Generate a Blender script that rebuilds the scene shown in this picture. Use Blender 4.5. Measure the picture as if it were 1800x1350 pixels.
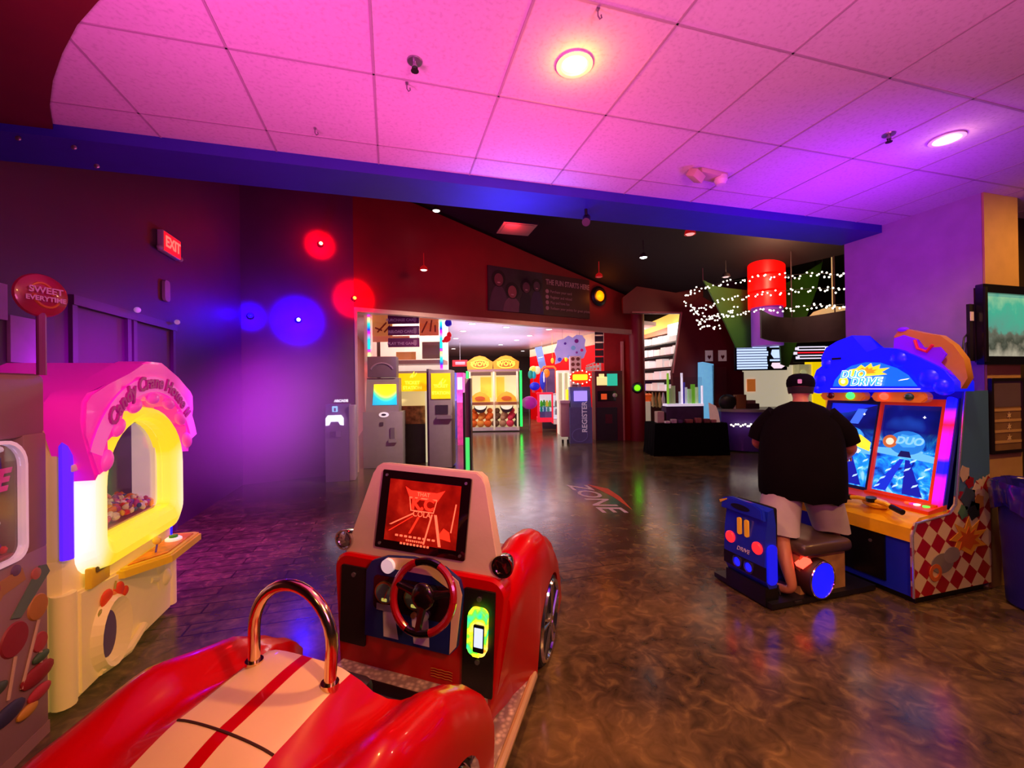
import bpy, bmesh, math, random
from mathutils import Vector, Matrix, Euler
from math import sin, cos, pi, radians

for o in list(bpy.data.objects):
    bpy.data.objects.remove(o, do_unlink=True)
SC = bpy.context.scene
COL = SC.collection

# ---------------------------------------------------------------- camera
FPX, YAW, ROLL, PITCH, EYE = 749.0, 0.2755, 0.0144, 0.0042, 1.65
CEIL = EYE + 1.4815
_Fw = Vector((sin(YAW) * cos(PITCH), cos(YAW) * cos(PITCH), sin(PITCH)))
_R0 = Vector((cos(YAW), -sin(YAW), 0))
_U0 = _R0.cross(_Fw)
_R = cos(ROLL) * _R0 - sin(ROLL) * _U0
_U = sin(ROLL) * _R0 + cos(ROLL) * _U0
cam_d = bpy.data.cameras.new('camera')
cam = bpy.data.objects.new('camera', cam_d)
COL.objects.link(cam)
cam_d.sensor_width = 36
cam_d.lens = FPX / 1800 * 36
cam_d.clip_start = 0.02
cam_d.clip_end = 200
m = Matrix((( _R.x, _U.x, -_Fw.x, 0), (_R.y, _U.y, -_Fw.y, 0), (_R.z, _U.z, -_Fw.z, EYE), (0, 0, 0, 1)))
cam.matrix_world = m
SC.camera = cam


def ray(px, py):
    return _Fw + _R * ((px - 900) / FPX) + _U * ((675 - py) / FPX)


def at_d(px, py, d):          # the point of the place seen at this pixel, d metres into the room
    r = ray(px, py)
    return Vector((0, 0, EYE)) + r * d


def at_z(px, py, z=0.0):
    r = ray(px, py)
    return Vector((0, 0, EYE)) + r * ((z - EYE) / r.z)


def at_plane(px, py, a, b):   # on the vertical plane through ground points a, b
    nx, ny = b[1] - a[1], a[0] - b[0]
    r = ray(px, py)
    return Vector((0, 0, EYE)) + r * ((a[0] * nx + a[1] * ny) / (r.x * nx + r.y * ny))


# ---------------------------------------------------------------- colour management, world
vs = SC.view_settings
vs.view_transform = 'Standard'
vs.look = 'None'
vs.gamma = 1
vs.use_curve_mapping = False
vs.exposure = 0.0
SC.cycles.max_bounces = 6
SC.cycles.glossy_bounces = 3
SC.cycles.transmission_bounces = 4
SC.cycles.transparent_max_bounces = 12
SC.cycles.sample_clamp_indirect = 3.0
SC.cycles.use_denoising = True
SC.cycles.caustics_reflective = False
SC.cycles.caustics_refractive = False
W = bpy.data.worlds.new('world')
SC.world = W
W.use_nodes = True
W.node_tree.nodes['Background'].inputs[0].default_value = (0.30, 0.16, 0.20, 1)
W.node_tree.nodes['Background'].inputs[1].default_value = 0.05


def srgb(h):
    if isinstance(h, (tuple, list)):
        return tuple(h[:3])
    h = h.lstrip('#')
    c = [int(h[i:i + 2], 16) / 255 for i in (0, 2, 4)]
    return tuple(x / 12.92 if x <= 0.04045 else ((x + 0.055) / 1.055) ** 2.4 for x in c)


def lamp(name, kind, loc, color, energy, size=0.1, target=None, spot=None, blend=0.5, sy=None, spread=None):
    d = bpy.data.lights.new(name, kind)
    d.color = srgb(color)
    d.energy = energy
    if kind == 'AREA':
        d.shape = 'RECTANGLE' if sy else 'SQUARE'
        d.size = size
        if sy:
            d.size_y = sy
        if spread:
            d.spread = radians(spread)
    else:
        d.shadow_soft_size = size
    if kind == 'SPOT':
        d.spot_size = radians(spot or 60)
        d.spot_blend = blend
    o = bpy.data.objects.new(name, d)
    COL.objects.link(o)
    o.location = loc
    if target is not None:
        o.rotation_euler = (Vector(target) - Vector(loc)).to_track_quat('-Z', 'Y').to_euler()
    return o


# ---- lights of the place and added fill lamps
# added uplights without fixtures: magenta and violet wash on ceiling and pillar
lamp('wash_pink', 'AREA', (-0.9, 1.1, 1.9), '#fa50c4', 25, 0.6, (0.2, 2.4, CEIL), spread=140)
lamp('wash_pink_mid', 'AREA', (1.0, -0.6, 1.9), '#ff70c4', 46, 0.8, (1.2, 1.6, CEIL), spread=140)
lamp('wash_violet', 'AREA', (3.1, 1.9, 2.0), '#a010ff', 22, 0.6, (3.2, 3.0, CEIL), spread=140)
lamp('wash_pink_beam', 'AREA', (0.8, 2.3, 2.3), '#ff50c0', 7, 1.6, (0.8, 2.6, CEIL), sy=0.3, spread=150)
lamp('violet_on_left_wall', 'SPOT', (-0.9, 4.3, 2.5), '#d000ff', 900, 0.3, (-2.4, 5.0, 0.9), 92, 1.0)
lamp('lilac_haze_fill', 'SPOT', (-0.5, 4.6, 2.4), '#e868ff', 380, 0.3, (-1.9, 5.4, 0.4), 70, 1.0)  # added spot without a fixture, brightens the veil beside the crane
lamp('violet_on_floor', 'SPOT', (-1.0, 5.4, 3.2), '#a030ff', 240, 0.3, (-0.9, 4.6, 0.0), 70, 1.0)
lamp('blue_on_corner', 'SPOT', (-0.6, 6.4, 2.8), '#a018ff', 200, 0.3, (-2.0, 8.4, 2.3), 70, 1.0)
lamp('blue_under_beam', 'AREA', (0.9, 3.15, 2.3), '#6a70ff', 5, 0.3, (0.9, 3.15, 3.1), spread=100)
# downlights
lamp('downlight_warm', 'SPOT', (0.83, 1.8, CEIL - 0.03), '#ffb060', 150, 0.06, (0.83, 1.8, 0), 150, 0.6)
lamp('downlight_warm_halo', 'POINT', (0.83, 1.78, CEIL - 0.09), '#ff8410', 5.0, 0.03)  # added point light, gives the orange halo on the tiles
lamp('downlight_white', 'SPOT', (3.3, 1.78, CEIL - 0.03), '#ffc890', 70, 0.06, (3.3, 1.78, 0), 150, 0.6)
lamp('downlight_white_halo', 'POINT', (3.3, 1.76, CEIL - 0.08), '#ffb0a0', 0.8, 0.04)  # added point light for the halo round this downlight
lamp('downlight_behind', 'SPOT', (1.5, -0.7, CEIL - 0.03), '#ffb264', 400, 0.08, (1.0, 1.2, 0), 120, 0.8)
lamp('downlight_behind_left', 'SPOT', (-0.4, -0.9, CEIL - 0.03), '#ffb868', 60, 0.08, (0.0, 1.2, 0.4), 100, 0.8)
lamp('downlight_nook', 'SPOT', (5.2, 1.0, CEIL - 0.03), '#ffb450', 110, 0.08, (4.85, 2.2, 1.8), 110, 0.8)
# hall lights
lamp('hall_red', 'POINT', (2.2, 7.6, 4.4), '#ff2030', 50, 0.2)
lamp('hall_kiosk_fill', 'SPOT', (2.6, 5.6, 4.6), '#ffe8d0', 1300, 0.2, (0.6, 9.2, 0.9), 55, 1.0)  # added spot, no fixture, brightens the kiosk fronts
lamp('hall_right', 'POINT', (7.0, 6.4, 3.9), '#ffb890', 90, 0.2)
# shop and kitchen lights
lamp('shop_panel', 'AREA', (1.6, 12.4, 3.4), '#fff0e0', 170, 3.0, (1.6, 12.4, 0), sy=3.0)
lamp('shop_panel_deep', 'AREA', (5.0, 18.0, 3.4), '#ffe6f0', 300, 5.0, (5.0, 18.0, 0), sy=6.0)
lamp('shop_ceiling_fill_near', 'AREA', (2.6, 12.6, 1.2), '#e8dcff', 90, 2.5, (2.6, 12.6, 3), sy=2.5)  # added upward lamp, no fixture, brightens the shop ceiling
lamp('shop_ceiling_fill_mid', 'AREA', (4.0, 16.5, 2.6), '#e8dcff', 80, 3.5, (4.0, 16.5, 3.4), sy=4.0)  # second added upward lamp for the shop ceiling
lamp('shop_red_wall', 'SPOT', (5.2, 13.6, 3.2), '#ffe0d0', 90, 0.3, (7.6, 15.4, 2.3), 100, 0.8)
lamp('shelf_lamp', 'POINT', (7.75, 12.6, 3.2), '#fff0e0', 55, 0.3)



# ---------------------------------------------------------------- materials
_mats = {}


def mat(name, color='#808080', rough=0.5, metal=0.0, emit=None, strength=0.0, var=0.06, vscale=8.0, bump=0.0,
        bscale=60.0, coat=0.0, spec=None, trans=0.0, alpha=1.0, gen=True):
    if name in _mats:
        return _mats[name]
    M = bpy.data.materials.new(name)
    M.use_nodes = True
    nt = M.node_tree
    b = nt.nodes['Principled BSDF']
    c = srgb(color)
    tc = nt.nodes.new('ShaderNodeTexCoord')
    if var > 0:
        n = nt.nodes.new('ShaderNodeTexNoise')
        n.inputs['Scale'].default_value = vscale
        n.inputs['Detail'].default_value = 4
        nt.links.new(tc.outputs['Object'], n.inputs['Vector'])
        r = nt.nodes.new('ShaderNodeValToRGB')
        r.color_ramp.elements[0].position = 0.3
        r.color_ramp.elements[1].position = 0.7
        r.color_ramp.elements[0].color = tuple(x * (1 - var) for x in c) + (1,)
        r.color_ramp.elements[1].color = tuple(min(1, x * (1 + var)) for x in c) + (1,)
        nt.links.new(n.outputs['Fac'], r.inputs[0])
        nt.links.new(r.outputs[0], b.inputs['Base Color'])
    else:
        b.inputs['Base Color'].default_value = c + (1,)
    b.inputs['Roughness'].default_value = rough
    b.inputs['Metallic'].default_value = metal
    b.inputs['Coat Weight'].default_value = coat
    b.inputs['Coat Roughness'].default_value = 0.04
    if spec is not None:
        b.inputs['Specular IOR Level'].default_value = spec
    b.inputs['Transmission Weight'].default_value = trans
    b.inputs['Alpha'].default_value = alpha
    if emit is not None:
        b.inputs['Emission Color'].default_value = srgb(emit) + (1,)
        b.inputs['Emission Strength'].default_value = strength
    if bump > 0:
        n2 = nt.nodes.new('ShaderNodeTexNoise')
        n2.inputs['Scale'].default_value = bscale
        n2.inputs['Detail'].default_value = 3
        nt.links.new(tc.outputs['Object'], n2.inputs['Vector'])
        bp = nt.nodes.new('ShaderNodeBump')
        bp.inputs['Strength'].default_value = bump
        bp.inputs['Distance'].default_value = 0.01
        nt.links.new(n2.outputs['Fac'], bp.inputs['Height'])
        nt.links.new(bp.outputs[0], b.inputs['Normal'])
    _mats[name] = M
    return M


def emi(name, color, strength=1.0):
    """something that gives off light itself: a lamp, a screen, a backlit sign"""
    return mat(name, color, rough=0.4, emit=color, strength=strength, var=0.0)


def glass(name='clear_glass', tint='#ffffff', refl=0.12):
    if name in _mats:
        return _mats[name]
    M = bpy.data.materials.new(name)
    M.use_nodes = True
    nt = M.node_tree
    nt.nodes.remove(nt.nodes['Principled BSDF'])
    t = nt.nodes.new('ShaderNodeBsdfTransparent')
    t.inputs[0].default_value = srgb(tint) + (1,)
    g = nt.nodes.new('ShaderNodeBsdfGlossy')
    g.inputs['Roughness'].default_value = 0.03
    mx = nt.nodes.new('ShaderNodeMixShader')
    mx.inputs[0].default_value = refl
    nt.links.new(t.outputs[0], mx.inputs[1])
    nt.links.new(g.outputs[0], mx.inputs[2])
    nt.links.new(mx.outputs[0], nt.nodes['Material Output'].inputs[0])
    _mats[name] = M
    return M


def node_mat(name, fn, rough=0.5, strength=0.0, spec=0.5, coat=0.0, metal=0.0):
    """fn(nt, texcoord) returns a colour output socket; strength > 0 makes it a lit screen or lightbox"""
    if name in _mats:
        return _mats[name]
    M = bpy.data.materials.new(name)
    M.use_nodes = True
    nt = M.node_tree
    b = nt.nodes['Principled BSDF']
    tc = nt.nodes.new('ShaderNodeTexCoord')
    out = fn(nt, tc)
    nt.links.new(out, b.inputs['Base Color'])
    b.inputs['Roughness'].default_value = rough
    b.inputs['Metallic'].default_value = metal
    b.inputs['Coat Weight'].default_value = coat
    b.inputs['Specular IOR Level'].default_value = spec
    if strength > 0:
        nt.links.new(out, b.inputs['Emission Color'])
        b.inputs['Emission Strength'].default_value = strength
    _mats[name] = M
    return M


def ramp(nt, fac, stops, interp='LINEAR'):
    r = nt.nodes.new('ShaderNodeValToRGB')
    cr = r.color_ramp
    cr.interpolation = interp
    while len(cr.elements) < len(stops):
        cr.elements.new(0.5)
    for e, (p, c) in zip(cr.elements, stops):
        e.position = p
        e.color = srgb(c) + (1,)
    nt.links.new(fac, r.inputs[0])
    return r.outputs[0]


def noise(nt, vec, scale, detail=3, dist=0.0):
    n = nt.nodes.new('ShaderNodeTexNoise')
    n.inputs['Scale'].default_value = scale
    n.inputs['Detail'].default_value = detail
    n.inputs['Distortion'].default_value = dist
    nt.links.new(vec, n.inputs['Vector'])
    return n.outputs['Fac']


def sep(nt, vec):
    s = nt.nodes.new('ShaderNodeSeparateXYZ')
    nt.links.new(vec, s.inputs[0])
    return s.outputs


def math_(nt, op, a, b=None):
    n = nt.nodes.new('ShaderNodeMath')
    n.operation = op
    for i, v in enumerate((a, b)):
        if v is None:
            continue
        if isinstance(v, (int, float)):
            n.inputs[i].default_value = v
        else:
            nt.links.new(v, n.inputs[i])
    return n.outputs[0]


def mixc(nt, fac, a, b):
    n = nt.nodes.new('ShaderNodeMix')
    n.data_type = 'RGBA'
    for i, v in ((0, fac), (6, a), (7, b)):
        if isinstance(v, (int, float)):
            n.inputs[i].default_value = v
        elif isinstance(v, str):
            n.inputs[i].default_value = srgb(v) + (1,)
        else:
            nt.links.new(v, n.inputs[i])
    return n.outputs[2]


# ---------------------------------------------------------------- mesh builder
class MB:
    def __init__(s):
        s.bm = bmesh.new()
        s.mats = []

    def _m(s, faces, mt):
        if mt is None:
            return
        if mt not in s.mats:
            s.mats.append(mt)
        i = s.mats.index(mt)
        for f in faces:
            f.material_index = i

    def box(s, x0, x1, y0, y1, z0, z1, mt=None, bev=0.0, rot=None, seg=2):
        c = Vector(((x0 + x1) / 2, (y0 + y1) / 2, (z0 + z1) / 2))
        M = Matrix.Translation(c) @ (Euler(rot).to_matrix().to_4x4() if rot else Matrix()) @ Matrix.Diagonal((abs(x1 - x0), abs(y1 - y0), abs(z1 - z0), 1))
        r = bmesh.ops.create_cube(s.bm, size=1, matrix=M)
        vs_ = r['verts']
        fs = list({f for v in vs_ for f in v.link_faces})
        s._m(fs, mt)
        if bev > 0:
            es = list({e for v in vs_ for e in v.link_edges})
            b = bmesh.ops.bevel(s.bm, geom=es, offset=bev, segments=seg, affect='EDGES', profile=0.5)
            s._m(b['faces'], mt)
        return s

    def cyl(s, a, b, r, r2=None, n=20, mt=None):
        a, b = Vector(a), Vector(b)
        d = b - a
        q = Vector((0, 0, 1)).rotation_difference(d.normalized()).to_matrix().to_4x4()
        M = Matrix.Translation((a + b) / 2) @ q
        res = bmesh.ops.create_cone(s.bm, cap_ends=True, segments=n, radius1=r, radius2=r if r2 is None else r2, depth=d.length, matrix=M)
        s._m(list({f for v in res['verts'] for f in v.link_faces}), mt)
        return s

    def ball(s, c, r, n=16, mt=None, rot=None):
        if isinstance(r, (int, float)):
            r = (r, r, r)
        M = Matrix.Translation(c) @ (Euler(rot).to_matrix().to_4x4() if rot else Matrix()) @ Matrix.Diagonal((r[0], r[1], r[2], 1))
        res = bmesh.ops.create_uvsphere(s.bm, u_segments=n, v_segments=max(6, n // 2), radius=1, matrix=M)
        s._m(list({f for v in res['verts'] for f in v.link_faces}), mt)
        return s

    def loft(s, rings, mt=None, closed=True, cap=True, loop=False):
        vr = [[s.bm.verts.new(p) for p in ring] for ring in rings]
        fs = []
        n = len(vr[0])
        pairs = list(zip(vr[:-1], vr[1:]))
        if loop:
            pairs.append((vr[-1], vr[0]))
        for A, B in pairs:
            for i in range(n if closed else n - 1):
                j = (i + 1) % n
                try:
                    fs.append(s.bm.faces.new((A[i], A[j], B[j], B[i])))
                except ValueError:
                    pass
        if cap and closed and not loop:
            for ring in (vr[0][::-1], vr[-1]):
                try:
                    fs.append(s.bm.faces.new(ring))
                except ValueError:
                    pass
        s._m(fs, mt)
        return s

    def tube(s, pts, r, n=8, mt=None, closed=False, cap=True):
        pts = [Vector(p) for p in pts]
        rings = []
        N = len(pts)
        up = None
        for i, p in enumerate(pts):
            if closed:
                t = (pts[(i + 1) % N] - pts[i - 1]).normalized()
            else:
                t = (pts[min(i + 1, N - 1)] - pts[max(i - 1, 0)]).normalized()
            if up is None:
                up = Vector((0, 0, 1)) if abs(t.z) < 0.9 else Vector((1, 0, 0))
            u = (up - t * up.dot(t)).normalized()
            v = t.cross(u)
            up = u
            rr = r[i] if isinstance(r, (list, tuple)) else r
            rings.append([p + (u * cos(2 * pi * k / n) + v * sin(2 * pi * k / n)) * rr for k in range(n)])
        return s.loft(rings, mt, True, cap and not closed, loop=closed)

    def prism(s, poly, o, ux, uy, depth, mt=None, bev=0.0):
        """polygon (u, v) in the plane o + u*ux + v*uy, thickened by depth along ux x uy"""
        o, ux, uy = Vector(o), Vector(ux).normalized(), Vector(uy).normalized()
        nn = ux.cross(uy)
        A = [s.bm.verts.new(o + ux * p[0] + uy * p[1]) for p in poly]
        B = [s.bm.verts.new(o + ux * p[0] + uy * p[1] + nn * depth) for p in poly]
        fs = [s.bm.faces.new(A[::-1]), s.bm.faces.new(B)]
        n = len(poly)
        for i in range(n):
            j = (i + 1) % n
            fs.append(s.bm.faces.new((A[i], A[j], B[j], B[i])))
        s._m(fs, mt)
        if bev > 0:
            es = [e for e in fs[1].edges]
            b = bmesh.ops.bevel(s.bm, geom=es, offset=bev, segments=2, affect='EDGES')
            s._m(b['faces'], mt)
        return s

    def ringprism(s, outer, inner, o, ux, uy, depth, mt=None):
        """frame between two outlines with the same number of points"""
        o, ux, uy = Vector(o), Vector(ux).normalized(), Vector(uy).normalized()
        nn = ux.cross(uy) * depth
        P = lambda q, k: s.bm.verts.new(o + ux * q[0] + uy * q[1] + nn * k)
        O0, O1 = [P(q, 0) for q in outer], [P(q, 1) for q in outer]
        I0, I1 = [P(q, 0) for q in inner], [P(q, 1) for q in inner]
        n = len(outer)
        fs = []
        for i in range(n):
            j = (i + 1) % n
            for q in ((O1[i], O1[j], I1[j], I1[i]), (O0[j], O0[i], I0[i], I0[j]), (O0[i], O0[j], O1[j], O1[i]), (I0[j], I0[i], I1[i], I1[j])):
                fs.append(s.bm.faces.new(q))
        s._m(fs, mt)
        return s

    def lathe(s, prof, o=(0, 0, 0), axis=(0, 0, 1), n=20, mt=None, cap=True):
        o = Vector(o)
        q = Vector((0, 0, 1)).rotation_difference(Vector(axis).normalized())
        rings = [[o + q @ Vector((r * cos(2 * pi * k / n), r * sin(2 * pi * k / n), z)) for k in range(n)] for r, z in prof]
        return s.loft(rings, mt, True, cap)

    def torus(s, c, axis, R, r, n=28, k=8, mt=None):
        q = Vector((0, 0, 1)).rotation_difference(Vector(axis).normalized())
        return s.tube([Vector(c) + q @ Vector((R * cos(2 * pi * i / n), R * sin(2 * pi * i / n), 0)) for i in range(n)], r, k, mt, closed=True)

    def quad(s, pts, mt=None):
        f = s.bm.faces.new([s.bm.verts.new(p) for p in pts])
        s._m([f], mt)
        return s

    def build(s, name, mt=None, parent=None, label=None, smooth=35, mods=None):
        me = bpy.data.meshes.new(name)
        bmesh.ops.recalc_face_normals(s.bm, faces=s.bm.faces)
        if smooth:
            for f in s.bm.faces:
                f.smooth = True
        s.bm.to_mesh(me)
        s.bm.free()
        if smooth:
            me.set_sharp_from_angle(angle=radians(smooth))
        ms = s.mats or [mt]
        if mt is not None and s.mats and mt not in s.mats:
            ms = s.mats
        for q in ms:
            me.materials.append(q)
        o = bpy.data.objects.new(name, me)
        COL.objects.link(o)
        if parent is not None:
            o.parent = parent
        if label:
            o['label'] = label
        return o


def tag(o, label=None, cat=None, group=None, kind=None):
    if label:
        o['label'] = label
    if cat:
        o['category'] = cat
    if group:
        o['group'] = group
    if kind:
        o['kind'] = kind
    return o


def thing(name, label, cat, loc=(0, 0, 0), rz=0.0, group=None, rot=None):
    o = bpy.data.objects.new(name, None)
    COL.objects.link(o)
    o.location = loc
    o.rotation_euler = rot if rot else (0, 0, rz)
    o.empty_display_size = 0.1
    return tag(o, label, cat, group)


def struct(name, mb, mt=None, smooth=35):
    return tag(mb.build(name, mt, smooth=smooth), kind='structure')


def kids(o):
    return [c for c in COL.objects if c.parent == o]


def dup(root, loc=None, rz=None, label=None, group=None, rot=None, scale=None):
    allc = {}
    for c in COL.objects:
        if c.parent:
            allc.setdefault(c.parent.name, []).append(c)
    r = root.copy()
    COL.objects.link(r)
    if loc is not None:
        r.location = loc
    if rz is not None:
        r.rotation_euler = (0, 0, rz)
    if rot is not None:
        r.rotation_euler = rot
    if scale is not None:
        r.scale = scale if isinstance(scale, (tuple, list)) else (scale,) * 3
    if label:
        r['label'] = label
    if group:
        r['group'] = group
    for ch in allc.get(root.name, []):
        c = ch.copy()
        COL.objects.link(c)
        c.parent = r
        for g in allc.get(ch.name, []):
            d = g.copy()
            COL.objects.link(d)
            d.parent = c
    return r


def text(s, size, mt, parent=None, loc=(0, 0, 0), rot=(pi / 2, 0, 0), name='lettering', ext=0.002, align='CENTER', bold=0.0,
         bevel=0.0, shear=0.0, sx=1.0, arc=None, label=None, spacing=1.0):
    cu = bpy.data.curves.new(name, 'FONT')
    cu.body = s
    cu.size = size
    cu.extrude = ext
    cu.align_x = align
    cu.align_y = 'CENTER'
    cu.offset = bold
    cu.bevel_depth = bevel
    cu.shear = shear
    cu.space_character = spacing
    cu.resolution_u = 3
    tmp = bpy.data.objects.new('tmp_text', cu)
    COL.objects.link(tmp)
    dg = bpy.context.evaluated_depsgraph_get()
    me = bpy.data.meshes.new_from_object(tmp.evaluated_get(dg))
    bpy.data.objects.remove(tmp, do_unlink=True)
    bpy.data.curves.remove(cu)
    if sx != 1.0:
        for v in me.vertices:
            v.co.x *= sx
    if arc:      # bend the line of text around a circle of this radius (rise in the middle)
        for v in me.vertices:
            a = v.co.x / arc
            rr = arc + v.co.y
            v.co.x, v.co.y = rr * sin(a), rr * cos(a) - arc
    me.materials.clear()
    me.materials.append(mt)
    me.name = name
    o = bpy.data.objects.new(name, me)
    COL.objects.link(o)
    o.parent = parent
    o.location = loc
    o.rotation_euler = rot
    if label:
        o['label'] = label
    return o


def rrect(x0, x1, y0, y1, r, n=5):
    """rounded rectangle outline; r one radius or (bl, br, tr, tl)"""
    if isinstance(r, (int, float)):
        r = (r,) * 4
    pts = []
    for (cx, cy, a0), rr in zip(((x0, y0, pi), (x1, y0, 1.5 * pi), (x1, y1, 0), (x0, y1, pi / 2)), r):
        ox = cx + (rr if cx == x0 else -rr)
        oy = cy + (rr if cy == y0 else -rr)
        for k in range(n + 1):
            a = a0 + pi / 2 * k / n
            pts.append((ox + rr * cos(a), oy + rr * sin(a)))
    return pts


def circ(cx, cy, r, n=20, ry=None):
    return [(cx + r * cos(2 * pi * k / n), cy + (ry or r) * sin(2 * pi * k / n)) for k in range(n)]


def star(cx, cy, r1, r2, k=5, a0=pi / 2):
    return [(cx + (r1 if i % 2 == 0 else r2) * cos(a0 + pi * i / k), cy + (r1 if i % 2 == 0 else r2) * sin(a0 + pi * i / k)) for i in range(2 * k)]


X, Y, Z = Vector((1, 0, 0)), Vector((0, 1, 0)), Vector((0, 0, 1))
RED = mat('red_paint', '#8a1020', 0.55)
BLACK = mat('black_plastic', '#0c0b0d', 0.35)
CHROME = mat('chrome', '#dedbe0', 0.12, 1.0, var=0.02)
STEEL = mat('brushed_steel', '#9c9aa0', 0.35, 0.9)
WHITE = mat('white_plastic', '#e8e4e6', 0.4)
GLASS = glass()

# ================================================================ setting
def f_floor(nt, tc):
    v = tc.outputs['Object']
    n1 = noise(nt, v, 1.7, 6, 0.6)
    n2 = noise(nt, v, 9.0, 6, 1.2)
    a = ramp(nt, n1, [(0.3, '#2e261c'), (0.52, '#5a4a30'), (0.72, '#8a7040')])
    b = ramp(nt, n2, [(0.32, '#28221a'), (0.55, '#665238'), (0.72, '#9a804c')])
    m1 = mixc(nt, 0.5, a, b)
    # seams of the tiles
    br = nt.nodes.new('ShaderNodeTexBrick')
    br.inputs['Scale'].default_value = 1.0
    br.inputs['Brick Width'].default_value = 0.92
    br.inputs['Row Height'].default_value = 0.153
    br.inputs['Mortar Size'].default_value = 0.007
    br.inputs['Color1'].default_value = (1, 1, 1, 1)
    br.inputs['Color2'].default_value = (0.7, 0.7, 0.7, 1)
    br.inputs['Mortar'].default_value = (0.25, 0.25, 0.25, 1)
    nt.links.new(v, br.inputs['Vector'])
    xyz = sep(nt, v)
    # planks lie in the aisle towards the shop, concrete elsewhere
    edge = math_(nt, 'SUBTRACT', math_(nt, 'MULTIPLY', xyz[1], 0.75), xyz[0])
    w = math_(nt, 'MULTIPLY', math_(nt, 'GREATER_THAN', edge, 0.55), math_(nt, 'GREATER_THAN', xyz[1], 3.3))
    mm = nt.nodes.new('ShaderNodeMix')
    mm.data_type = 'RGBA'
    mm.blend_type = 'MULTIPLY'
    nt.links.new(w, mm.inputs[0])
    nt.links.new(m1, mm.inputs[6])
    nt.links.new(br.outputs[0], mm.inputs[7])
    return mm.outputs[2]


FLOOR = node_mat('floor_concrete', f_floor, rough=0.3, spec=0.55)
_nt = FLOOR.node_tree
_tc = _nt.nodes.new('ShaderNodeTexCoord')
_rn = noise(_nt, _tc.outputs['Object'], 5.0, 5)
_mr = _nt.nodes.new('ShaderNodeMapRange')
_mr.inputs[3].default_value = 0.12
_mr.inputs[4].default_value = 0.27
_nt.links.new(_rn, _mr.inputs[0])
_nt.links.new(_mr.outputs[0], _nt.nodes['Principled BSDF'].inputs['Roughness'])
_bp = _nt.nodes.new('ShaderNodeBump')
_bp.inputs['Strength'].default_value = 0.06
_bp.inputs['Distance'].default_value = 0.01
_nt.links.new(noise(_nt, _tc.outputs['Object'], 14.0, 4), _bp.inputs['Height'])
_nt.links.new(_bp.outputs[0], _nt.nodes['Principled BSDF'].inputs['Normal'])
fl = MB().box(-3.2, 16, -3, 26, -0.1, 0)
struct('floor', fl, FLOOR, 0)


def f_ceil(nt, tc):
    v = tc.outputs['Object']
    n = noise(nt, v, 55, 5)
    return ramp(nt, n, [(0.34, '#ccc5c9'), (0.45, '#d8d1d5'), (0.7, '#dcd6da')])


CEILM = node_mat('ceiling_tile_fissured', f_ceil, rough=0.85)
# suspended ceiling: recessed tiles between a T-bar grid, each course modelled as bars standing proud of the tiles
cm = MB().box(-3.2, 6.5, -3, 2.95, CEIL, CEIL + 0.1)
struct('ceiling', cm, CEILM, 0)
GRID = mat('ceiling_grid_metal', '#b0a4aa', 0.5)
gm = MB()
for k in range(-3, 11):
    x = -0.67 + 0.607 * k
    gm.box(x - 0.005, x + 0.005, -2.9, 2.94, CEIL - 0.004, CEIL + 0.02)
for k in range(-7, 3):
    y = 1.49 + 0.61 * k
    gm.box(-3.1, 6.4, y - 0.005, y + 0.005, CEIL - 0.004, CEIL + 0.02)
struct('trim_1', gm, GRID, 0)

# blue beam
BLUE = mat('blue_beam_paint', '#2a2098', 0.5)
bmx = MB().box(-2.9, 4.52, 2.94, 3.32, 3.06, 3.4)
struct('trim_2', bmx, BLUE, 0)
# red soffit with a round edge, upper left
SOFF = mat('deep_red_paint', '#5c060c', 0.7)
edge = [(-1.78, 2.94), (-1.66, 2.72), (-1.50, 2.48), (-1.34, 2.27), (-1.18, 2.08), (-1.03, 1.93), (-0.86, 1.80), (-0.60, 1.62), (-0.3, 1.46)]
poly = [(-3.0, 2.94)] + edge + [(-0.3, -2.5), (-3.0, -2.5)]
sf = MB().prism(poly[::-1], (0, 0, CEIL - 0.03), X, Y, 0.05)
struct('ceiling_soffit', sf, SOFF, 0)

# purple pillar between game and hall, beige wall behind it
PIL = mat('lilac_pillar_paint', '#a88ab0', 0.6, bump=0.08)
pl = MB().box(4.53, 4.96, 2.235, 3.30, 0, 3.4)
struct('wall_pillar', pl, PIL, 0)
BEIGE = mat('beige_wall_paint', '#c4a064', 0.6, bump=0.05)
bw = MB().box(4.535, 4.955, 2.222, 2.235, 0, CEIL)
struct('wall_beige', bw, BEIGE, 0)
DKW = mat('dark_brown_paint', '#3a2c1a', 0.6)
dw = MB().box(4.96, 6.6, 2.5, 2.62, 0, CEIL)
struct('wall_right', dw, DKW, 0)

# left wall and the diagonal red wall with the shop opening
MAROON = mat('maroon_wall_paint', '#42123c', 0.55, var=0.1, vscale=2)
lw = MB().box(-2.62, -2.5, -3, 8.4, 0, 6.2)
struct('wall_left', lw, MAROON, 0)
A = Vector((-0.69, 8.89, 0))
Bp = Vector((6.76, 10.95, 0))
ux = (Bp - A).normalized()
nrm = Vector((ux.y, -ux.x, 0))       # towards the camera


def wpt(u, z, out=0.0):
    p = A + ux * u + nrm * out
    return Vector((p.x, p.y, z))


LW = (Bp - A).length
MARO2 = mat('red_hall_wall', '#7c0f1c', 0.5, var=0.1, vscale=2)
wr = MB()
u0 = -1.88
wl2 = MB()
wl2.prism([(u0, 0), (0, 0), (0, 5.62), (u0, 5.62)], A, ux, Z, -0.15)
struct('wall_purple_lit', wl2, mat('purple_light_on_wall', '#5c1e4c', 0.5, var=0.1, vscale=2), 0)  # purple of the light here is put into the wall colour
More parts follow.
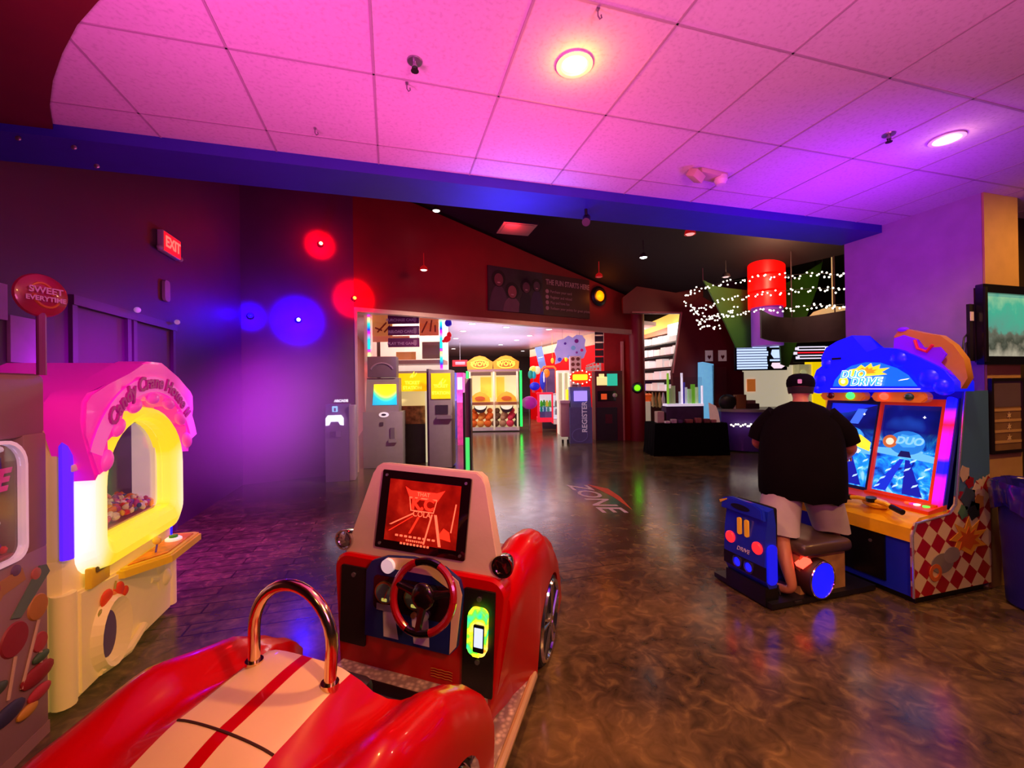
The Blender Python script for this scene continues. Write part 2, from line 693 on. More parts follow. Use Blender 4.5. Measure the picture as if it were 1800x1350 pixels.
# left piece, lintel, right piece; top edge falls to the right with the sloping hall ceiling
tz = lambda u: 5.62 - 0.215 * max(0.0, u - 0.9)
n = 12
zs = [3.2 + 0.0 * i for i in range(n + 1)]
us = [LW * i / n for i in range(n + 1)]
for i in range(n):
    a_, b_ = us[i], us[i + 1]
    wr.prism([(a_, 3.2), (b_, 3.2), (b_, tz(b_)), (a_, tz(a_))], A, ux, Z, -0.15)
struct('wall_red', wr, MARO2, 0)
# lighter metal trim round the opening
TRIM = mat('opening_trim', '#c9a89a', 0.35, 0.3)
tr = MB().box(0, 1, 0, 1, 0, 1)
tr = MB()
tr.prism([(0, 0), (0.05, 0), (0.05, 3.16), (LW, 3.10), (LW, 3.22), (0, 3.24)], wpt(0, 0, 0.02), ux, Z, -0.17)
struct('trim_3', tr, TRIM, 0)
# round red column at the right end of the opening
cb = MB()
cc = wpt(LW + 0.16, 0)
cb.cyl(cc, cc + Z * 4.3, 0.22, n=28)
struct('wall_column', cb, MARO2)
# black sloping hall ceiling
HC = mat('hall_ceiling_black', '#1b1515', 0.8)
hc = MB()
hc.prism([(-6.5, 5.7), (0.9, 5.7), (8.2, 4.13), (8.2, 4.4), (0.9, 5.95), (-6.5, 5.95)], wpt(0, 0, -0.3), ux, Z, 9.0)
hc.box(8.2, 16.5, 1.5, 14, 4.9, 5.1)
hc.box(3.0, 16.5, 3.2, 3.3, 3.4, 6.0)
struct('ceiling_hall', hc, HC, 0)

# ================================================================ kiddie ride sports car
CARRED = mat('car_red_gelcoat', '#b40004', 0.3, coat=0.3, var=0.02, spec=0.2)
CREAM = mat('car_cream_stripe', '#e6c49e', 0.4, coat=0.15, var=0.03)
WSCR = mat('windscreen_cream', '#c4b496', 0.5, var=0.05, bump=0.05)
DKRED = mat('dark_red_panel', '#7a0008', 0.4)
RUB = mat('tyre_rubber', '#131214', 0.7)
GOLDCH = mat('warm_chrome_tube', '#e8c9a0', 0.15, 1.0, var=0.02)
SEATV = mat('black_vinyl', '#0a090a', 0.45)


def f_plate(nt, tc):
    v = tc.outputs['Object']
    ck = nt.nodes.new('ShaderNodeTexVoronoi')
    ck.inputs['Scale'].default_value = 38
    nt.links.new(v, ck.inputs['Vector'])
    return ramp(nt, ck.outputs['Distance'], [(0.0, '#f2e6da'), (0.25, '#d9c6b6'), (0.6, '#a08c84')])


PLATE = node_mat('diamond_plate', f_plate, rough=0.35, metal=0.25)
car = thing('kiddie_ride_car', 'red coin-operated sports car ride with cream racing stripes and a video screen', 'kiddie ride',
            (0.06, 2.06, 0.0), rot=(0, 0.05, -0.575))


def lerp_t(x, T):
    if x <= T[0][0]:
        return T[0][1]
    for (a, va), (b, vb) in zip(T[:-1], T[1:]):
        if x <= b:
            t = (x - a) / (b - a)
            t = t * t * (3 - 2 * t) * 0.5 + t * 0.5
            return va + (vb - va) * t
    return T[-1][1]


crest = [(-1.62, 0.30), (-1.5, 0.42), (-1.3, 0.62), (-1.1, 0.74), (-0.85, 0.80), (-0.6, 0.745), (-0.48, 0.685), (-0.365, 0.61), (-0.25, 0.52), (-0.16, 0.43)]
cent = [(-1.62, 0.36), (-1.5, 0.50), (-1.2, 0.70), (-0.94, 0.785), (-0.72, 0.805), (-0.5, 0.80)]
yfr = [(0.0, -0.665), (0.17, -0.66), (0.21, -0.635), (0.27, -0.575), (0.32, -0.49), (0.38, -0.33), (0.43, -0.21), (0.5, -0.18)]


def sst(a, b, x):
    t = max(0, min(1, (x - a) / (b - a)))
    return t * t * (3 - 2 * t)


def deckz(x, y):
    ax = abs(x)
    w = sst(0.17, 0.36, ax)
    z = lerp_t(y, cent) * (1 - w) + lerp_t(y, crest) * w - 0.012 * (ax / 0.17) ** 2 * (1 - w)
    z -= 0.085 * math.exp(-((ax - 0.265) / 0.07) ** 2) * sst(-1.15, -0.62, y)
    return z


def arch_bottom(y, c, cz, r, low):
    d = abs(y - c)
    return max(low, cz + math.sqrt(r * r - d * d)) if d < r else low


xs_top = [0.0, 0.02, 0.05, 0.09, 0.13, 0.16, 0.19, 0.22, 0.25, 0.28, 0.31, 0.34, 0.37, 0.40]
side = [(0.435, 0.018), (0.46, 0.055), (0.475, 0.11), (0.478, 0.17)]


def section(s):
    pts = []
    right = []
    for x in xs_top:
        y = lerp_t(x, yfr) * (1 - s) + (-1.62) * s
        right.append((x, y, deckz(x, y)))
    for x, dz in side:
        y = lerp_t(x, yfr) * (1 - s) + (-1.62) * s
        zz = lerp_t(y, crest) - dz
        right.append((x, y, max(zz, arch_bottom(y, -0.62, 0.2, 0.30, 0.12))))
    y = lerp_t(0.48, yfr) * (1 - s) + (-1.62) * s
    right.append((0.478, y, min(right[-1][2], arch_bottom(y, -0.62, 0.2, 0.30, 0.12))))
    left = [(-x, y, z) for x, y, z in right[1:]][::-1]
    return left + right


b = MB()
rings = [section(i / 40) for i in range(41)]
vr = [[b.bm.verts.new(p) for p in r] for r in rings]
nn_ = len(rings[0])
for i in range(40):
    for j in range(nn_ - 1):
        f = b.bm.faces.new((vr[i][j], vr[i][j + 1], vr[i + 1][j + 1], vr[i + 1][j]))
        xm = abs(sum(v.co.x for v in f.verts) / 4)
        b._m([f], CREAM if 0.02 < xm < 0.16 else CARRED)
# turned-down front lip
lip = [b.bm.verts.new((v.co.x * 0.97, v.co.y - 0.012, v.co.z - 0.05)) for v in vr[0]]
for j in range(nn_ - 1):
    b._m([b.bm.faces.new((vr[0][j + 1], vr[0][j], lip[j], lip[j + 1]))], CARRED)
b.build('rear_body', None, car, smooth=50)
g = MB()
for xr in ((-0.16, 0.16),):
    g.tube([(xr[0] + (xr[1] - xr[0]) * i / 16, -0.945, deckz(xr[0] + (xr[1] - xr[0]) * i / 16, -0.945) + 0.0005) for i in range(17)], 0.0035, 6)
g.build('gap_shade_line', mat('gap_shadow_brown', '#3c1410', 0.7), car)  # raised dark tube; the groove's shade is put in as colour

# cockpit tub and seat
c_ = MB()
c_.box(-0.30, 0.30, -0.60, -0.56, 0.16, 0.66)
for sx_ in (-1, 1):
    c_.box(sx_ * 0.30, sx_ * 0.335, -0.60, -0.30, 0.16, 0.46)
c_.box(-0.33, 0.33, -0.60, 0.02, 0.12, 0.17)
c_.build('cockpit_tub', SEATV, car)
s_ = MB()
s_.box(-0.29, 0.30, -0.56, -0.13, 0.17, 0.36, bev=0.03)
s_.build('seat', SEATV, car)
sb_ = MB()
sb_.box(-0.2, 0.2, -0.66, -0.58, 0.42, 0.74, bev=0.03)
sb_.build('backrest', SEATV, car)
fp = MB()
fp.box(-0.38, 0.38, -0.17, 0.02, 0.17, 0.30)
fp.build('floor_plate', PLATE, car, label='silver diamond plate floor')

# front body: dash block, cowl, hood
fb = MB()


def fsec(y, w, zb, zt, r):
    tp_ = 0.13 * max(0.0, 1 - max(0, y) / 0.5)
    return [(x * (1 - tp_ * (zt - z) / (zt - zb)), y, z) for x, z in rrect(-w, w, zb, zt, (0.02, 0.02, r, r), 6)]


fb.loft([fsec(0.0, 0.445, 0.20, 0.81, 0.08), fsec(0.012, 0.455, 0.18, 0.822, 0.085), fsec(0.25, 0.455, 0.12, 0.80, 0.09), fsec(0.6, 0.43, 0.12, 0.70, 0.12),
         fsec(0.95, 0.40, 0.12, 0.60, 0.14), fsec(1.2, 0.33, 0.14, 0.46, 0.12), fsec(1.3, 0.25, 0.18, 0.38, 0.08)])
fb.build('front_body', CARRED, car, smooth=40)
crf = [(0.04, 0.76), (0.1, 0.81), (0.22, 0.865), (0.4, 0.885), (0.58, 0.86), (0.8, 0.76), (1.0, 0.62), (1.18, 0.44), (1.28, 0.30)]
for sx_ in (-1, 1):
    fd = MB()
    rr = []
    for i in range(31):
        y = 0.045 + 1.235 * i / 30
        zt = lerp_t(y, crf)
        zb = arch_bottom(y, 0.745, 0.26, 0.275, 0.13)
        wv = 0.86 + 0.14 * sin(pi * i / 30)
        pr_ = [(0.27, zt - 0.16), (0.29, zt - 0.09), (0.32, zt - 0.035), (0.36, zt - 0.008), (0.40, zt), (0.44, zt - 0.012), (0.475, zt - 0.045), (0.497, zt - 0.10), (0.505, max(zb, zt - 0.18)), (0.503, min(zb, zt - 0.16)), (0.47, min(zb, zt - 0.17)), (0.30, min(zb, zt - 0.17))]
        tk = max(0.0, min(1.0, (0.46 - y) / 0.3)) * 0.09
        rr.append([(sx_ * (0.3 + (x - 0.3) * wv - (tk * min(1, max(0, (0.72 - z) / 0.5)) if x > 0.44 else 0)), y, z) for x, z in pr_])
    fd.loft(rr, CARRED, True, True)
    fd.build('front_fender', CARRED, car, smooth=50)


def car_wheel(x, y, z, r, sx_):
    t = MB()
    t.lathe([(r * 0.80, -0.045), (r * 0.97, -0.045), (r, -0.03), (r, 0.03), (r * 0.97, 0.045), (r * 0.80, 0.045)], (x, y, z), (sx_, 0, 0), 32, cap=True)
    w = t.build('wheel', RUB, car)
    rm = MB()
    rm.torus((x + sx_ * 0.048, y, z), (1, 0, 0), r * 0.86, r * 0.055, 32, 6)
    rm.cyl((x + sx_ * 0.035, y, z), (x + sx_ * 0.062, y, z), r * 0.16, n=16)
    for k in range(5):
        a = 2 * pi * k / 5 + 0.3
        for q in (-0.13, 0.13):
            rm.tube([(x + sx_ * 0.055, y + r * 0.1 * cos(a), z + r * 0.1 * sin(a)), (x + sx_ * 0.05, y + r * 0.84 * cos(a + q), z + r * 0.84 * sin(a + q))], r * 0.045, 6)
    rm.build('rim', CHROME, w)


for sx_ in (-1, 1):
    car_wheel(sx_ * 0.45, 0.745, 0.275, 0.25, sx_)
    car_wheel(sx_ * 0.42, -0.62, 0.28, 0.24, sx_)
    rb = MB()
    rb.box(sx_ * 0.33, sx_ * 0.47, -0.34, 0.46, 0.10, 0.15)
    rb.build('running_board', PLATE, car)
    tb = MB()
    tb.tube([(sx_ * 0.47, 0.46, 0.14), (sx_ * 0.488, 0.42, 0.145), (sx_ * 0.49, 0.0, 0.145), (sx_ * 0.49, -0.36, 0.145), (sx_ * 0.45, -0.44, 0.14)], 0.020, 10)
    tb.build('side_tube', mat('cream_side_tube', '#e0c090', 0.25, 0.4), car)
bs = MB()
bs.box(-0.3, 0.3, -1.3, 1.1, 0.025, 0.12, bev=0.01)
bs.build('base_plate', BLACK, car)

# windscreen board with the video screen
ws = MB()
lean = Vector((0, 0.15, 1)).normalized()
wo = Vector((0, 0.035, 0.78))
wpoly = [(-0.41, 0.0), (0.41, 0.0), (0.405, 0.06), (0.30, 0.43), (0.285, 0.465), (0.255, 0.485), (-0.255, 0.485), (-0.285, 0.465), (-0.30, 0.43), (-0.405, 0.06)]
ws.prism(wpoly, wo, X, lean, -0.06)
ws.prism(wpoly, wo, X, lean, 0.012, bev=0.006)
ws.build('windscreen', WSCR, car)
fn = X.cross(lean)        # towards the driver (-y)


def wp(x, h, out=0.0):
    return wo + X * x + lean * h + fn * out


sc_ = MB()
sc_.prism(rrect(-0.237, 0.237, 0.085, 0.455, 0.008, 2), wp(0, 0, 0.012), X, lean, 0.012)
scr = sc_.build('screen_panel', mat('black_gloss_bezel', '#16040a', 0.08, coat=1.0, var=0), car)


def f_carscreen(nt, tc):
    v = sep(nt, tc.outputs['Object'])
    n = noise(nt, tc.outputs['Object'], 11, 4)
    return ramp(nt, n, [(0.3, '#6a0804'), (0.55, '#8e1208'), (0.75, '#b02814')])


ds = MB()
ds.prism([(-0.19, 0.125), (0.19, 0.125), (0.19, 0.415), (-0.19, 0.415)], wp(0, 0, 0.024), X, lean, 0.002)
disp = ds.build('display', node_mat('red_lit_screen', f_carscreen, rough=0.15, strength=0.6), scr, label='red lit display')
BR = emi('bright_red_graphic', '#ff2a16', 1.5)
BR2 = emi('orange_red_graphic', '#ff6a48', 1.2)
dg = MB()
ln = lambda a, bb, w, mt: dg.prism([(a[0], a[1]), (bb[0], bb[1]), (bb[0] + w, bb[1]), (a[0] + w, a[1])], wp(0, 0, 0.0262), X, lean, 0.0008, mt)
ln((-0.17, 0.20), (-0.05, 0.265), 0.012, BR2)
ln((-0.17, 0.17), (-0.05, 0.250), 0.006, BR)
ln((0.02, 0.13), (0.05, 0.27), 0.008, BR2)
ln((0.10, 0.13), (0.065, 0.27), 0.014, BR2)
ln((-0.06, 0.17), (-0.02, 0.25), 0.010, BR)
ln((0.155, 0.20), (0.17, 0.33), 0.006, BR2)
dg.prism([(0.09, 0.17), (0.16, 0.16), (0.15, 0.20), (0.12, 0.215)], wp(0, 0, 0.0262), X, lean, 0.0008, BR)
dg.prism([(-0.10, 0.385), (-0.07, 0.37), (0.07, 0.37), (0.11, 0.385), (0.075, 0.33), (-0.07, 0.33)], wp(0, 0, 0.0262), X, lean, 0.0006, BR)
dg.ringprism([(-0.075, 0.34), (0.075, 0.34), (0.062, 0.275), (-0.062, 0.275)], [(-0.07, 0.335), (0.07, 0.335), (0.058, 0.28), (-0.058, 0.28)], wp(0, 0, 0.0264), X, lean, 0.0006, BR2)
for k, w in enumerate((0.11, 0.05, 0.08)):
    for q in range(9):
        dg.prism(rrect(-w + 2 * w * q / 9, -w + 2 * w * q / 9 + w / 7, 0.150 - 0.017 * k, 0.159 - 0.017 * k, 0.001, 1), wp(-0.02, 0, 0.0262), X, lean, 0.0008, BR2)
dg.build('screen_graphic', None, scr)
sl = math.atan2(lean.y, lean.z)
text('K.C', 0.075, BR, scr, wp(0.0, 0.309, 0.0275), (pi / 2 - sl, 0, 0), bold=0.003, ext=0.001)
text('COLA', 0.036, BR2, scr, wp(0.0, 0.263, 0.0275), (pi / 2 - sl, 0, 0), ext=0.001)
text('THAT', 0.026, BR2, scr, wp(0.0, 0.355, 0.0275), (pi / 2 - sl, 0, 0), ext=0.001)
for x in (-0.212, 0.212):
    for h in (0.105, 0.43):
        MB().cyl(wp(x, h, 0.024), wp(x, h, 0.029), 0.007, n=10).build('screw', STEEL, scr)

# instrument panel
ip = MB()
ipo = [(-0.245, 0.46), (0.20, 0.46), (0.235, 0.50), (0.255, 0.74), (0.235, 0.80), (0.16, 0.845), (0.0, 0.865), (-0.14, 0.85), (-0.215, 0.82), (-0.245, 0.77)]
ip.prism(ipo, (0, -0.002, 0), X, Z, 0.022, mat('navy_stripe', '#1c2868', 0.35))
ip.prism([(0.20, 0.465), (0.232, 0.505), (0.252, 0.74), (0.232, 0.798), (0.16, 0.842), (0.0, 0.862), (-0.13, 0.848), (-0.10, 0.80), (0.10, 0.80), (0.18, 0.76), (0.205, 0.70)], (0, -0.024, 0), X, Z, 0.003, CREAM)
NAVY = mat('navy_stripe', '#1c2868', 0.35)
PALE = mat('pale_stripe', '#cfc4cc', 0.4)
ip.prism([(-0.235, 0.475), (-0.14, 0.475), (-0.15, 0.80), (-0.19, 0.81), (-0.235, 0.77)], (0, -0.024, 0), X, Z, 0.002, NAVY)
ip.prism([(-0.14, 0.475), (-0.06, 0.475), (-0.09, 0.62), (-0.15, 0.62)], (0, -0.024, 0), X, Z, 0.002, PALE)
ip.prism([(-0.06, 0.475), (0.02, 0.475), (0.0, 0.62), (-0.09, 0.62)], (0, -0.024, 0), X, Z, 0.002, NAVY)
ip.prism([(0.02, 0.475), (0.10, 0.475), (0.09, 0.62), (0.0, 0.62)], (0, -0.024, 0), X, Z, 0.002, PALE)
ip.prism([(0.10, 0.475), (0.195, 0.475), (0.18, 0.62), (0.09, 0.62)], (0, -0.024, 0), X, Z, 0.002, NAVY)
ip.prism(rrect(-0.20, 0.20, 0.60, 0.76, 0.02, 3), (0, -0.024, 0), X, Z, 0.004, mat('maroon_fascia', '#240a14', 0.25, coat=0.5))
ipn = ip.build('instrument_panel', None, car)
for gx in (-0.135, 0.02):
    gg = MB()
    gg.cyl((gx, -0.028, 0.685), (gx, -0.038, 0.685), 0.052, n=28, mt=mat('gauge_ring_gold', '#b98a56', 0.3, 0.8))
    gg.cyl((gx, -0.037, 0.685), (gx, -0.040, 0.685), 0.044, n=28, mt=mat('gauge_face_teal', '#5f7f78', 0.4))
    gg.prism([(gx - 0.003, 0.655), (gx + 0.003, 0.655), (gx + 0.022, 0.715)], (0, -0.040, 0), X, Z, 0.002, mat('gauge_needle', '#e03a20', 0.4))
    gg.prism(rrect(gx - 0.012, gx + 0.016, 0.648, 0.662, 0.003, 2), (0, -0.040, 0), X, Z, 0.002, mat('gauge_window_yellow', '#d6d060', 0.4, emit='#d6d060', strength=0.6))
    gg.build('gauge', None, ipn)
bt = MB()
bt.cyl((-0.12, -0.024, 0.815), (-0.12, -0.045, 0.815), 0.033, n=24)
bt.build('start_button', mat('white_button', '#f0ecf2', 0.3, emit='#e8e0f0', strength=0.35), ipn, label='round white start button')
for x_, z_, r_, c3 in ((-0.01, 0.825, 0.016, '#b01020'), (0.02, 0.61, 0.013, '#caa25a'), (0.075, 0.615, 0.02, '#cfcfd6')):
    b3 = MB()
    b3.cyl((x_, -0.024, z_), (x_, -0.042, z_), r_, n=14, mt=mat('knob_' + c3[1:], c3, 0.3, 0.5))
    b3.build('knob', None, ipn)
pt = MB()
pt.box(-0.18, -0.09, -0.031, -0.024, 0.598, 0.628)
pt.build('coin_label', mat('grey_label', '#8c8890', 0.4), ipn)
# steering wheel
axs = Vector((0, -1, 0.28)).normalized()
swc = Vector((0.112, -0.125, 0.755))
st = MB()
st.tube([(swc.x, -0.02, 0.735), tuple(swc)], 0.025, 12, BLACK)
q_ = Vector((0, 0, 1)).rotation_difference(axs)
ua = X
va = axs.cross(X)
if va.z < 0:
    va = -va
N_ = 48
rimR = 0.142
for k in range(N_):
    pass
st2 = MB()
seg_cols = [(0, 9, RED), (9, 15, BLACK), (15, 33, RED), (33, 39, BLACK), (39, 48, RED)]
for a_, b_, mt_ in seg_cols:
    st2.tube([swc + ua * rimR * cos(2 * pi * k / N_) + va * rimR * sin(2 * pi * k / N_) for k in range(a_, b_ + 1)], 0.0165, 10, mat('wheel_red_gloss', '#8e0a14', 0.2, coat=0.8) if mt_ is RED else mat('wheel_black_gloss', '#0d0708', 0.2, coat=0.8))
for a in (0.25, pi - 0.25, 1.5 * pi):
    p0 = swc + axs * -0.012
    st2.tube([p0 + ua * 0.03 * cos(a) + va * 0.03 * sin(a), swc + ua * 0.09 * cos(a) + va * 0.09 * sin(a) - axs * 0.006, swc + ua * rimR * cos(a) + va * rimR * sin(a)], [0.024, 0.016, 0.015], 8, mat('wheel_black_gloss', '#0d0708', 0.2))
stw = st2.build('steering_wheel', None, car)
hb = MB()
hb.ball(swc, (0.055, 0.026, 0.06), 18)
hb.build('hub', mat('hub_black', '#14090c', 0.25, coat=0.5), stw)
st.build('steering_column', None, car)
# black side panels with bolts
for x0, x1, z0 in ((-0.397, -0.252, 0.39), (0.256, 0.402, 0.30)):
    pn = MB()
    pn.prism(rrect(x0, x1, z0, 0.768, 0.006, 2), (0, 0, 0), X, Z, 0.010)
    po_ = pn.build('black_panel', mat('satin_black_panel', '#120d10', 0.4, bump=0.1, bscale=300), car)
    for zz in ((0.73,) if x0 < 0 else (0.73, 0.452)):
        MB().cyl(((x0 + x1) / 2, -0.010, zz), ((x0 + x1) / 2, -0.018, zz), 0.011, n=12).build('bolt', STEEL, po_)
# glowing card reader


def f_reader(nt, tc):
    n = noise(nt, tc.outputs['Object'], 16, 2)
    return ramp(nt, n, [(0.3, '#18d8a0'), (0.42, '#60ff30'), (0.52, '#ffe61e'), (0.62, '#fff46a'), (0.72, '#ff8a1e')])


cr = MB()
cr.prism(rrect(0.287, 0.375, 0.49, 0.695, (0.03, 0.03, 0.03, 0.03), 5), (0, -0.010, 0), X, Z, 0.03, bev=0.006)
crd = cr.build('card_reader', node_mat('rainbow_reader_shell', f_reader, strength=1.6), car, label='card reader glowing yellow and green')
cs = MB()
cs.prism(rrect(0.318, 0.368, 0.515, 0.635, 0.006, 3), (0, -0.040, 0), X, Z, 0.006, BLACK)
cs.prism(rrect(0.323, 0.363, 0.538, 0.622, 0.002, 2), (0, -0.046, 0), X, Z, 0.001, emi('reader_screen_white', '#bcd4ff', 1.2))
cs.build('reader_screen', None, crd)
yl = MB()
for k in range(4):
    yl.tube([(0.10 + 0.018 * q, -0.003, 0.33 + 0.012 * k + 0.003 * (q % 2)) for q in range(7)], 0.002, 4)
yl.build('gold_sticker', mat('gold_print', '#a8641c', 0.5), car)
# roll hoop
hp = MB()
pts = [(-0.142, -0.73, 0.77), (-0.144, -0.73, 0.85), (-0.146, -0.73, 0.905)] + [(-0.146 * cos(pi * k / 16), -0.73, 0.905 + 0.155 * sin(pi * k / 16)) for k in range(1, 16)] + [(0.146, -0.73, 0.905), (0.144, -0.73, 0.85), (0.142, -0.73, 0.77)]
hp.tube(pts, 0.0175, 12)
for sx_ in (-1, 1):
    hp.cyl((sx_ * 0.142, -0.73, 0.78), (sx_ * 0.142, -0.73, 0.802), 0.026, n=14)
hp.build('roll_hoop', GOLDCH, car, label='polished tubular roll hoop')
# little round mirrors / lamps beside the windscreen
for sx_, lens in ((-1, mat('lamp_glass_silver', '#d8d8de', 0.08, 0.9)), (1, mat('lamp_glass_dark', '#1c0a0c', 0.08, coat=1.0))):
    c0 = Vector((sx_ * 0.418, 0.045, 0.872))
    mr = MB()
    mr.lathe([(0.012, 0.07), (0.030, 0.06), (0.042, 0.035), (0.047, 0.0), (0.050, -0.012), (0.050, -0.022), (0.043, -0.022), (0.041, -0.010)], c0, (0, 1, 0), 24, CHROME, cap=False)
    mr.tube([c0 + Vector((0, 0.02, -0.04)), c0 + Vector((-sx_ * 0.02, 0.03, -0.09))], 0.008, 8, CHROME)
    mo = mr.build('side_lamp', None, car)
    l_ = MB()
    l_.lathe([(0.0005, -0.020), (0.025, -0.018), (0.043, -0.012)], c0, (0, 1, 0), 24, cap=False)
    l_.build('lens', lens, mo)

# ================================================================ candy crane machine, left
def candies(mb, x0, x1, y0, y1, zf, n, seed, r=(0.014, 0.026)):
    rnd = random.Random(seed)
    cols = ['#e6283a', '#f2ede8', '#f06aa0', '#3a58c8', '#f4c83a', '#c83aa8', '#f08030', '#f8f4ff', '#8c2ac0']
    ms = [mat('candy_' + c[1:], c, 0.3) for c in cols]
    for i in range(n):
        x, y = rnd.uniform(x0, x1), rnd.uniform(y0, y1)
        a = rnd.uniform(*r)
        mb.ball((x, y, zf(x, y) + rnd.uniform(-0.012, 0.02)), (a, a * 0.75, a * 0.6), 7, rnd.choice(ms), (rnd.uniform(0, 3), rnd.uniform(0, 3), rnd.uniform(0, 3)))


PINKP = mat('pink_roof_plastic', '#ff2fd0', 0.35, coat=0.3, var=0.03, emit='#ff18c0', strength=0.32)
CRB = mat('cream_yellow_plastic', '#e9d79a', 0.45, var=0.05, vscale=3, emit='#f0c860', strength=0.14)
TUBEY = mat('glowing_yellow_surround', '#ffef6a', 0.35, emit='#ffe94e', strength=1.15, var=0)
TUBEW = mat('glowing_white_tube', '#fffbe6', 0.35, emit='#fff6d8', strength=2.0, var=0)
BLULED = emi('blue_led_strip', '#1a18ff', 2.2)
VIOLED = emi('violet_led_strip', '#5a20ff', 0.9)

cr_ = thing('candy_crane_machine', 'glowing yellow candy claw machine with arched window and pink scalloped roof', 'claw machine', (-1.60, 3.25, 0), pi / 2)
W0, W1 = -0.57, 0.60
cb = MB()
cb.box(W0 + 0.03, W1 - 0.03, 0.02, 0.80, 0.03, 0.80, bev=0.02)
cb.box(W0 + 0.03, -0.33, 0.02, 0.80, 0.78, 1.55, bev=0.02)
cb.box(0.455, W1 - 0.03, 0.02, 0.80, 0.78, 1.55, bev=0.02)
cb.box(W0 + 0.05, W1 - 0.05, 0.03, 0.80, 1.46, 1.6, bev=0.02)
cb.box(-0.31, 0.39, 0.74, 0.80, 0.78, 1.5)
# moulded plinth, corner columns and ripples of the lower front
cb.tube([(W0 + 0.05, 0.03, 0.05), (W0 + 0.05, 0.03, 0.62)], 0.05, 12)
cb.tube([(W1 - 0.05, 0.03, 0.05), (W1 - 0.05, 0.03, 0.5)], 0.045, 12)
cb.prism([(W0 + 0.10, 0.05), (W1 - 0.12, 0.05), (W1 - 0.10, 0.50), (W0 + 0.10, 0.60)], (0, 0.02, 0), X, Z, 0.03, bev=0.012)
cb.ball((0.34, -0.0, 0.40), (0.05, 0.035, 0.05), 12)
cb.ball((0.42, 0.0, 0.30), (0.06, 0.035, 0.06), 12)
cb.tube([(0.22, 0.0, 0.36), (0.30, -0.005, 0.33), (0.33, 0.0, 0.26)], 0.022, 8)
cb.build('cabinet', CRB, cr_)


def archpts(x0, x1, z0, zc, r_low=0.05, n=18):
    """outline of an arched opening: rounded low corners, round head; zc = spring line"""
    w = (x1 - x0) / 2
    cx = (x0 + x1) / 2
    pts = []
    for c0, a0 in (((x0 + r_low, z0 + r_low), pi), ((x1 - r_low, z0 + r_low), 1.5 * pi)):
        for k in range(6):
            a = a0 + pi / 2 * k / 5
            pts.append((c0[0] + r_low * cos(a), c0[1] + r_low * sin(a)))
    for k in range(n + 1):
        a = pi * k / n
        pts.append((cx + w * cos(a), zc + (w * 0.72 + 0.07) * sin(a)))
    return pts


def ring_between(mb, A_, B_, ya, yb, mt):
    n = len(A_)
    for i in range(n):
        j = (i + 1) % n
        mb.quad([(A_[i][0], ya, A_[i][1]), (A_[j][0], ya, A_[j][1]), (B_[j][0], yb, B_[j][1]), (B_[i][0], yb, B_[i][1])], mt)


a1 = archpts(-0.31, 0.44, 0.82, 1.12)
a2 = archpts(-0.335, 0.465, 0.79, 1.12, 0.07)
a3 = archpts(-0.38, 0.505, 0.73, 1.12, 0.10)
a4 = archpts(-0.43, 0.545, 0.67, 1.12, 0.13)
a5 = archpts(-0.46, 0.565, 0.64, 1.12, 0.14)
def f_sur(nt, tc):
    v = sep(nt, tc.outputs['Object'])
    ax = math_(nt, 'ABSOLUTE', math_(nt, 'SUBTRACT', v[0], 0.05))
    k = math_(nt, 'SUBTRACT', ax, math_(nt, 'MULTIPLY', math_(nt, 'MAXIMUM', math_(nt, 'SUBTRACT', v[2], 1.2), 0.0), 0.45))
    mr = nt.nodes.new('ShaderNodeMapRange')
    mr.inputs[1].default_value = 0.37
    mr.inputs[2].default_value = 0.50
    nt.links.new(k, mr.inputs[0])
    return ramp(nt, mr.outputs[0], [(0.0, '#f4d82c'), (0.35, '#f8e470'), (0.8, '#fdf4d8'), (1.0, '#fffdf4')])


SURR = node_mat('glowing_surround', f_sur, rough=0.35, strength=0.85)
sr = MB()
ring_between(sr, a1, a1, 0.06, -0.03, SURR)
ring_between(sr, a1, a2, -0.03, -0.06, SURR)
ring_between(sr, a2, a3, -0.06, -0.085, SURR)
ring_between(sr, a3, a4, -0.085, -0.06, SURR)
ring_between(sr, a4, a5, -0.06, 0.03, SURR)
srr = sr.build('window_surround', None, cr_, label='glowing yellow arched window surround', smooth=60)
# inside
inn = MB()
PURPG = mat('inner_lilac_panel', '#6a4c94', 0.5, var=0.15, vscale=3)
WHITP = mat('inner_white_post', '#f4eef8', 0.4, emit='#e8dcf4', strength=0.25)
inn.box(-0.32, 0.45, 0.70, 0.72, 0.80, 1.46, PURPG)
inn.box(-0.32, 0.45, 0.04, 0.72, 0.78, 0.82, PURPG)
inn.box(0.445, 0.455, 0.05, 0.70, 0.82, 1.46, PURPG)
inn.box(0.415, 0.44, 0.05, 0.19, 0.82, 1.44, WHITP)
inn.box(-0.32, 0.44, 0.05, 0.70, 1.44, 1.47, PURPG)
inn.tube([(-0.24, 0.30, 1.40), (0.34, 0.30, 1.40)], 0.012, 8, WHITP)
inn.box(0.0, 0.08, 0.24, 0.34, 1.34, 1.42, WHITP)
inn.build('inner_case', None, cr_)
cd = MB()
zf = lambda x, y: 0.838 + 0.26 * y + 0.008 * sin(9 * x) + 0.012 * sin(5 * y + 3 * x)
cd.box(-0.30, 0.44, 0.05, 0.70, 0.80, 0.826, mat('candy_bed', '#c06a80', 0.6))
candies(cd, -0.29, 0.43, 0.055, 0.62, zf, 680, 4, (0.016, 0.03))
tag(cd.build('candy_pile', None, cr_), kind='stuff')
gp = MB()
gp.prism(a1, (0, 0.02, 0), X, Z, 0.004)
gp.build('window_pane', GLASS, cr_)
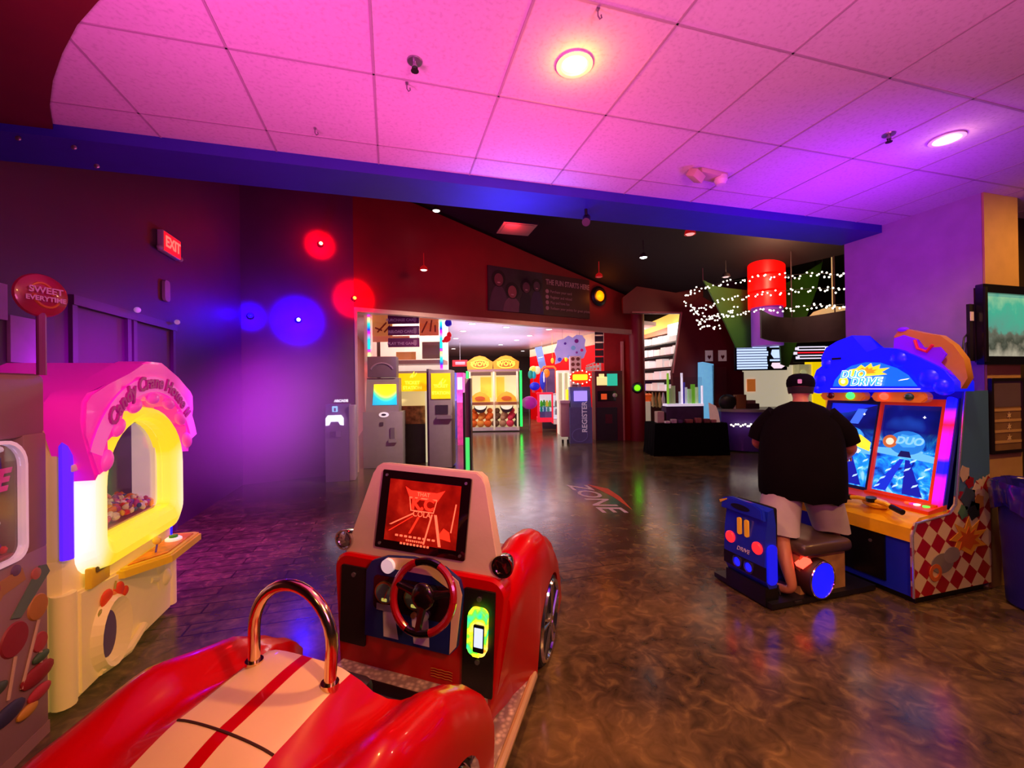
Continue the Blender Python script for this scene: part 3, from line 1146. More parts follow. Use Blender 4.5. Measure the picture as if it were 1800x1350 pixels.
# roof
rf = MB()
up_ = [(-0.58, 1.43), (-0.595, 1.50), (-0.585, 1.60), (-0.54, 1.645), (-0.38, 1.68), (-0.20, 1.755), (-0.05, 1.82), (0.02, 1.84), (0.20, 1.84), (0.28, 1.81), (0.40, 1.73), (0.52, 1.68), (0.60, 1.655), (0.645, 1.61), (0.65, 1.50), (0.635, 1.45), (0.60, 1.435)]
dn = []
for k in range(7):
    a0_, a1_ = pi * (0.045 + 0.13 * k), pi * (0.045 + 0.13 * (k + 1))
    for q in range(6):
        t = q / 5
        a = a0_ + (a1_ - a0_) * t
        R_ = 0.53 - 0.045 * sin(pi * t)
        dn.append((0.05 + R_ * 1.02 * cos(a), 1.11 + R_ * 0.98 * sin(a)))
roofpoly = up_[::-1] + [(-0.50, 1.40)]
outl = up_[::1] + dn
rf.prism(outl[::-1], (0, 0.06, 0), X, Z, 0.165, bev=0.015)
rf2 = rf
rf2.prism([(-0.58, 1.46), (-0.58, 1.60), (-0.38, 1.675), (0.02, 1.83), (0.20, 1.83), (0.40, 1.72), (0.62, 1.64), (0.62, 1.46)][::-1], (0, 0.06, 0), X, Z, 0.55 * -1)
for v in rf2.bm.verts:
    pass
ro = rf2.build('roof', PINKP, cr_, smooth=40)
for k in range(7):
    a = pi * (0.045 + 0.13 * (k + 0.5))
    lb = MB()
    lb.ball((0.05 + 0.505 * cos(a), -0.105, 1.11 + 0.49 * sin(a)), (0.062, 0.03, 0.040), 14, None, (0, pi / 2 - a, 0))
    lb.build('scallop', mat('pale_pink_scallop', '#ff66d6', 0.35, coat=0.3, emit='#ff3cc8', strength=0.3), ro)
bnd = MB()
NB = 26
for ii, (ra, rb_, yy) in enumerate(((0.545, 0.645, -0.112),)):
    for k in range(NB):
        aa, ab = pi * (0.1 + 0.78 * k / NB), pi * (0.1 + 0.78 * (k + 1) / NB)
        P_ = lambda R_, a: (0.05 + R_ * 1.02 * cos(a), yy, 1.11 + R_ * 0.98 * sin(a))
        bnd.quad([P_(ra, aa), P_(rb_, aa), P_(rb_, ab), P_(ra, ab)])
bnd.build('banner', mat('light_pink_band', '#ff8ae0', 0.35, emit='#ff5ad4', strength=0.35), ro)
s_txt = text('Candy Crane House II', 0.118, mat('magenta_letters', '#b00a8c', 0.4, emit='#c0109a', strength=0.15), ro, (0.05, -0.118, 1.705), (pi / 2, 0, 0), ext=0.006, bold=0.003, shear=0.2, arc=0.56)
# LED edge strips, handles, shelf with controls
st_ = MB()
st_.tube([(W1 + 0.0, 0.06, 0.12), (W1 + 0.005, 0.05, 0.6), (W1 + 0.005, 0.05, 1.40)], 0.022, 8)
st_.build('led_strip', BLULED, cr_, label='blue led strip')
st3 = MB()
st3.tube([(W0 + 0.03, 0.0, 0.80), (W0 + 0.03, 0.0, 1.40)], 0.028, 8)
st3.build('led_strip', VIOLED, cr_, label='violet led strip')
hn = MB()
hn.box(W0 + 0.02, -0.44, -0.03, 0.02, 1.24, 1.28, bev=0.008)
hn.build('bracket', mat('white_bracket', '#e6e6f4', 0.3), cr_)
sh = MB()
sh.prism([(-0.14, 0.0), (-0.14, -0.04), (0.06, -0.20), (0.50, -0.20), (0.53, -0.15), (0.53, 0.0)], (0, 0, 0.525), X, Y, 0.055, bev=0.012)
YELP = mat('yellow_shelf_plastic', '#f0dc30', 0.4, coat=0.2)
sho = sh.build('control_shelf', YELP, cr_)
pp = MB()
pp.prism([(-0.09, -0.03), (0.08, -0.165), (0.46, -0.165), (0.49, -0.03)], (0, 0, 0.583), X, Y, 0.004)
pp.build('control_decal', mat('orange_decal', '#e08a1c', 0.4, var=0.3, vscale=20), sho)
js = MB()
js.tube([(0.10, -0.09, 0.585), (0.11, -0.095, 0.645)], 0.006, 8, mat('lilac_stick', '#6a5ad0', 0.3))
js.ball((0.11, -0.095, 0.662), 0.027, 14, mat('yellow_ball', '#ffe860', 0.3, coat=0.5))
js.build('joystick', None, sho)
gb = MB()
gb.lathe([(0.050, 0.0), (0.050, 0.012), (0.040, 0.02), (0.001, 0.02)], (0.34, -0.09, 0.586), (0, 0, 1), 24, mat('white_ring', '#fffbe8', 0.3, emit='#fffbe8', strength=0.4))
gb.lathe([(0.026, 0.0), (0.026, 0.028), (0.001, 0.034)], (0.34, -0.09, 0.592), (0, 0, 1), 20, mat('green_button', '#3aa02c', 0.3))
gb.build('button', None, sho, label='green push button in a white ring')
bxm = MB()
bxm.box(-0.42, -0.26, -0.035, 0.0, 0.585, 0.70, YELP, bev=0.01)
bxm.ringprism(rrect(-0.39, -0.28, 0.665, 0.698, 0.005, 2), rrect(-0.375, -0.295, 0.672, 0.692, 0.004, 2), (0, -0.035, 0), X, Z, 0.01, mat('olive_frame', '#6a6238', 0.5))
bxm.build('ticket_box', None, cr_)
# prize door: moulded oval recess
o1 = circ(-0.25, 0.26, 0.075, 24, 0.13)
o2 = circ(-0.23, 0.26, 0.14, 24, 0.19)
o3 = circ(-0.23, 0.26, 0.17, 24, 0.22)
pd_ = MB()
ring_between(pd_, o1, o2, -0.012, -0.055, CRB)
ring_between(pd_, o2, o3, -0.055, -0.008, CRB)
pdo = pd_.build('prize_door', None, cr_, smooth=60)
pq = MB()
pq.prism(o1, (0, -0.012, 0), X, Z, 0.004)
pq.build('door_flap', mat('dark_lilac_flap', '#5a4a68', 0.35), pdo)
pr2 = MB()
pr2.tube([(-0.33, -0.01, 0.09), (-0.1, -0.035, 0.075), (0.08, -0.03, 0.13)], 0.025, 8)
pr2.build('tray_lip', CRB, pdo)
fr = MB()
ORA = mat('orange_fruit_print', '#f0561c', 0.5)
GRN = mat('green_leaf_print', '#a8b040', 0.5)
for cx_, cz_, rx_, rz_, mt_ in ((-0.17, 0.50, 0.055, 0.05, ORA), (-0.06, 0.495, 0.055, 0.05, ORA), (-0.11, 0.475, 0.04, 0.04, mat('peach_print', '#f09a3a', 0.5)), (-0.22, 0.42, 0.03, 0.045, GRN), (-0.25, 0.36, 0.022, 0.05, mat('red_print', '#d83a20', 0.5)), (0.0, 0.465, 0.035, 0.03, ORA)):
    fr.ball((cx_, -0.020, cz_), (rx_, 0.012, rz_), 14, mt_)
fr.tube([(-0.10, -0.022, 0.52), (-0.09, -0.024, 0.565)], 0.005, 6, GRN)
for v_ in fr.bm.verts:
    v_.co.x -= 0.10
    v_.co.z -= 0.03
fr.build('fruit_relief', None, cr_)

# ---------------------------------------------------------------- its neighbour with painted sweets, at the frame's edge
cm_ = thing('candy_vending_machine', 'dusky candy machine painted with lollipops, beside the pink-roofed claw machine', 'claw machine', (-1.60, 2.12, 0), pi / 2)
LILB = mat('dusky_pink_cabinet', '#927074', 0.5, var=0.1, vscale=3)
k1 = MB()
k1.box(-0.60, 0.50, 0.02, 0.80, 0.05, 0.92, bev=0.015)
k1.box(0.36, 0.50, 0.02, 0.80, 0.9, 1.46, bev=0.015)
k1.box(-0.60, -0.5, 0.02, 0.80, 0.9, 1.46, bev=0.015)
k1.box(-0.60, 0.50, 0.02, 0.80, 1.44, 1.74, bev=0.03)
k1.box(-0.5, 0.4, 0.74, 0.79, 0.9, 1.5)
k1.box(-0.60, 0.50, 0.02, 0.78, 0.0, 0.06)
k1.build('cabinet', LILB, cm_)
wo_ = rrect(-0.48, 0.355, 0.905, 1.445, (0.06, 0.06, 0.12, 0.12), 6)
wi_ = rrect(-0.465, 0.34, 0.92, 1.43, (0.055, 0.055, 0.11, 0.11), 6)
k2 = MB()
k2.ringprism(wo_, wi_, (0, 0.03, 0), X, Z, 0.03)
k2.build('window_frame', mat('white_window_frame', '#f2e6f4', 0.3, emit='#e0c8ec', strength=0.25), cm_)
MB().prism(wi_, (0, 0.02, 0), X, Z, 0.004).build('window_pane', GLASS, cm_)
k3 = MB()
k3.box(-0.48, 0.36, 0.62, 0.66, 0.9, 1.45, mat('white_lit_back', '#d8c8e4', 0.5, emit='#c8a8e0', strength=0.6))
k3.box(0.15, 0.345, 0.10, 0.12, 1.08, 1.20, mat('yellow_sign', '#ffe02a', 0.4, emit='#ffd81e', strength=0.6))
k3.ball((0.28, 0.10, 1.13), (0.055, 0.03, 0.07), 16, mat('yellow_lit_toy', '#ffe02a', 0.4, emit='#ffd81e', strength=0.5))
k3.tube([(0.30, 0.10, 1.14), (0.335, 0.10, 1.25), (0.325, 0.10, 1.36)], 0.02, 8, mat('blue_arc', '#2a3ac8', 0.4))
k3.tube([(-0.2, 0.2, 1.30), (0.33, 0.08, 1.40)], 0.014, 8, WHITP)
k3.tube([(-0.2, 0.2, 1.03), (0.34, 0.10, 1.07)], 0.012, 8, WHITP)
k3.tube([(0.18, 0.16, 1.30), (0.26, 0.16, 1.36), (0.33, 0.16, 1.33)], 0.02, 8, mat('pink_arc', '#e23a9c', 0.4))
k3.build('prize_rack', None, cm_)
text('ME', 0.13, mat('magenta_print', '#d81e8c', 0.4, emit='#d81e8c', strength=0.3), cm_, (0.245, 0.06, 1.26), (pi / 2, 0, 0), name='window_lettering', bold=0.006, shear=0.3)
k4 = MB()
k4.box(-0.47, 0.355, 0.05, 0.60, 0.90, 0.93, mat('candy_bed', '#c06a80', 0.6))
candies(k4, -0.40, 0.34, 0.05, 0.5, lambda x, y: 0.945 + 0.12 * y + 0.02 * sin(9 * x), 230, 9, (0.018, 0.03))
tag(k4.build('candy_pile', None, cm_), kind='stuff')
k5 = MB()
PR = lambda n, c: mat('print_' + n, c, 0.55)
for x_, z_, r_, c_2, sx2 in ((0.30, 0.56, 0.075, '#8c2430', 0.04), (0.43, 0.64, 0.06, '#b07838', 0.1), (0.10, 0.62, 0.10, '#5a1c30', -0.05), (0.44, 0.47, 0.045, '#a83c40', 0.0), (0.20, 0.82, 0.03, '#a04a58', None), (0.31, 0.86, 0.025, '#6a5078', None), (0.42, 0.80, 0.028, '#b0645a', None)):
    k5.lathe([(r_, 0), (r_ * 0.93, 0.006), (0.001, 0.010)], (x_, 0.02, z_), (0, -1, 0), 22, PR(c_2[1:], c_2))
    if sx2 is not None:
        k5.tube([(x_, 0.016, z_ - r_), (x_ - sx2, 0.016, 0.32)], 0.007, 6, PR('stick', '#c0a090'))
k5.prism([(0.28, 0.66), (0.33, 0.64), (0.50, 0.78), (0.48, 0.82), (0.44, 0.83)], (0, 0.02, 0), X, Z, 0.006, PR('teal', '#5c7468'))
k5.prism([(0.10, 0.70), (0.20, 0.84), (0.34, 0.86), (0.36, 0.80), (0.24, 0.78), (0.16, 0.68)], (0, 0.02, 0), X, Z, 0.005, PR('ochre', '#a87a50'))
for x_, z_, a_, c_2 in ((0.42, 0.33, 0.10, '#8c1c24'), (0.26, 0.26, 0.09, '#2e2c50'), (0.43, 0.24, 0.07, '#b03040'), (0.36, 0.20, 0.06, '#c08c30'), (0.12, 0.24, 0.09, '#6c1420'), (0.44, 0.40, 0.05, '#3c5c40'), (0.20, 0.40, 0.06, '#384838')):
    k5.ball((x_, 0.015, z_), (a_, 0.014, a_ * 0.45), 14, PR(c_2[1:], c_2))
k5.build('sweets_print', None, cm_)
# round lollipop topper
lt = thing('lollipop_topper', 'round red and orange lollipop-shaped sign on a pink stick, above the claw machines', 'sign', (-1.63, 2.605, 1.735), pi / 2 - 0.5)
l1 = MB()
l1.tube([(0, 0, 0), (0, 0, 0.30)], 0.018, 10)
l1.build('stick', mat('pink_stick', '#8c3480', 0.4), lt)
l2 = MB()
l2.lathe([(0.001, -0.028), (0.07, -0.024), (0.10, -0.01), (0.105, 0.0), (0.10, 0.01), (0.07, 0.024), (0.001, 0.028)], (0, 0, 0.385), (0, 1, 0), 36, mat('lolly_red', '#a02048', 0.3, coat=0.4, var=0.2))
l2o = l2.build('disc', None, lt)
l3 = MB()
for t_ in range(2):
    l3.tube([((0.03 + 0.03 * k / 12 + 0.008 * t_) * cos(0.6 * k * 0.5 + pi * t_), -0.027 + 0.012 * (k / 12) ** 2, 0.385 + (0.03 + 0.058 * k / 12) * sin(0.6 * k * 0.5 + pi * t_)) for k in range(13)], 0.007, 6)
l3.build('swirl', mat('lolly_orange', '#c86a30', 0.3), l2o)
text('SWEET', 0.042, mat('lolly_white', '#d8a8d0', 0.4), lt, (0.0, -0.037, 0.405), (pi / 2, 0, 0), bold=0.001)
text('EVERYTIME', 0.031, mat('lolly_white', '#d8a8d0', 0.4), lt, (0.0, -0.037, 0.365), (pi / 2, 0, 0), bold=0.001)

# ================================================================ two-seat driving game, right
dv = thing('driving_game_cabinet', 'two-player driving arcade cabinet with blue lit marquee and two big screens', 'arcade machine', (3.64, 2.80, 0), -pi / 2)
DB = mat('deep_blue_cabinet', '#1428c8', 0.35, coat=0.2)


def f_check(nt, tc):
    """printed side art: blue upper part, tilted red and cream chequer below"""
    v = sep(nt, tc.outputs['Object'])
    mp = nt.nodes.new('ShaderNodeMapping')
    mp.inputs['Rotation'].default_value = (radians(38), 0, 0)
    nt.links.new(tc.outputs['Object'], mp.inputs['Vector'])
    wv = nt.nodes.new('ShaderNodeCombineXYZ')
    s2 = sep(nt, mp.outputs[0])
    nt.links.new(s2[1], wv.inputs[0])
    nt.links.new(s2[2], wv.inputs[1])
    nd = nt.nodes.new('ShaderNodeTexChecker')
    nd.inputs['Scale'].default_value = 9.0
    nd.inputs['Color1'].default_value = srgb('#a01020') + (1,)
    nd.inputs['Color2'].default_value = srgb('#d8c4a4') + (1,)
    nt.links.new(wv.outputs[0], nd.inputs['Vector'])
    n = noise(nt, tc.outputs['Object'], 7, 3, 1.0)
    up = math_(nt, 'ADD', v[2], math_(nt, 'MULTIPLY', n, 0.22))
    diag = math_(nt, 'ADD', up, math_(nt, 'MULTIPLY', v[1], -0.35))
    f = math_(nt, 'GREATER_THAN', diag, 0.72)
    return mixc(nt, f, nd.outputs[0], '#4a7aa0')


SIDE = node_mat('chequered_side_art', f_check, rough=0.3, coat=0.3)
prof = [(0.0, 0.06), (0.0, 0.52), (0.04, 0.60), (0.40, 0.64), (0.47, 0.70), (0.58, 1.44), (0.60, 1.56), (0.86, 1.56), (0.86, 0.06)]
for s_i, sx_ in enumerate((-1, 1)):
    sp = MB()
    x0 = 0.60 if sx_ > 0 else -0.44
    sp.prism(prof if sx_ > 0 else prof[::-1], (x0 - 0.02 * sx_, 0, 0), Y, Z, 0.02 * 1 if sx_ > 0 else -0.02)
    spo = sp.build('side_panel', SIDE, dv, label='red and cream chequered side panel', smooth=0)
    ed = MB()
    ed.tube([(x0, p[0] - 0.004, p[1]) for p in prof[:7]], 0.008, 6)
    ed.build('edge_trim', mat('chrome_edge', '#dcd8ea', 0.2, 0.8), spo)
    if sx_ > 0:
        ar = MB()
        flame = [(0.50, 0.36), (0.40, 0.30), (0.46, 0.42), (0.38, 0.44), (0.48, 0.49), (0.44, 0.56), (0.55, 0.51), (0.60, 0.60), (0.63, 0.51), (0.72, 0.56), (0.68, 0.48), (0.80, 0.48), (0.70, 0.42), (0.80, 0.36), (0.68, 0.36), (0.62, 0.30)]
        ar.prism(flame, (0.602, 0, 0), Y, Z, 0.003, mat('flame_yellow_print', '#e0a030', 0.4))
        ar.prism([(p[0] * 0.6 + 0.235, p[1] * 0.6 + 0.165) for p in flame], (0.605, 0, 0), Y, Z, 0.002, mat('flame_orange_print', '#c85a1c', 0.4))
        ar.prism(circ(0.30, 0.28, 0.12, 18, 0.075), (0.602, 0, 0), Y, Z, 0.004, mat('grey_cloud_print', '#7c7472', 0.5))
        ar.prism(circ(0.40, 0.33, 0.09, 16, 0.06), (0.602, 0, 0), Y, Z, 0.0045, mat('grey_cloud_print2', '#8c8480', 0.5))
        ar.ringprism(circ(0.22, 0.22, 0.065, 16), circ(0.22, 0.22, 0.035, 16), (0.602, 0, 0), Y, Z, 0.006, mat('orange_ring_print', '#c0602c', 0.4))
        for cx_, cz_, rr_, c_2 in ((0.60, 0.74, 0.07, '#38485a'), (0.66, 0.64, 0.06, '#20262c'), (0.54, 0.64, 0.045, '#4c7a60'), (0.72, 0.70, 0.05, '#a87838'), (0.62, 0.86, 0.04, '#8c1420'), (0.70, 0.80, 0.04, '#d0c0a8'), (0.56, 0.93, 0.05, '#c8b89c')):
            ar.prism([(cx_ + rr_ * (1 + 0.35 * (k % 2)) * cos(2 * pi * k / 10), cz_ + rr_ * (1 + 0.35 * (k % 2)) * sin(2 * pi * k / 10)) for k in range(10)], (0.602, 0, 0), Y, Z, 0.003, mat('art_' + c_2[1:], c_2, 0.45))
        ar.build('side_art', None, spo)
bd = MB()
bd.box(-0.42, 0.58, 0.03, 0.85, 0.05, 0.50, DB)
bd.box(-0.42, 0.58, 0.62, 0.85, 0.5, 1.56, DB)
bd.box(-0.41, 0.57, 0.06, 0.82, 0.0, 0.06, BLACK)
bd.build('body', None, dv)
dr = MB()
dr.box(-0.02, 0.40, 0.015, 0.04, 0.10, 0.46)
dro = dr.build('coin_door', mat('black_door', '#08080c', 0.3), dv)
for x_, z_ in ((0.08, 0.38), (0.30, 0.38)):
    MB().cyl((x_, 0.015, z_), (x_, 0.008, z_), 0.012, n=12).build('lock', STEEL, dro)
# sloping yellow control panel
cp = MB()
cp.prism([(0.005, 0.46), (0.005, 0.56), (0.10, 0.63), (0.42, 0.66), (0.42, 0.52)], (-0.42, 0, 0), Y, Z, 1.0)
cpo = cp.build('control_panel', mat('yellow_dash', '#f0c018', 0.35, coat=0.2, var=0.1), dv)
org = MB()
org.prism([(0.20, 0.665), (0.40, 0.70), (0.40, 0.66), (0.20, 0.64)][::-1], (-0.42, 0, 0), Y, Z, 1.0)
org.box(0.06, 0.57, 0.30, 0.36, 0.64, 0.70)
org.build('orange_ledge', mat('orange_red_plastic', '#e84a14', 0.35, emit='#c82808', strength=0.12), cpo)


def handlebar(x):
    h = MB()
    h.ball((x, 0.10, 0.665), (0.10, 0.07, 0.04), 16, mat('yellow_cowl', '#ffc818', 0.3, coat=0.4))
    h.cyl((x, 0.05, 0.685), (x, 0.045, 0.715), 0.035, n=16, mt=BLACK)
    h.tube([(x - 0.20, 0.02, 0.67), (x - 0.10, 0.05, 0.69), (x + 0.10, 0.05, 0.69), (x + 0.20, 0.02, 0.67)], 0.016, 8, mat('yellow_cowl', '#ffc818', 0.3))
    h.tube([(x - 0.24, 0.01, 0.665), (x - 0.15, 0.035, 0.68)], 0.022, 10, BLACK)
    h.tube([(x + 0.15, 0.035, 0.68), (x + 0.24, 0.01, 0.665)], 0.022, 10, BLACK)
    h.build('handlebar', None, cpo)


handlebar(-0.17)
handlebar(0.29)
for x_, c_2 in ((0.40, '#ff5a2a'), (0.46, '#f4f0ff'), (0.52, '#5aff50'), (0.43, '#ff30a0')):
    MB().cyl((x_, 0.28, 0.655), (x_, 0.28, 0.685), 0.022, n=14).build('start_button', emi('button_' + c_2[1:], c_2, 1.2), cpo)

# screens, leaning back
sl_ = Vector((0, 0.19, 0.78)).normalized()
so = Vector((0, 0.36, 0.67))
sn = X.cross(sl_)


def f_screen(nt, tc):
    v = sep(nt, tc.outputs['Object'])
    n1 = noise(nt, tc.outputs['Object'], 6.5, 4, 2.5)
    lo = ramp(nt, n1, [(0.3, '#0a1c8c'), (0.45, '#1460d8'), (0.58, '#1ea0f0'), (0.68, '#8ad8ff'), (0.8, '#0a40c0')])
    n2 = noise(nt, tc.outputs['Object'], 3.0, 2)
    hi = ramp(nt, n2, [(0.3, '#05041c'), (0.6, '#0c1470'), (0.8, '#1a48b0')])
    f = nt.nodes.new('ShaderNodeMapRange')
    f.inputs[1].default_value = 1.02
    f.inputs[2].default_value = 1.22
    nt.links.new(v[2], f.inputs[0])
    return mixc(nt, f.outputs[0], lo, hi)


SCRM = node_mat('blue_game_screen', f_screen, rough=0.12, strength=1.1)
fr_ = MB()
fr_.prism([(-0.42, -0.02), (0.58, -0.02), (0.58, 0.86), (-0.42, 0.86)], so, X, sl_, -0.04, DB)
fr_.build('screen_backboard', None, dv)
for cx_, col, nm in ((-0.172, mat('dark_teal_bezel', '#103448', 0.3, coat=0.3), 'left'), (0.285, mat('orange_bezel', '#e84818', 0.35, emit='#e83a10', strength=0.22), 'right')):
    f1 = MB()
    hw_ = 0.230 if nm == 'left' else 0.245
    o_ = [(cx_ - 0.227 - (0.02 if nm == 'left' else 0), 0.0), (cx_ + hw_, 0.0), (cx_ + hw_, 0.84), (cx_ - 0.227 - (0.02 if nm == 'left' else 0), 0.84)]
    i_ = [(cx_ - 0.205, 0.04), (cx_ + 0.213, 0.04), (cx_ + 0.213, 0.785), (cx_ - 0.205, 0.785)]
    f1.ringprism(o_, i_, so + sn * 0.0, X, sl_, 0.03, col)
    fo = f1.build('screen_frame', None, dv)
    d1 = MB()
    d1.prism(i_, so, X, sl_, 0.008)
    dsp = d1.build('display', SCRM, fo, label='glowing blue game display')
    a_ = MB()
    q = lambda pts, c, k=0.0095, e=1.0: a_.prism([(cx_ + x, z) for x, z in pts], so + sn * k, X, sl_, 0.0006, emi('scr_' + c[1:], c, e))
    q([(-0.21, 0.36), (0.21, 0.33), (0.21, 0.38), (0.0, 0.42), (-0.21, 0.41)], '#5ab8f0')
    q([(-0.05, 0.35), (0.05, 0.35), (0.03, 0.40), (-0.03, 0.40)], '#0c1450', 0.0103)
    q([(-0.20, 0.05), (-0.10, 0.05), (0.0, 0.33), (-0.03, 0.33)], '#1030d0')
    q([(0.02, 0.05), (0.16, 0.05), (0.04, 0.33), (0.01, 0.33)], '#0c1ca0')
    for k in range(11):
        x_ = -0.19 + 0.37 * ((k * 37) % 11) / 11
        z_ = 0.06 + 0.27 * ((k * 23) % 11) / 11
        q([(x_, z_), (x_ + 0.035, z_ + 0.02), (x_ + 0.045, z_ + 0.04), (x_ + 0.01, z_ + 0.022)], '#a8e0ff', 0.011, 1.1)
    q(circ(0.0, 0.47, 0.13, 24, 0.10), '#1a78d0', 0.0098)
    q(circ(-0.12, 0.47, 0.055, 20, 0.055), '#b0622c', 0.0108)
    q(circ(-0.12, 0.47, 0.03, 16, 0.03), '#f4e0c0', 0.0116)
    q([(-0.07, 0.47), (-0.04, 0.54), (0.02, 0.53), (0.08, 0.55), (0.12, 0.50), (0.06, 0.44), (-0.02, 0.43)], '#3aa0f0', 0.0112)
    if nm == 'left':
        q([(-0.18, 0.52), (0.10, 0.50), (0.19, 0.44), (0.19, 0.36), (0.05, 0.40), (-0.10, 0.46)], '#ffe030', 0.0118, 1.1)
        q([(-0.10, 0.44), (0.0, 0.41), (0.12, 0.36), (0.10, 0.33), (-0.06, 0.38)], '#eaf6ff', 0.012, 1.1)
        q([(-0.21, 0.68), (-0.05, 0.70), (0.20, 0.78), (0.05, 0.785), (-0.21, 0.785)], '#1428e0', 0.0100)
        q([(-0.02, 0.60), (0.06, 0.60), (0.12, 0.74), (0.04, 0.74)], '#3a70f0', 0.0106)
    q([(0.10, 0.68), (0.105, 0.688), (0.113, 0.69), (0.105, 0.695), (0.10, 0.705), (0.095, 0.695), (0.087, 0.69), (0.095, 0.688)], '#e8f4ff', 0.0114, 1.4)
    a_.build('game_graphic', None, fo)
    if nm == 'right':
        text('DUO', 0.085, emi('duo_title_blue', '#7ac8ff', 1.0), fo, so + X * (cx_ + 0.02) + sl_ * 0.485 + sn * 0.013, (pi / 2 - math.atan2(sl_.y, sl_.z), 0, 0), bold=0.003, shear=0.2)
# vertical colour strip down the near edge
ls = MB()
ls.prism(rrect(0.528, 0.572, 0.0, 0.86, 0.015, 3), so + sn * 0.0, X, sl_, 0.045)


def f_strip(nt, tc):
    v = sep(nt, tc.outputs['Object'])
    mr = nt.nodes.new('ShaderNodeMapRange')
    mr.inputs[1].default_value = 0.67
    mr.inputs[2].default_value = 1.50
    nt.links.new(v[2], mr.inputs[0])
    return ramp(nt, mr.outputs[0], [(0.0, '#ff1414'), (0.10, '#ff18e0'), (0.24, '#f018ff'), (0.32, '#1a18ff'), (0.42, '#1a18ff'), (0.5, '#ff10e8'), (0.66, '#ff10d0'), (0.76, '#ff1840'), (0.84, '#ff20e0'), (0.92, '#1818ff'), (1.0, '#1010f0')])


ls.build('light_strip', node_mat('strip_gradient', f_strip, strength=1.4), dv, label='magenta and blue light strip')
# lamp pods above each screen
for cx_, gx, rx_ in ((-0.17, '#20ff38', None), (0.285, None, '#ff2a1a')):
    pdm = MB()
    pdm.prism(rrect(cx_ - 0.20, cx_ + 0.20, 0, 0.085, 0.04, 5), (0, 0.44, 1.47), X, Z, 0.07, bev=0.012)
    pdo = pdm.build('lamp_pod', mat('gold_pod', '#f0a030', 0.35, coat=0.3, emit='#e07010', strength=0.15), dv)
    for sx_, on in ((-0.10, rx_ or '#5a0c10'), (0.08, gx or '#2c6a3a')):
        l_ = MB()
        l_.ball((cx_ + sx_, 0.375, 1.515), (0.038, 0.028, 0.032), 16)
        lit = (sx_ < 0 and rx_) or (sx_ > 0 and gx)
        l_.build('bulb', emi('bulb_' + on[1:], on, 7.0) if lit else mat('bulb_off_' + on[1:], on, 0.15, coat=1.0), pdo, label=('lit ' if lit else 'unlit ') + ('green' if sx_ > 0 else 'red') + ' signal lamp')
# marquee
MQB = mat('marquee_blue', '#1220e8', 0.35, emit='#0a10ff', strength=0.75, var=0.1)
mo = [(-0.43, 1.54), (-0.44, 1.66), (-0.40, 1.76), (-0.34, 1.80), (-0.35, 1.88), (-0.30, 1.97), (-0.2, 2.02), (-0.06, 2.06), (0.06, 1.90), (0.16, 1.93), (0.29, 1.91), (0.42, 1.84), (0.53, 1.77), (0.60, 1.72), (0.66, 1.63), (0.66, 1.56)]
mq = MB()
mq.prism(mo[::-1], (0, 0.36, 0), X, Z, -0.24, bev=0.02)
for cx_, cz_, r_ in ((-0.37, 1.66, 0.08), (-0.30, 1.82, 0.06), (0.50, 1.66, 0.09), (0.30, 1.82, 0.08), (0.58, 1.60, 0.07), (-0.41, 1.58, 0.05)):
    mq.ball((cx_, 0.40, cz_), (r_, 0.07, r_), 16)
mqo = mq.build('marquee', MQB, dv, label='glowing blue marquee')
dm = MB()
do = [(-0.22, 1.60), (-0.20, 1.66), (-0.14, 1.73), (-0.05, 1.785), (0.07, 1.81), (0.18, 1.80), (0.30, 1.75), (0.38, 1.69), (0.44, 1.60)]
dm.prism(do[::-1] , (0, 0.36, 0), X, Z, -0.018)
for v in dm.bm.verts:
    v.co.y = 0.70 - v.co.y if False else v.co.y
dmo = MB()
dmo.prism(do[::-1], (0, 0.345, 0), X, Z, 0.018, bev=0.004)
dm.bm.free()
lg = dmo.build('logo_panel', mat('logo_panel_blue', '#1a6cf0', 0.3, emit='#1068ff', strength=1.0, var=0.2, vscale=5), mqo)
fl_ = MB()
fo_ = [(-0.10, 1.69), (-0.06, 1.75), (0.00, 1.76), (0.04, 1.79), (0.07, 1.765), (0.12, 1.80), (0.13, 1.765), (0.19, 1.785), (0.18, 1.75), (0.26, 1.755), (0.20, 1.72), (0.24, 1.70), (0.10, 1.69)]
yf = 0.325
fl_.prism(fo_[::-1], (0, yf, 0), X, Z, 0.004, emi('logo_yellow', '#ffd22a', 1.2))
fl_.prism([(p[0] * 0.55 + 0.03, p[1] * 0.55 + 0.78) for p in fo_][::-1], (0, yf - 0.004, 0), X, Z, 0.003, emi('logo_orange', '#ff8a1a', 1.2))
fl_.prism(circ(-0.115, 1.645, 0.042, 20), (0, yf, 0), X, Z, 0.006, emi('logo_yellow', '#ffd22a', 1.2))
fl_.prism(circ(-0.115, 1.645, 0.02, 16), (0, yf - 0.006, 0), X, Z, 0.003, emi('logo_cream', '#fff4c0', 1.2))
fl_.prism([(0.34, 1.655), (0.40, 1.665), (0.385, 1.655), (0.32, 1.645)], (0, yf, 0), X, Z, 0.003, emi('logo_cream', '#fff4c0', 1.2))
fl_.build('flame_logo', None, mqo)
WB = emi('logo_cream', '#fff4c0', 1.2)
CB = emi('logo_cyan', '#2ab8ff', 1.1)
for dy, bl, mt_ in ((0.0, 0.006, WB), (-0.005, 0.0005, CB)):
    text('DUO', 0.092, mt_, mqo, (-0.03, yf - 0.012 + dy, 1.705), (pi / 2, 0, 0), bold=bl, shear=0.25)
    text('DRIVE', 0.092, mt_, mqo, (0.075, yf - 0.012 + dy, 1.64), (pi / 2, 0, 0), bold=bl, shear=0.25)
ub = MB()
ub.box(-0.25, 0.45, 0.34, 0.36, 1.575, 1.583)
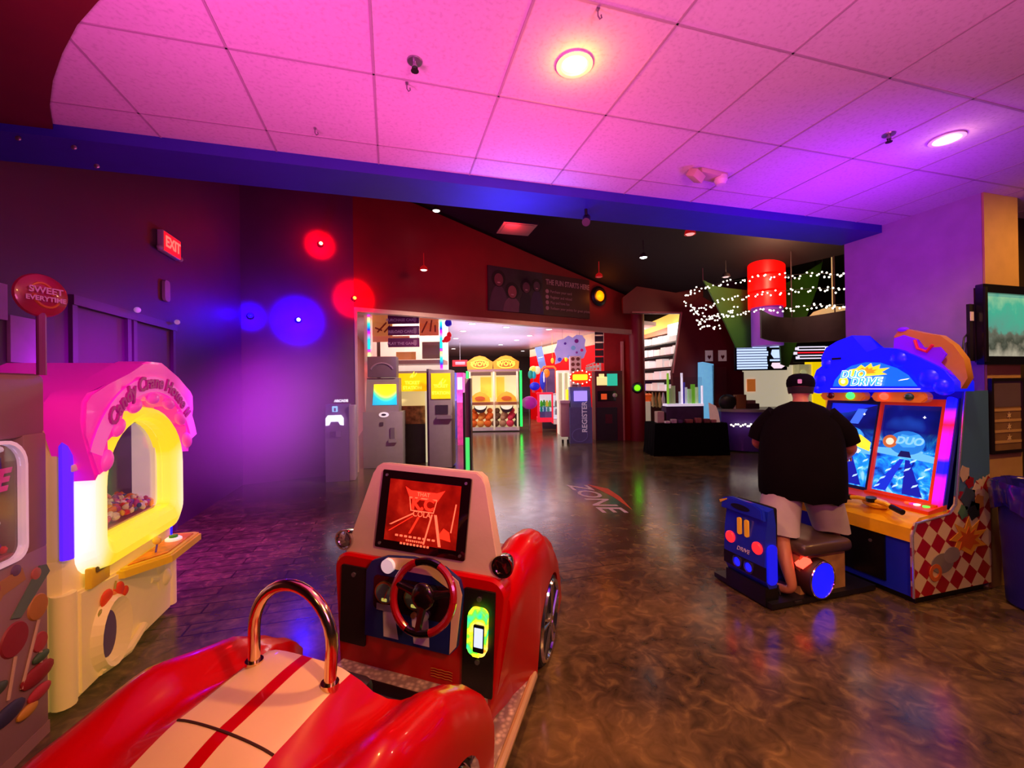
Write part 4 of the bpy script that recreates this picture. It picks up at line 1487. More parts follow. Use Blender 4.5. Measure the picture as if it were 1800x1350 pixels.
ub.build('marquee_underline', emi('pale_violet_line', '#c8b0ff', 1.2), mqo)
fg = MB()
g0 = [(0.22, 1.80), (0.24, 1.92), (0.23, 2.02), (0.28, 2.08), (0.34, 2.06), (0.44, 2.02), (0.54, 1.99), (0.62, 1.91), (0.68, 1.80), (0.70, 1.66), (0.66, 1.58), (0.55, 1.70)]
fg.prism(g0[::-1], (0, 0.43, 0), X, Z, -0.08, mat('gold_fringe', '#d89838', 0.4, coat=0.3), bev=0.012)
fg.prism([(0.24, 1.82), (0.25, 2.00), (0.32, 2.02), (0.42, 1.97), (0.46, 1.90), (0.56, 1.90), (0.60, 1.84), (0.56, 1.78), (0.64, 1.68), (0.50, 1.74), (0.38, 1.82)][::-1], (0, 0.405, 0), X, Z, 0.012, mat('purple_flag', '#7a18e0', 0.4, emit='#7010e8', strength=0.5), bev=0.004)
fg.tube([(0.40, 0.39, 1.97), (0.42, 0.385, 1.90), (0.48, 0.385, 1.87), (0.52, 0.385, 1.92)], 0.012, 8, mat('red_ribbon', '#e02040', 0.4, emit='#c01040', strength=0.3))
fg.ball((0.29, 0.44, 2.07), (0.04, 0.03, 0.02), 12, mat('purple_flag', '#7a18e0', 0.4))
fg.build('flag_crest', None, mqo, label='purple and gold flag-shaped crest')
wn = MB()
wn.box(-0.24, -0.16, 0.35, 0.36, 1.85, 1.868)
wn.build('slot', mat('dark_slot', '#040418', 0.5), mqo)

# ---------------------------------------------------------------- seats of the game
GB = mat('dark_brown_seat_vinyl', '#43332c', 0.4, coat=0.2)
bn = thing('driving_game_bench', 'driving game bench with brown cushion, blue car-tail back and glowing blue wheel', 'bench', (3.13, 2.42, 0), 0.0)
sb = MB()
sb.box(-0.20, 0.25, 0.08, 0.52, 0.04, 0.34, mat('seat_box_art', '#b08850', 0.5, var=0.5, vscale=4))
sb.build('seat_box', None, bn)
cu = MB()
cu.box(-0.225, 0.27, 0.02, 0.54, 0.34, 0.44, bev=0.04, seg=3)
cu.build('cushion', GB, bn, smooth=60)
bb = MB()
bb.box(-0.52, 0.50, 0.03, 0.60, 0.012, 0.05)
bb.build('base_plate', mat('dark_base', '#101018', 0.4), bn)
dw_ = MB()
dw_.lathe([(0.02, -0.30), (0.135, -0.30), (0.145, -0.27), (0.145, -0.02), (0.135, 0.0), (0.02, 0.0)], (-0.06, 0.02, 0.17), (0.10, -0.99, 0), 32, mat('tyre_maroon', '#2c0c10', 0.5))
dwo = dw_.build('drum_wheel', None, bn)
dk = MB()
dk.lathe([(0.002, 0.012), (0.10, 0.012), (0.128, 0.004), (0.128, -0.01)], (-0.06, 0.02, 0.17), (0.10, -0.99, 0), 36)
dk.build('lit_hub', emi('hub_blue_light', '#1010ff', 1.6), dwo, label='glowing blue wheel hub')
rn = MB()
rn.torus((-0.06, 0.012, 0.17), (0.10, -0.99, 0), 0.132, 0.006, 36, 6)
rn.build('hub_ring', CHROME, dwo)
r2 = MB()
r2.box(-0.235, -0.145, 0.03, 0.09, 0.285, 0.315, rot=(0.0, -0.5, -0.1))
r2.build('marker_light', emi('red_marker', '#ff3a2a', 5.0), bn, label='red marker light')
bl = MB()
bl.tube([(-0.21, 0.30, 0.08), (-0.22, 0.30, 0.28)], 0.03, 10)
bl.build('side_light', emi('side_blue_light', '#2818ff', 1.5), bn, label='blue side light')

tl = bpy.data.objects.new('seat_back', None)
COL.objects.link(tl)
tl.parent = bn
tl.location = (2.60 - 3.13, 2.685 - 2.42, 0)
tl.rotation_euler = (0, 0, -pi / 2)
tl['label'] = 'blue car-tail seat back with two red tail lights'
TB = mat('tail_blue', '#1830c8', 0.3, coat=0.4, var=0.1)
tt = MB()
tp = [(0.0, 0.20), (-0.01, 0.32), (0.0, 0.50), (0.02, 0.62), (0.03, 0.70), (0.08, 0.72), (0.10, 0.60), (0.10, 0.14), (0.03, 0.14)]
tt.prism(tp, (-0.195, 0, 0), Y, Z, 0.39, bev=0.0)
tto = tt.build('tail_shell', TB, tl)
tq = MB()
tq.box(-0.18, 0.18, 0.09, 0.14, 0.36, 0.72, bev=0.02)
tq.build('back_pad', SEATV, tl)
sp_ = MB()
sp_.prism([(-0.205, 0.64), (0.205, 0.64), (0.19, 0.72), (0.12, 0.745), (-0.12, 0.745), (-0.19, 0.72)], (0, 0.0, 0), X, Z, 0.03, TB, bev=0.008)
sp_.prism(circ(0, 0.69, 0.09, 20, 0.022), (0, -0.032, 0), X, Z, 0.004, mat('dark_slot', '#040418', 0.5))
sp_.prism([(-0.21, 0.70), (-0.13, 0.73), (-0.13, 0.72), (-0.20, 0.68)], (0, -0.034, 0), X, Z, 0.004, mat('yellow_edge', '#e0c838', 0.4))
sp_.build('spoiler', None, tl)
ys = MB()
for x_ in (-0.035, 0.035):
    ys.prism(rrect(x_ - 0.018, x_ + 0.018, 0.47, 0.60, 0.014, 4), (0, 0.0, 0), X, Z, 0.014)
ys.build('racing_stripe', mat('yellow_stripe', '#f0c030', 0.4, emit='#d8a020', strength=0.15), tl)
for x_ in (-0.13, 0.13):
    tlx = MB()
    tlx.lathe([(0.001, 0.012), (0.038, 0.008), (0.045, 0.0), (0.045, -0.02)], (x_, -0.012, 0.42), (0, -1, 0), 24)
    tlx.build('tail_light', emi('tail_red', '#ff1a20', 2.4), tl, label='round red tail light')
text('DRIVE', 0.045, mat('white_print', '#d8d8f0', 0.4), tl, (0, -0.014, 0.36), (pi / 2, 0, 0), shear=0.3, name='badge')
for x_ in (-0.055, 0.055):
    ex = MB()
    ex.lathe([(0.048, -0.05), (0.048, 0.0), (0.036, 0.002), (0.034, -0.03)], (x_, -0.02, 0.25), (0, -1, 0), 20, mat('dark_chrome', '#6868a8', 0.2, 0.9), cap=False)
    ex.build('exhaust_pipe', None, tl)
    MB().cyl((x_, -0.0, 0.25), (x_, -0.012, 0.25), 0.034, n=20).build('exhaust_light', emi('exhaust_blue', '#2020ff', 1.0), tl)
lb_ = MB()
lb_.box(-0.2, 0.2, -0.01, 0.0, 0.20, 0.30)
lb_.build('bumper', BLACK, tl)
sd = MB()
sd.prism(rrect(0.01, 0.095, 0.17, 0.46, 0.035, 5), (0.196, 0, 0), Y, Z, 0.012)
sd.build('side_wheel_cover', emi('cover_blue', '#1418f0', 0.7), tl)
bs2 = MB()
bs2.box(-0.19, 0.19, 0.0, 0.12, 0.012, 0.15)
bs2.build('base', BLACK, tl)

# ================================================================ man at the driving game
man = thing('person', 'person in black shirt, grey shorts and black cap playing the driving game', 'person', (3.18, 2.69, 0), -0.91)
man.scale = (0.93, 0.96, 1.0)
SKIN = mat('skin', '#b87858', 0.5, var=0.05, vscale=10)


def skin_body(name, verts, edges, radii, mt, parent, sub=2):
    me = bpy.data.meshes.new(name)
    me.from_pydata(verts, edges, [])
    o = bpy.data.objects.new(name, me)
    COL.objects.link(o)
    m_ = o.modifiers.new('skin', 'SKIN')
    m_.use_smooth_shade = True
    for v, r in zip(me.skin_vertices[0].data, radii):
        v.radius = (r, r) if isinstance(r, float) else r
    me.skin_vertices[0].data[0].use_root = True
    sm = o.modifiers.new('sub', 'SUBSURF')
    sm.levels = sub
    sm.render_levels = sub
    dg_ = bpy.context.evaluated_depsgraph_get()
    me2 = bpy.data.meshes.new_from_object(o.evaluated_get(dg_))
    bpy.data.objects.remove(o, do_unlink=True)
    me2.name = name
    me2.materials.clear()
    me2.materials.append(mt)
    for p in me2.polygons:
        p.use_smooth = True
    o2 = bpy.data.objects.new(name, me2)
    COL.objects.link(o2)
    o2.parent = parent
    return o2


V, E_, R_ = [], [], []


def chain(pts, start=None):
    """pts (x, y, z, r); joined to vertex index start"""
    prev = start
    for p in pts:
        V.append(p[:3])
        R_.append(p[3])
        if prev is not None:
            E_.append((prev, len(V) - 1))
        prev = len(V) - 1
    return prev


pel = chain([(0, 0, 0.90, 0.15)])
sp1 = chain([(0, 0.02, 1.04, 0.17), (0, 0.06, 1.20, 0.17), (0, 0.11, 1.36, 0.15)], pel)
nk = chain([(0, 0.15, 1.46, 0.062), (0, 0.175, 1.52, 0.062)], sp1)
hd = chain([(0, 0.20, 1.575, 0.092), (0, 0.21, 1.635, 0.080)], nk)
hands = {}
for sx_, el, hn_ in ((-1, (-0.355, 0.13, 1.12), (-0.30, 0.38, 1.04)), (1, (0.355, 0.15, 1.12), (0.33, 0.42, 1.02))):
    sh_ = chain([(sx_ * 0.17, 0.11, 1.34, 0.075), (sx_ * 0.24, 0.12, 1.30, 0.060)], sp1)
    a_ = chain([(sx_ * 0.305, 0.13, 1.21, 0.055), (el[0], el[1], el[2], 0.048)], sh_)
    w_ = chain([((el[0] * 0.55 + hn_[0] * 0.45), (el[1] * 0.55 + hn_[1] * 0.45), (el[2] * 0.55 + hn_[2] * 0.45), 0.043), (hn_[0], hn_[1], hn_[2], 0.028)], a_)
    pm = chain([(hn_[0], hn_[1] + 0.05, hn_[2] - 0.01, 0.030), (hn_[0], hn_[1] + 0.085, hn_[2] - 0.02, 0.026)], w_)
    for k, (dx, ln) in enumerate(((-0.03, 0.9), (-0.01, 1.0), (0.01, 0.95), (0.03, 0.75))):
        chain([(hn_[0] + dx, hn_[1] + 0.105, hn_[2] - 0.022, 0.010), (hn_[0] + dx * 1.1, hn_[1] + 0.105 + 0.03 * ln, hn_[2] - 0.04, 0.009), (hn_[0] + dx * 1.1, hn_[1] + 0.10 + 0.025 * ln, hn_[2] - 0.04 - 0.03 * ln, 0.008)], pm)
    chain([(hn_[0] - sx_ * 0.035, hn_[1] + 0.04, hn_[2] - 0.02, 0.011), (hn_[0] - sx_ * 0.05, hn_[1] + 0.07, hn_[2] - 0.045, 0.009)], w_)
LL = [(-0.12, -0.03, 0.80, 0.115), (-0.14, -0.10, 0.64, 0.088), (-0.14, -0.20, 0.50, 0.064), (-0.115, -0.33, 0.36, 0.062), (-0.075, -0.39, 0.22, 0.048), (-0.05, -0.405, 0.125, 0.037), (-0.08, -0.39, 0.09, 0.036), (-0.14, -0.355, 0.080, 0.036), (-0.20, -0.32, 0.074, 0.028)]
RL = [(0.12, 0.02, 0.80, 0.115), (0.17, 0.10, 0.62, 0.088), (0.20, 0.17, 0.48, 0.062), (0.225, 0.17, 0.34, 0.058), (0.24, 0.165, 0.20, 0.045), (0.245, 0.16, 0.10, 0.036), (0.25, 0.20, 0.066, 0.036), (0.255, 0.27, 0.052, 0.036), (0.26, 0.33, 0.046, 0.026)]
for L_ in (LL, RL):
    chain(L_, pel)
body = skin_body('body', V, E_, R_, SKIN, man)
# face and ears
MB().ball((0, 0.305, 1.575), (0.014, 0.020, 0.02), 10).build('nose', SKIN, man)
for sx_ in (-1, 1):
    MB().ball((sx_ * 0.088, 0.20, 1.575), (0.012, 0.022, 0.032), 10).build('ear', SKIN, man)
    MB().ball((sx_ * 0.032, 0.287, 1.60), (0.011, 0.008, 0.007), 8).build('eye', mat('eye_dark', '#1a1210', 0.3), man)
MB().tube([(-0.025, 0.290, 1.535), (0, 0.296, 1.533), (0.025, 0.290, 1.535)], 0.005, 6).build('mouth', mat('lips', '#8a4a40', 0.5), man)

SHIRT = mat('black_tshirt', '#0b0808', 0.95, var=0.15, vscale=6, spec=0.08)
SHORT = mat('grey_shorts', '#aaa4a2', 0.85, var=0.08, vscale=6)


def body_ring(cx, cy, cz, rx, ry, n=28, tilt=0.0, e=2.4):
    out = []
    for k in range(n):
        a = 2 * pi * k / n
        ca, sa = cos(a), sin(a)
        x = rx * abs(ca) ** (2 / e) * (1 if ca >= 0 else -1)
        y = ry * abs(sa) ** (2 / e) * (1 if sa >= 0 else -1)
        out.append((cx + x, cy + y, cz + tilt * y))
    return out


sm_ = MB()
tor = [(0, 0.01, 0.72, 0.315, 0.23), (0, 0.0, 0.78, 0.325, 0.24), (0, 0.0, 0.93, 0.325, 0.245), (0, 0.03, 1.08, 0.32, 0.235), (0, 0.06, 1.20, 0.31, 0.215), (0, 0.09, 1.31, 0.285, 0.18),
       (0, 0.11, 1.39, 0.24, 0.15), (0, 0.13, 1.445, 0.17, 0.12), (0, 0.145, 1.475, 0.095, 0.085), (0, 0.15, 1.485, 0.075, 0.075)]
rs = []
for cx, cy_, cz, rx, ry in tor:
    rs.append(body_ring(cx, cy_, cz, rx, ry))
# folds at the hem
for k, p in enumerate(rs[0]):
    rs[0][k] = (p[0] * (1 + 0.02 * sin(5 * k)), p[1] * (1 + 0.03 * sin(3 * k)), p[2] + 0.012 * sin(2.2 * k))
sm_.loft(rs, None, True, False)
for sx_, el in ((-1, (-0.335, 0.13, 1.15)), (1, (0.335, 0.145, 1.15))):
    s0 = Vector((sx_ * 0.17, 0.11, 1.35))
    s1 = Vector((sx_ * 0.26, 0.125, 1.27))
    s2 = Vector(el)
    sm_.tube([s0, s1, (s1 + s2) / 2 + Vector((sx_ * 0.012, 0, 0.01)), s2], [0.115, 0.105, 0.098, 0.088], 18, cap=True)
sm_.build('shirt', SHIRT, man, smooth=70)

so_ = MB()
so_.loft([body_ring(0, 0.0, 0.93, 0.24, 0.19), body_ring(0, 0.0, 0.86, 0.26, 0.20), body_ring(0, 0.0, 0.78, 0.25, 0.19), body_ring(0, 0.01, 0.72, 0.21, 0.16)], None, True, True)


def leg_cloth(P, n=22):
    rr = []
    for i, (x, y, z, r, ry) in enumerate(P):
        ring = []
        for k in range(n):
            a = 2 * pi * k / n
            w = 1 + (0.05 * sin(4 * a + i) if i > 0 else 0)
            ring.append((x + r * w * cos(a), y + ry * w * sin(a), z + (0.01 * sin(3 * a) if i == len(P) - 1 else 0)))
        rr.append(ring)
    so_.loft(rr, None, True, False)


leg_cloth([(-0.115, -0.02, 0.82, 0.155, 0.165), (-0.145, -0.09, 0.68, 0.15, 0.155), (-0.155, -0.16, 0.57, 0.15, 0.15), (-0.155, -0.21, 0.47, 0.15, 0.145)])
leg_cloth([(0.115, 0.02, 0.82, 0.15, 0.165), (0.155, 0.07, 0.68, 0.14, 0.15), (0.185, 0.12, 0.55, 0.135, 0.14), (0.205, 0.15, 0.455, 0.135, 0.135)])
so_.build('shorts', SHORT, man, smooth=70)
ct = MB()
CAPM = mat('black_cap', '#0a080a', 0.9, spec=0.1)
ct.lathe([(0.108, 0.0), (0.112, 0.03), (0.108, 0.06), (0.092, 0.09), (0.06, 0.108), (0.012, 0.114), (0.001, 0.118)], (0, 0.205, 1.605), (0, 0.10, 1), 24)
ct.prism([(0.085 * cos(pi * k / 12) * 1.1, 0.07 + 0.09 * sin(pi * k / 12)) for k in range(13)], (0, 0.21, 1.612), X, Y, 0.006)
cto = ct.build('cap', CAPM, man)
lgc = MB()
lgc.prism(rrect(-0.016, 0.016, 0, 0.035, 0.006, 3), (0.0, 0.088, 1.635), X, Z, 0.006)
lgc.build('cap_badge', mat('pale_badge', '#d8c8c0', 0.5), cto)
hr = MB()
hr.lathe([(0.094, 0.0), (0.101, 0.03), (0.103, 0.055)], (0, 0.195, 1.55), (0, 0.05, 1), 20, cap=False)
hr.build('hair', mat('dark_hair', '#1c1210', 0.8), man)
for P in (LL, RL):
    heel = Vector(P[5])
    toe = Vector(P[8])
    dv_ = Vector((toe.x - heel.x, toe.y - heel.y, 0)).normalized()
    sd_ = Vector((dv_.y, -dv_.x, 0))
    h0 = Vector((heel.x, heel.y, toe.z - 0.046)) - dv_ * 0.03
    f_ = MB()
    f_.prism([(-0.035, -0.02), (0.035, -0.02), (0.045, 0.10), (0.04, 0.23), (0, 0.26), (-0.04, 0.22), (-0.042, 0.10)], h0, sd_, dv_, 0.016)
    for q in (-1, 1):
        f_.tube([h0 + sd_ * 0.045 * q + dv_ * 0.10 + Z * 0.02, h0 + sd_ * 0.025 * q + dv_ * 0.13 + Z * 0.075, h0 + dv_ * 0.19 + Z * 0.06], 0.006, 6)
    f_.build('flip_flop', mat('dark_rubber', '#1a1416', 0.7), man)

# ================================================================ right edge: bin, television, framed picture
bn_ = thing('trash_can', 'blue trash can with a shiny purple liner bag folded over its rim', 'trash can', (4.50, 1.86, 0))
b1 = MB()
b1.lathe([(0.22, 0.0), (0.24, 0.02), (0.275, 0.84), (0.29, 0.85), (0.29, 0.88), (0.27, 0.88), (0.235, 0.05)], (0, 0, 0), (0, 0, 1), 36, cap=False)
b1.lathe([(0.001, 0.03), (0.235, 0.03)], n=36, cap=False)
b1.build('bin', mat('blue_bin_plastic', '#1c1880', 0.45, bump=0.1), bn_)
b2 = MB()
rg = []
for z, r in ((0.70, 0.288), (0.78, 0.296), (0.86, 0.305), (0.895, 0.298), (0.885, 0.27), (0.80, 0.255), (0.5, 0.245)):
    rg.append([((r + 0.012 * sin(7 * a) * (1 if z < 0.88 else 0.4) + 0.006 * sin(23 * a)) * cos(a), (r + 0.012 * sin(7 * a) + 0.006 * sin(23 * a)) * sin(a), z + 0.03 * sin(5 * a + 1) * (1 if z < 0.75 else 0.15)) for a in [2 * pi * k / 60 for k in range(60)]])
b2.loft(rg, None, True, False)
b2.build('liner_bag', mat('violet_liner', '#2a1c8c', 0.18, coat=0.6, var=0.1), bn_, smooth=80)

tv = thing('wall_television', 'black television showing a teal sky over grey trees, on the beige pillar', 'television', (4.72, 2.215, 2.07))
t1 = MB()
t1.ringprism(rrect(-0.36, 0.40, -0.31, 0.31, 0.01, 2), rrect(-0.31, 0.36, -0.245, 0.245, 0.005, 2), (0, -0.02, 0), X, Z, 0.045)
t1.box(-0.34, 0.38, -0.03, 0.0, -0.29, 0.29)
t1.build('housing', mat('black_tv_housing', '#0b0a0c', 0.25, coat=0.4), tv)


def f_tv(nt, tc):
    v = sep(nt, tc.outputs['Object'])
    n = noise(nt, tc.outputs['Object'], 9, 5)
    z = math_(nt, 'ADD', v[2], math_(nt, 'MULTIPLY', math_(nt, 'SUBTRACT', n, 0.5), 0.35))
    mr = nt.nodes.new('ShaderNodeMapRange')
    mr.inputs[1].default_value = -0.26
    mr.inputs[2].default_value = 0.26
    nt.links.new(z, mr.inputs[0])
    return ramp(nt, mr.outputs[0], [(0.0, '#98a498'), (0.22, '#3a463e'), (0.36, '#586860'), (0.44, '#4a9a90'), (0.75, '#3aa896'), (1.0, '#7ac0a0')])


t2 = MB()
t2.box(-0.31, 0.36, -0.035, -0.03, -0.245, 0.245)
t2.build('display', node_mat('tv_picture', f_tv, rough=0.2, strength=0.75), tv, label='lit picture of teal sky and trees')
t3 = MB()
t3.box(-0.355, -0.325, -0.075, -0.064, -0.29, 0.285)
t3.build('bezel_edge', BLACK, tv)
t4 = MB()
t4.box(-0.43, -0.37, -0.02, 0.0, -0.28, 0.16, mat('black_box', '#101012', 0.4))
t4.box(-0.425, -0.39, -0.025, -0.02, 0.03, 0.10, mat('white_sticker', '#e8e4e0', 0.4))
t4.tube([(-0.40, 0, -0.05), (-0.46, 0.0, -0.10), (-0.48, -0.0, -0.2)], 0.006, 6, BLACK)
t4.tube([(-0.40, 0, -0.12), (-0.44, 0.0, -0.14), (-0.45, -0.0, -0.26)], 0.006, 6, BLACK)
t4.build('cable_box', None, tv)

pf = thing('framed_notice', 'dark framed notice with pale gold rows under the television', 'picture frame', (4.745, 2.222, 1.355))
p1 = MB()
p1.ringprism([(-0.205, -0.30), (0.205, -0.30), (0.205, 0.30), (-0.205, 0.30)], [(-0.18, -0.275), (0.18, -0.275), (0.18, 0.275), (-0.18, 0.275)], (0, 0, 0), X, Z, 0.025)
p1.build('frame', mat('dark_wood_frame', '#1c120c', 0.35, coat=0.3), pf)
p2 = MB()
p2.box(-0.18, 0.18, -0.010, 0.0, -0.275, 0.275, mat('tan_card', '#8c6c44', 0.35, coat=0.5, var=0.15))
p2.box(-0.18, 0.18, -0.012, -0.010, 0.07, 0.275, mat('grey_violet_card', '#6c5a60', 0.35, coat=0.5))
for k in range(4):
    p2.box(-0.175, 0.175, -0.014, -0.010, 0.035 - 0.085 * k, 0.055 - 0.085 * k, mat('gold_rule', '#c8a468', 0.3))
p2.build('notice', None, pf)
for k in range(3):
    p3 = MB()
    p3.prism(star(0.0, 0.0 - 0.09 * k, 0.03, 0.012, 6), (0.02, -0.014, 0), X, Z, 0.002)
    p3.build('emblem', mat('pale_gold', '#e0c890', 0.3), pf)

# ================================================================ fittings on the tiled ceiling
def downlight(x, y, lab, col, st, r=0.075):
    d = thing('recessed_downlight', lab, 'ceiling light', (x, y, CEIL))
    a = MB()
    a.lathe([(r, 0.0), (r + 0.022, -0.002), (r + 0.024, -0.010), (r + 0.004, -0.012), (r - 0.004, -0.002)], n=32, cap=False)
    a.build('trim_ring', WHITE, d)
    b = MB()
    b.lathe([(0.001, -0.022), (r * 0.6, -0.018), (r * 0.98, -0.002)], n=28, cap=False)
    b.build('bulb', emi('bulb_' + col[1:], col, st), d)
    return d


downlight(0.83, 1.80, 'glowing orange-white round downlight in the middle of the tiled ceiling', '#ffd070', 7.0, 0.06)
downlight(3.30, 1.78, 'pale white oval-looking downlight towards the right pillar', '#fff0e0', 4.0, 0.062)


def sprinkler(x, y, lab):
    s = thing('fire_sprinkler', lab, 'sprinkler', (x, y, CEIL), group='sprinklers')
    a = MB()
    a.lathe([(0.001, 0), (0.035, 0), (0.033, -0.006), (0.012, -0.008), (0.012, -0.03), (0.001, -0.03)], n=20)
    a.build('escutcheon', STEEL, s)
    b = MB()
    b.lathe([(0.001, -0.045), (0.018, -0.045), (0.018, -0.048), (0.001, -0.048)], n=12)
    b.tube([(-0.010, 0, -0.028), (-0.012, 0, -0.045)], 0.003, 6)
    b.tube([(0.010, 0, -0.028), (0.012, 0, -0.045)], 0.003, 6)
    b.build('deflector', mat('dark_bronze', '#2c2024', 0.4, 0.6), s)


sprinkler(0.12, 1.97, 'metal fire sprinkler left of the orange downlight')
sprinkler(2.90, 1.84, 'dark fire sprinkler beside the pale right downlight')


def hook(x, y, lab):
    h = MB()
    h.tube([(0, 0, 0), (0, 0, -0.03), (0.008, 0, -0.042), (0.016, 0, -0.034), (0.014, 0, -0.024)], 0.0035, 6)
    h.box(-0.006, 0.006, -0.006, 0.006, -0.008, 0)
    o = h.build('ceiling_hook', STEEL)
    o.location = (x, y, CEIL)
    tag(o, lab, 'hook', 'ceiling hooks')


hook(0.09, 2.12, 'small metal hook under the ceiling grid near the left sprinkler')
hook(0.80, 1.51, 'small metal hook at the top edge above the orange downlight')
hook(-0.40, 2.62, 'small metal hook near the blue beam at left')
sm2 = thing('emergency_light', 'beige twin-head emergency light on the ceiling near the pillar', 'emergency light', (2.16, 2.50, CEIL), 0.1)
a = MB()
a.box(-0.10, 0.14, -0.05, 0.05, -0.035, 0.0, bev=0.008)
a.build('housing', mat('beige_fitting', '#c8b49c', 0.5), sm2)
a = MB()
a.box(-0.17, -0.07, -0.05, 0.03, -0.075, -0.02, bev=0.006, rot=(0.5, 0.3, 0.2))
a.build('lamp_head', mat('beige_fitting', '#c8b49c', 0.5), sm2)
a = MB()
a.lathe([(0.04, -0.02), (0.045, -0.05), (0.03, -0.08), (0.001, -0.085)], (0.10, -0.02, 0), n=20)
a.build('lamp_head', mat('white_dome', '#e6d8dc', 0.4), sm2)
# track spot under the blue beam
tsx = at_d(1000, 375, 3.3)
ts = thing('spotlight', 'small dark spotlight hanging under the blue beam', 'spotlight', (1.52, 3.12, 3.06))
a = MB()
a.tube([(0, 0, 0), (0, 0, -0.05)], 0.012, 8)
a.build('stem', BLACK, ts)
a = MB()
a.cyl((0.03, 0.05, -0.05), (-0.03, -0.06, -0.13), 0.032, n=18)
a.build('head', mat('dark_grey_spot', '#2a2228', 0.4), ts)
# bolts in the beam at far left
for px_q, py_q, lab in ((32, 243, 'round bolt head at the top left end of the blue beam'), (130, 259, 'round bolt head on the blue beam, second from the left edge'), (170, 292, 'round bolt head at the lower edge of the blue beam')):
    p = at_plane(px_q, py_q, (-3, 2.936), (3, 2.936))
    o = MB().ball((0, 0, 0), (0.014, 0.006, 0.014), 10).build('beam_bolt', STEEL)
    o.location = p
    tag(o, lab, 'bolt', 'bolts in the blue beam')

# ================================================================ the shop behind the opening
HZ = lambda px: 675 + FPX * math.tan(PITCH) - (px - 900) * math.tan(ROLL) + 0.0


class View:
    """a local frame at depth d whose X runs across the view: sizes read off the photograph become metres"""

    def __init__(s, pxc, d):
        s.c, s.d = pxc, d
        p = at_d(pxc, 675, d)
        s.loc = (p.x, p.y, 0)

    def x(s, px):
        return (px - s.c) / FPX * s.d

    def z(s, py, px=None):
        return EYE + (HZ(px if px is not None else s.c) - py) / FPX * s.d


VR = -YAW


def panel(mb, v, x0, x1, y0, y1, yf, t, mt, bev=0.0):
    """box from pixel extents, front at local y = yf, thickness t"""
    mb.box(v.x(x0), v.x(x1), yf, yf + t, max(0.0, v.z(y1)), v.z(y0), mt, bev=bev)


SHW = mat('shop_white_wall', '#cdb8b4', 0.6)
shc = MB()
shc.prism([(-0.8, 9.2), (8.0, 11.6), (11.0, 26), (-4, 26)], (0, 0, 3.46), X, Y, 0.12)
struct('ceiling_shop', shc, mat('shop_ceiling_lilac_white', '#d8d0dc', 0.3))
sw = MB()
sw.box(-1.25, -1.1, 9.0, 25.5, 0, 3.46)
struct('wall_shop_left', sw, mat('salmon_wall', '#d88c84', 0.6))
sw = MB()
sw.box(-1.2, 14, 25.5, 25.7, 0, 3.6)
struct('wall_shop_back', sw, mat('shop_back_wall', '#5c4c4a', 0.6))
pa, pb = at_d(1099, 675, 13.2), at_d(932, 675, 21.0)
rw = MB()
dd = Vector((pb.x - pa.x, pb.y - pa.y, 0))
rw.prism([(0, 0), (dd.length, 0), (dd.length, 3.05), (0, 3.05)], (pa.x, pa.y, 0), dd, Z, 0.1, mat('bright_red_wall', '#e60006', 0.6, spec=0.1))
rw.prism([(0, 3.05), (dd.length, 3.05), (dd.length, 3.46), (0, 3.46)], (pa.x, pa.y, 0), dd, Z, 0.16, mat('cream_cornice', '#e8c89c', 0.5))
struct('wall_shop_red', rw)
jn = MB()
jn.prism([(0, 0), (0.9, 0), (0.9, 3.3), (0, 3.3)], wpt(LW - 0.02, 0, -0.1), -ux * 0.2 - nrm, Z, 0.12)
struct('wall_shop_return', jn, mat('deep_red_return', '#8a0004', 0.6, spec=0.1))
# jamb reveal at the left
jr = MB()
jr.box(-1.12, -0.66, 9.0, 9.25, 0, 3.3)
struct('wall_shop_jamb', jr, mat('pink_jamb', '#e8b0a8', 0.5))

# round ceiling lamps
first = None
spots = [(830, 569), (814, 582), (801, 595), (965, 579), (931, 590), (908, 598), (797, 613), (919, 617), (880, 606), (848, 560), (890, 575)]
for i, (px, py) in enumerate(spots):
    p = at_z(px, py, 3.455)
    if first is None:
        first = thing('shop_ceiling_light', 'small round white ceiling light in the shop', 'ceiling light', (p.x, p.y, 3.46), group='round ceiling lights in the shop')
        MB().lathe([(0.10, 0.0), (0.12, -0.004), (0.12, -0.012), (0.10, -0.014)], n=20, cap=False).build('trim_ring', WHITE, first)
        MB().lathe([(0.001, -0.012), (0.10, -0.008)], n=20, cap=False).build('bulb', emi('shop_bulb', '#fff8f0', 6.0), first)
    else:
        dup(first, (p.x, p.y, 3.46))

# ---------------------------------------------------------------- big claw machine with light posts
v = View(712, 10.6)
bc = thing('prize_crane_machine', 'tall brightly lit prize crane with rainbow light posts behind the ticket stations', 'claw machine', v.loc, VR)
b = MB()
WL = mat('lit_cream_panel', '#f4e4d8', 0.5, emit='#f8e4d4', strength=0.75)
panel(b, v, 641, 652, 548, 800, 0.0, 0.5, mat('pink_white_post', '#f0c8c8', 0.4, emit='#ff9a90', strength=0.2))
panel(b, v, 645, 782, 543, 550, -0.02, 0.8, mat('pink_header_bar', '#e8a8a0', 0.4))
panel(b, v, 652, 780, 550, 800, 0.8, 0.05, WL)
panel(b, v, 645, 780, 633, 640, 0.0, 0.7, mat('mauve_rail', '#b08488', 0.4))
panel(b, v, 645, 780, 745, 830, 0.0, 0.8, mat('grey_lower', '#7a6a68', 0.5))
b.build('cabinet', None, bc)
b = MB()
panel(b, v, 655, 690, 553, 590, 0.04, 0.02, mat('orange_poster', '#f0a060', 0.4, emit='#f08a48', strength=0.4, var=0.25, vscale=3))
panel(b, v, 738, 772, 556, 590, 0.04, 0.02, mat('orange_poster_b', '#f08050', 0.4, emit='#f0683c', strength=0.45, var=0.2, vscale=4))
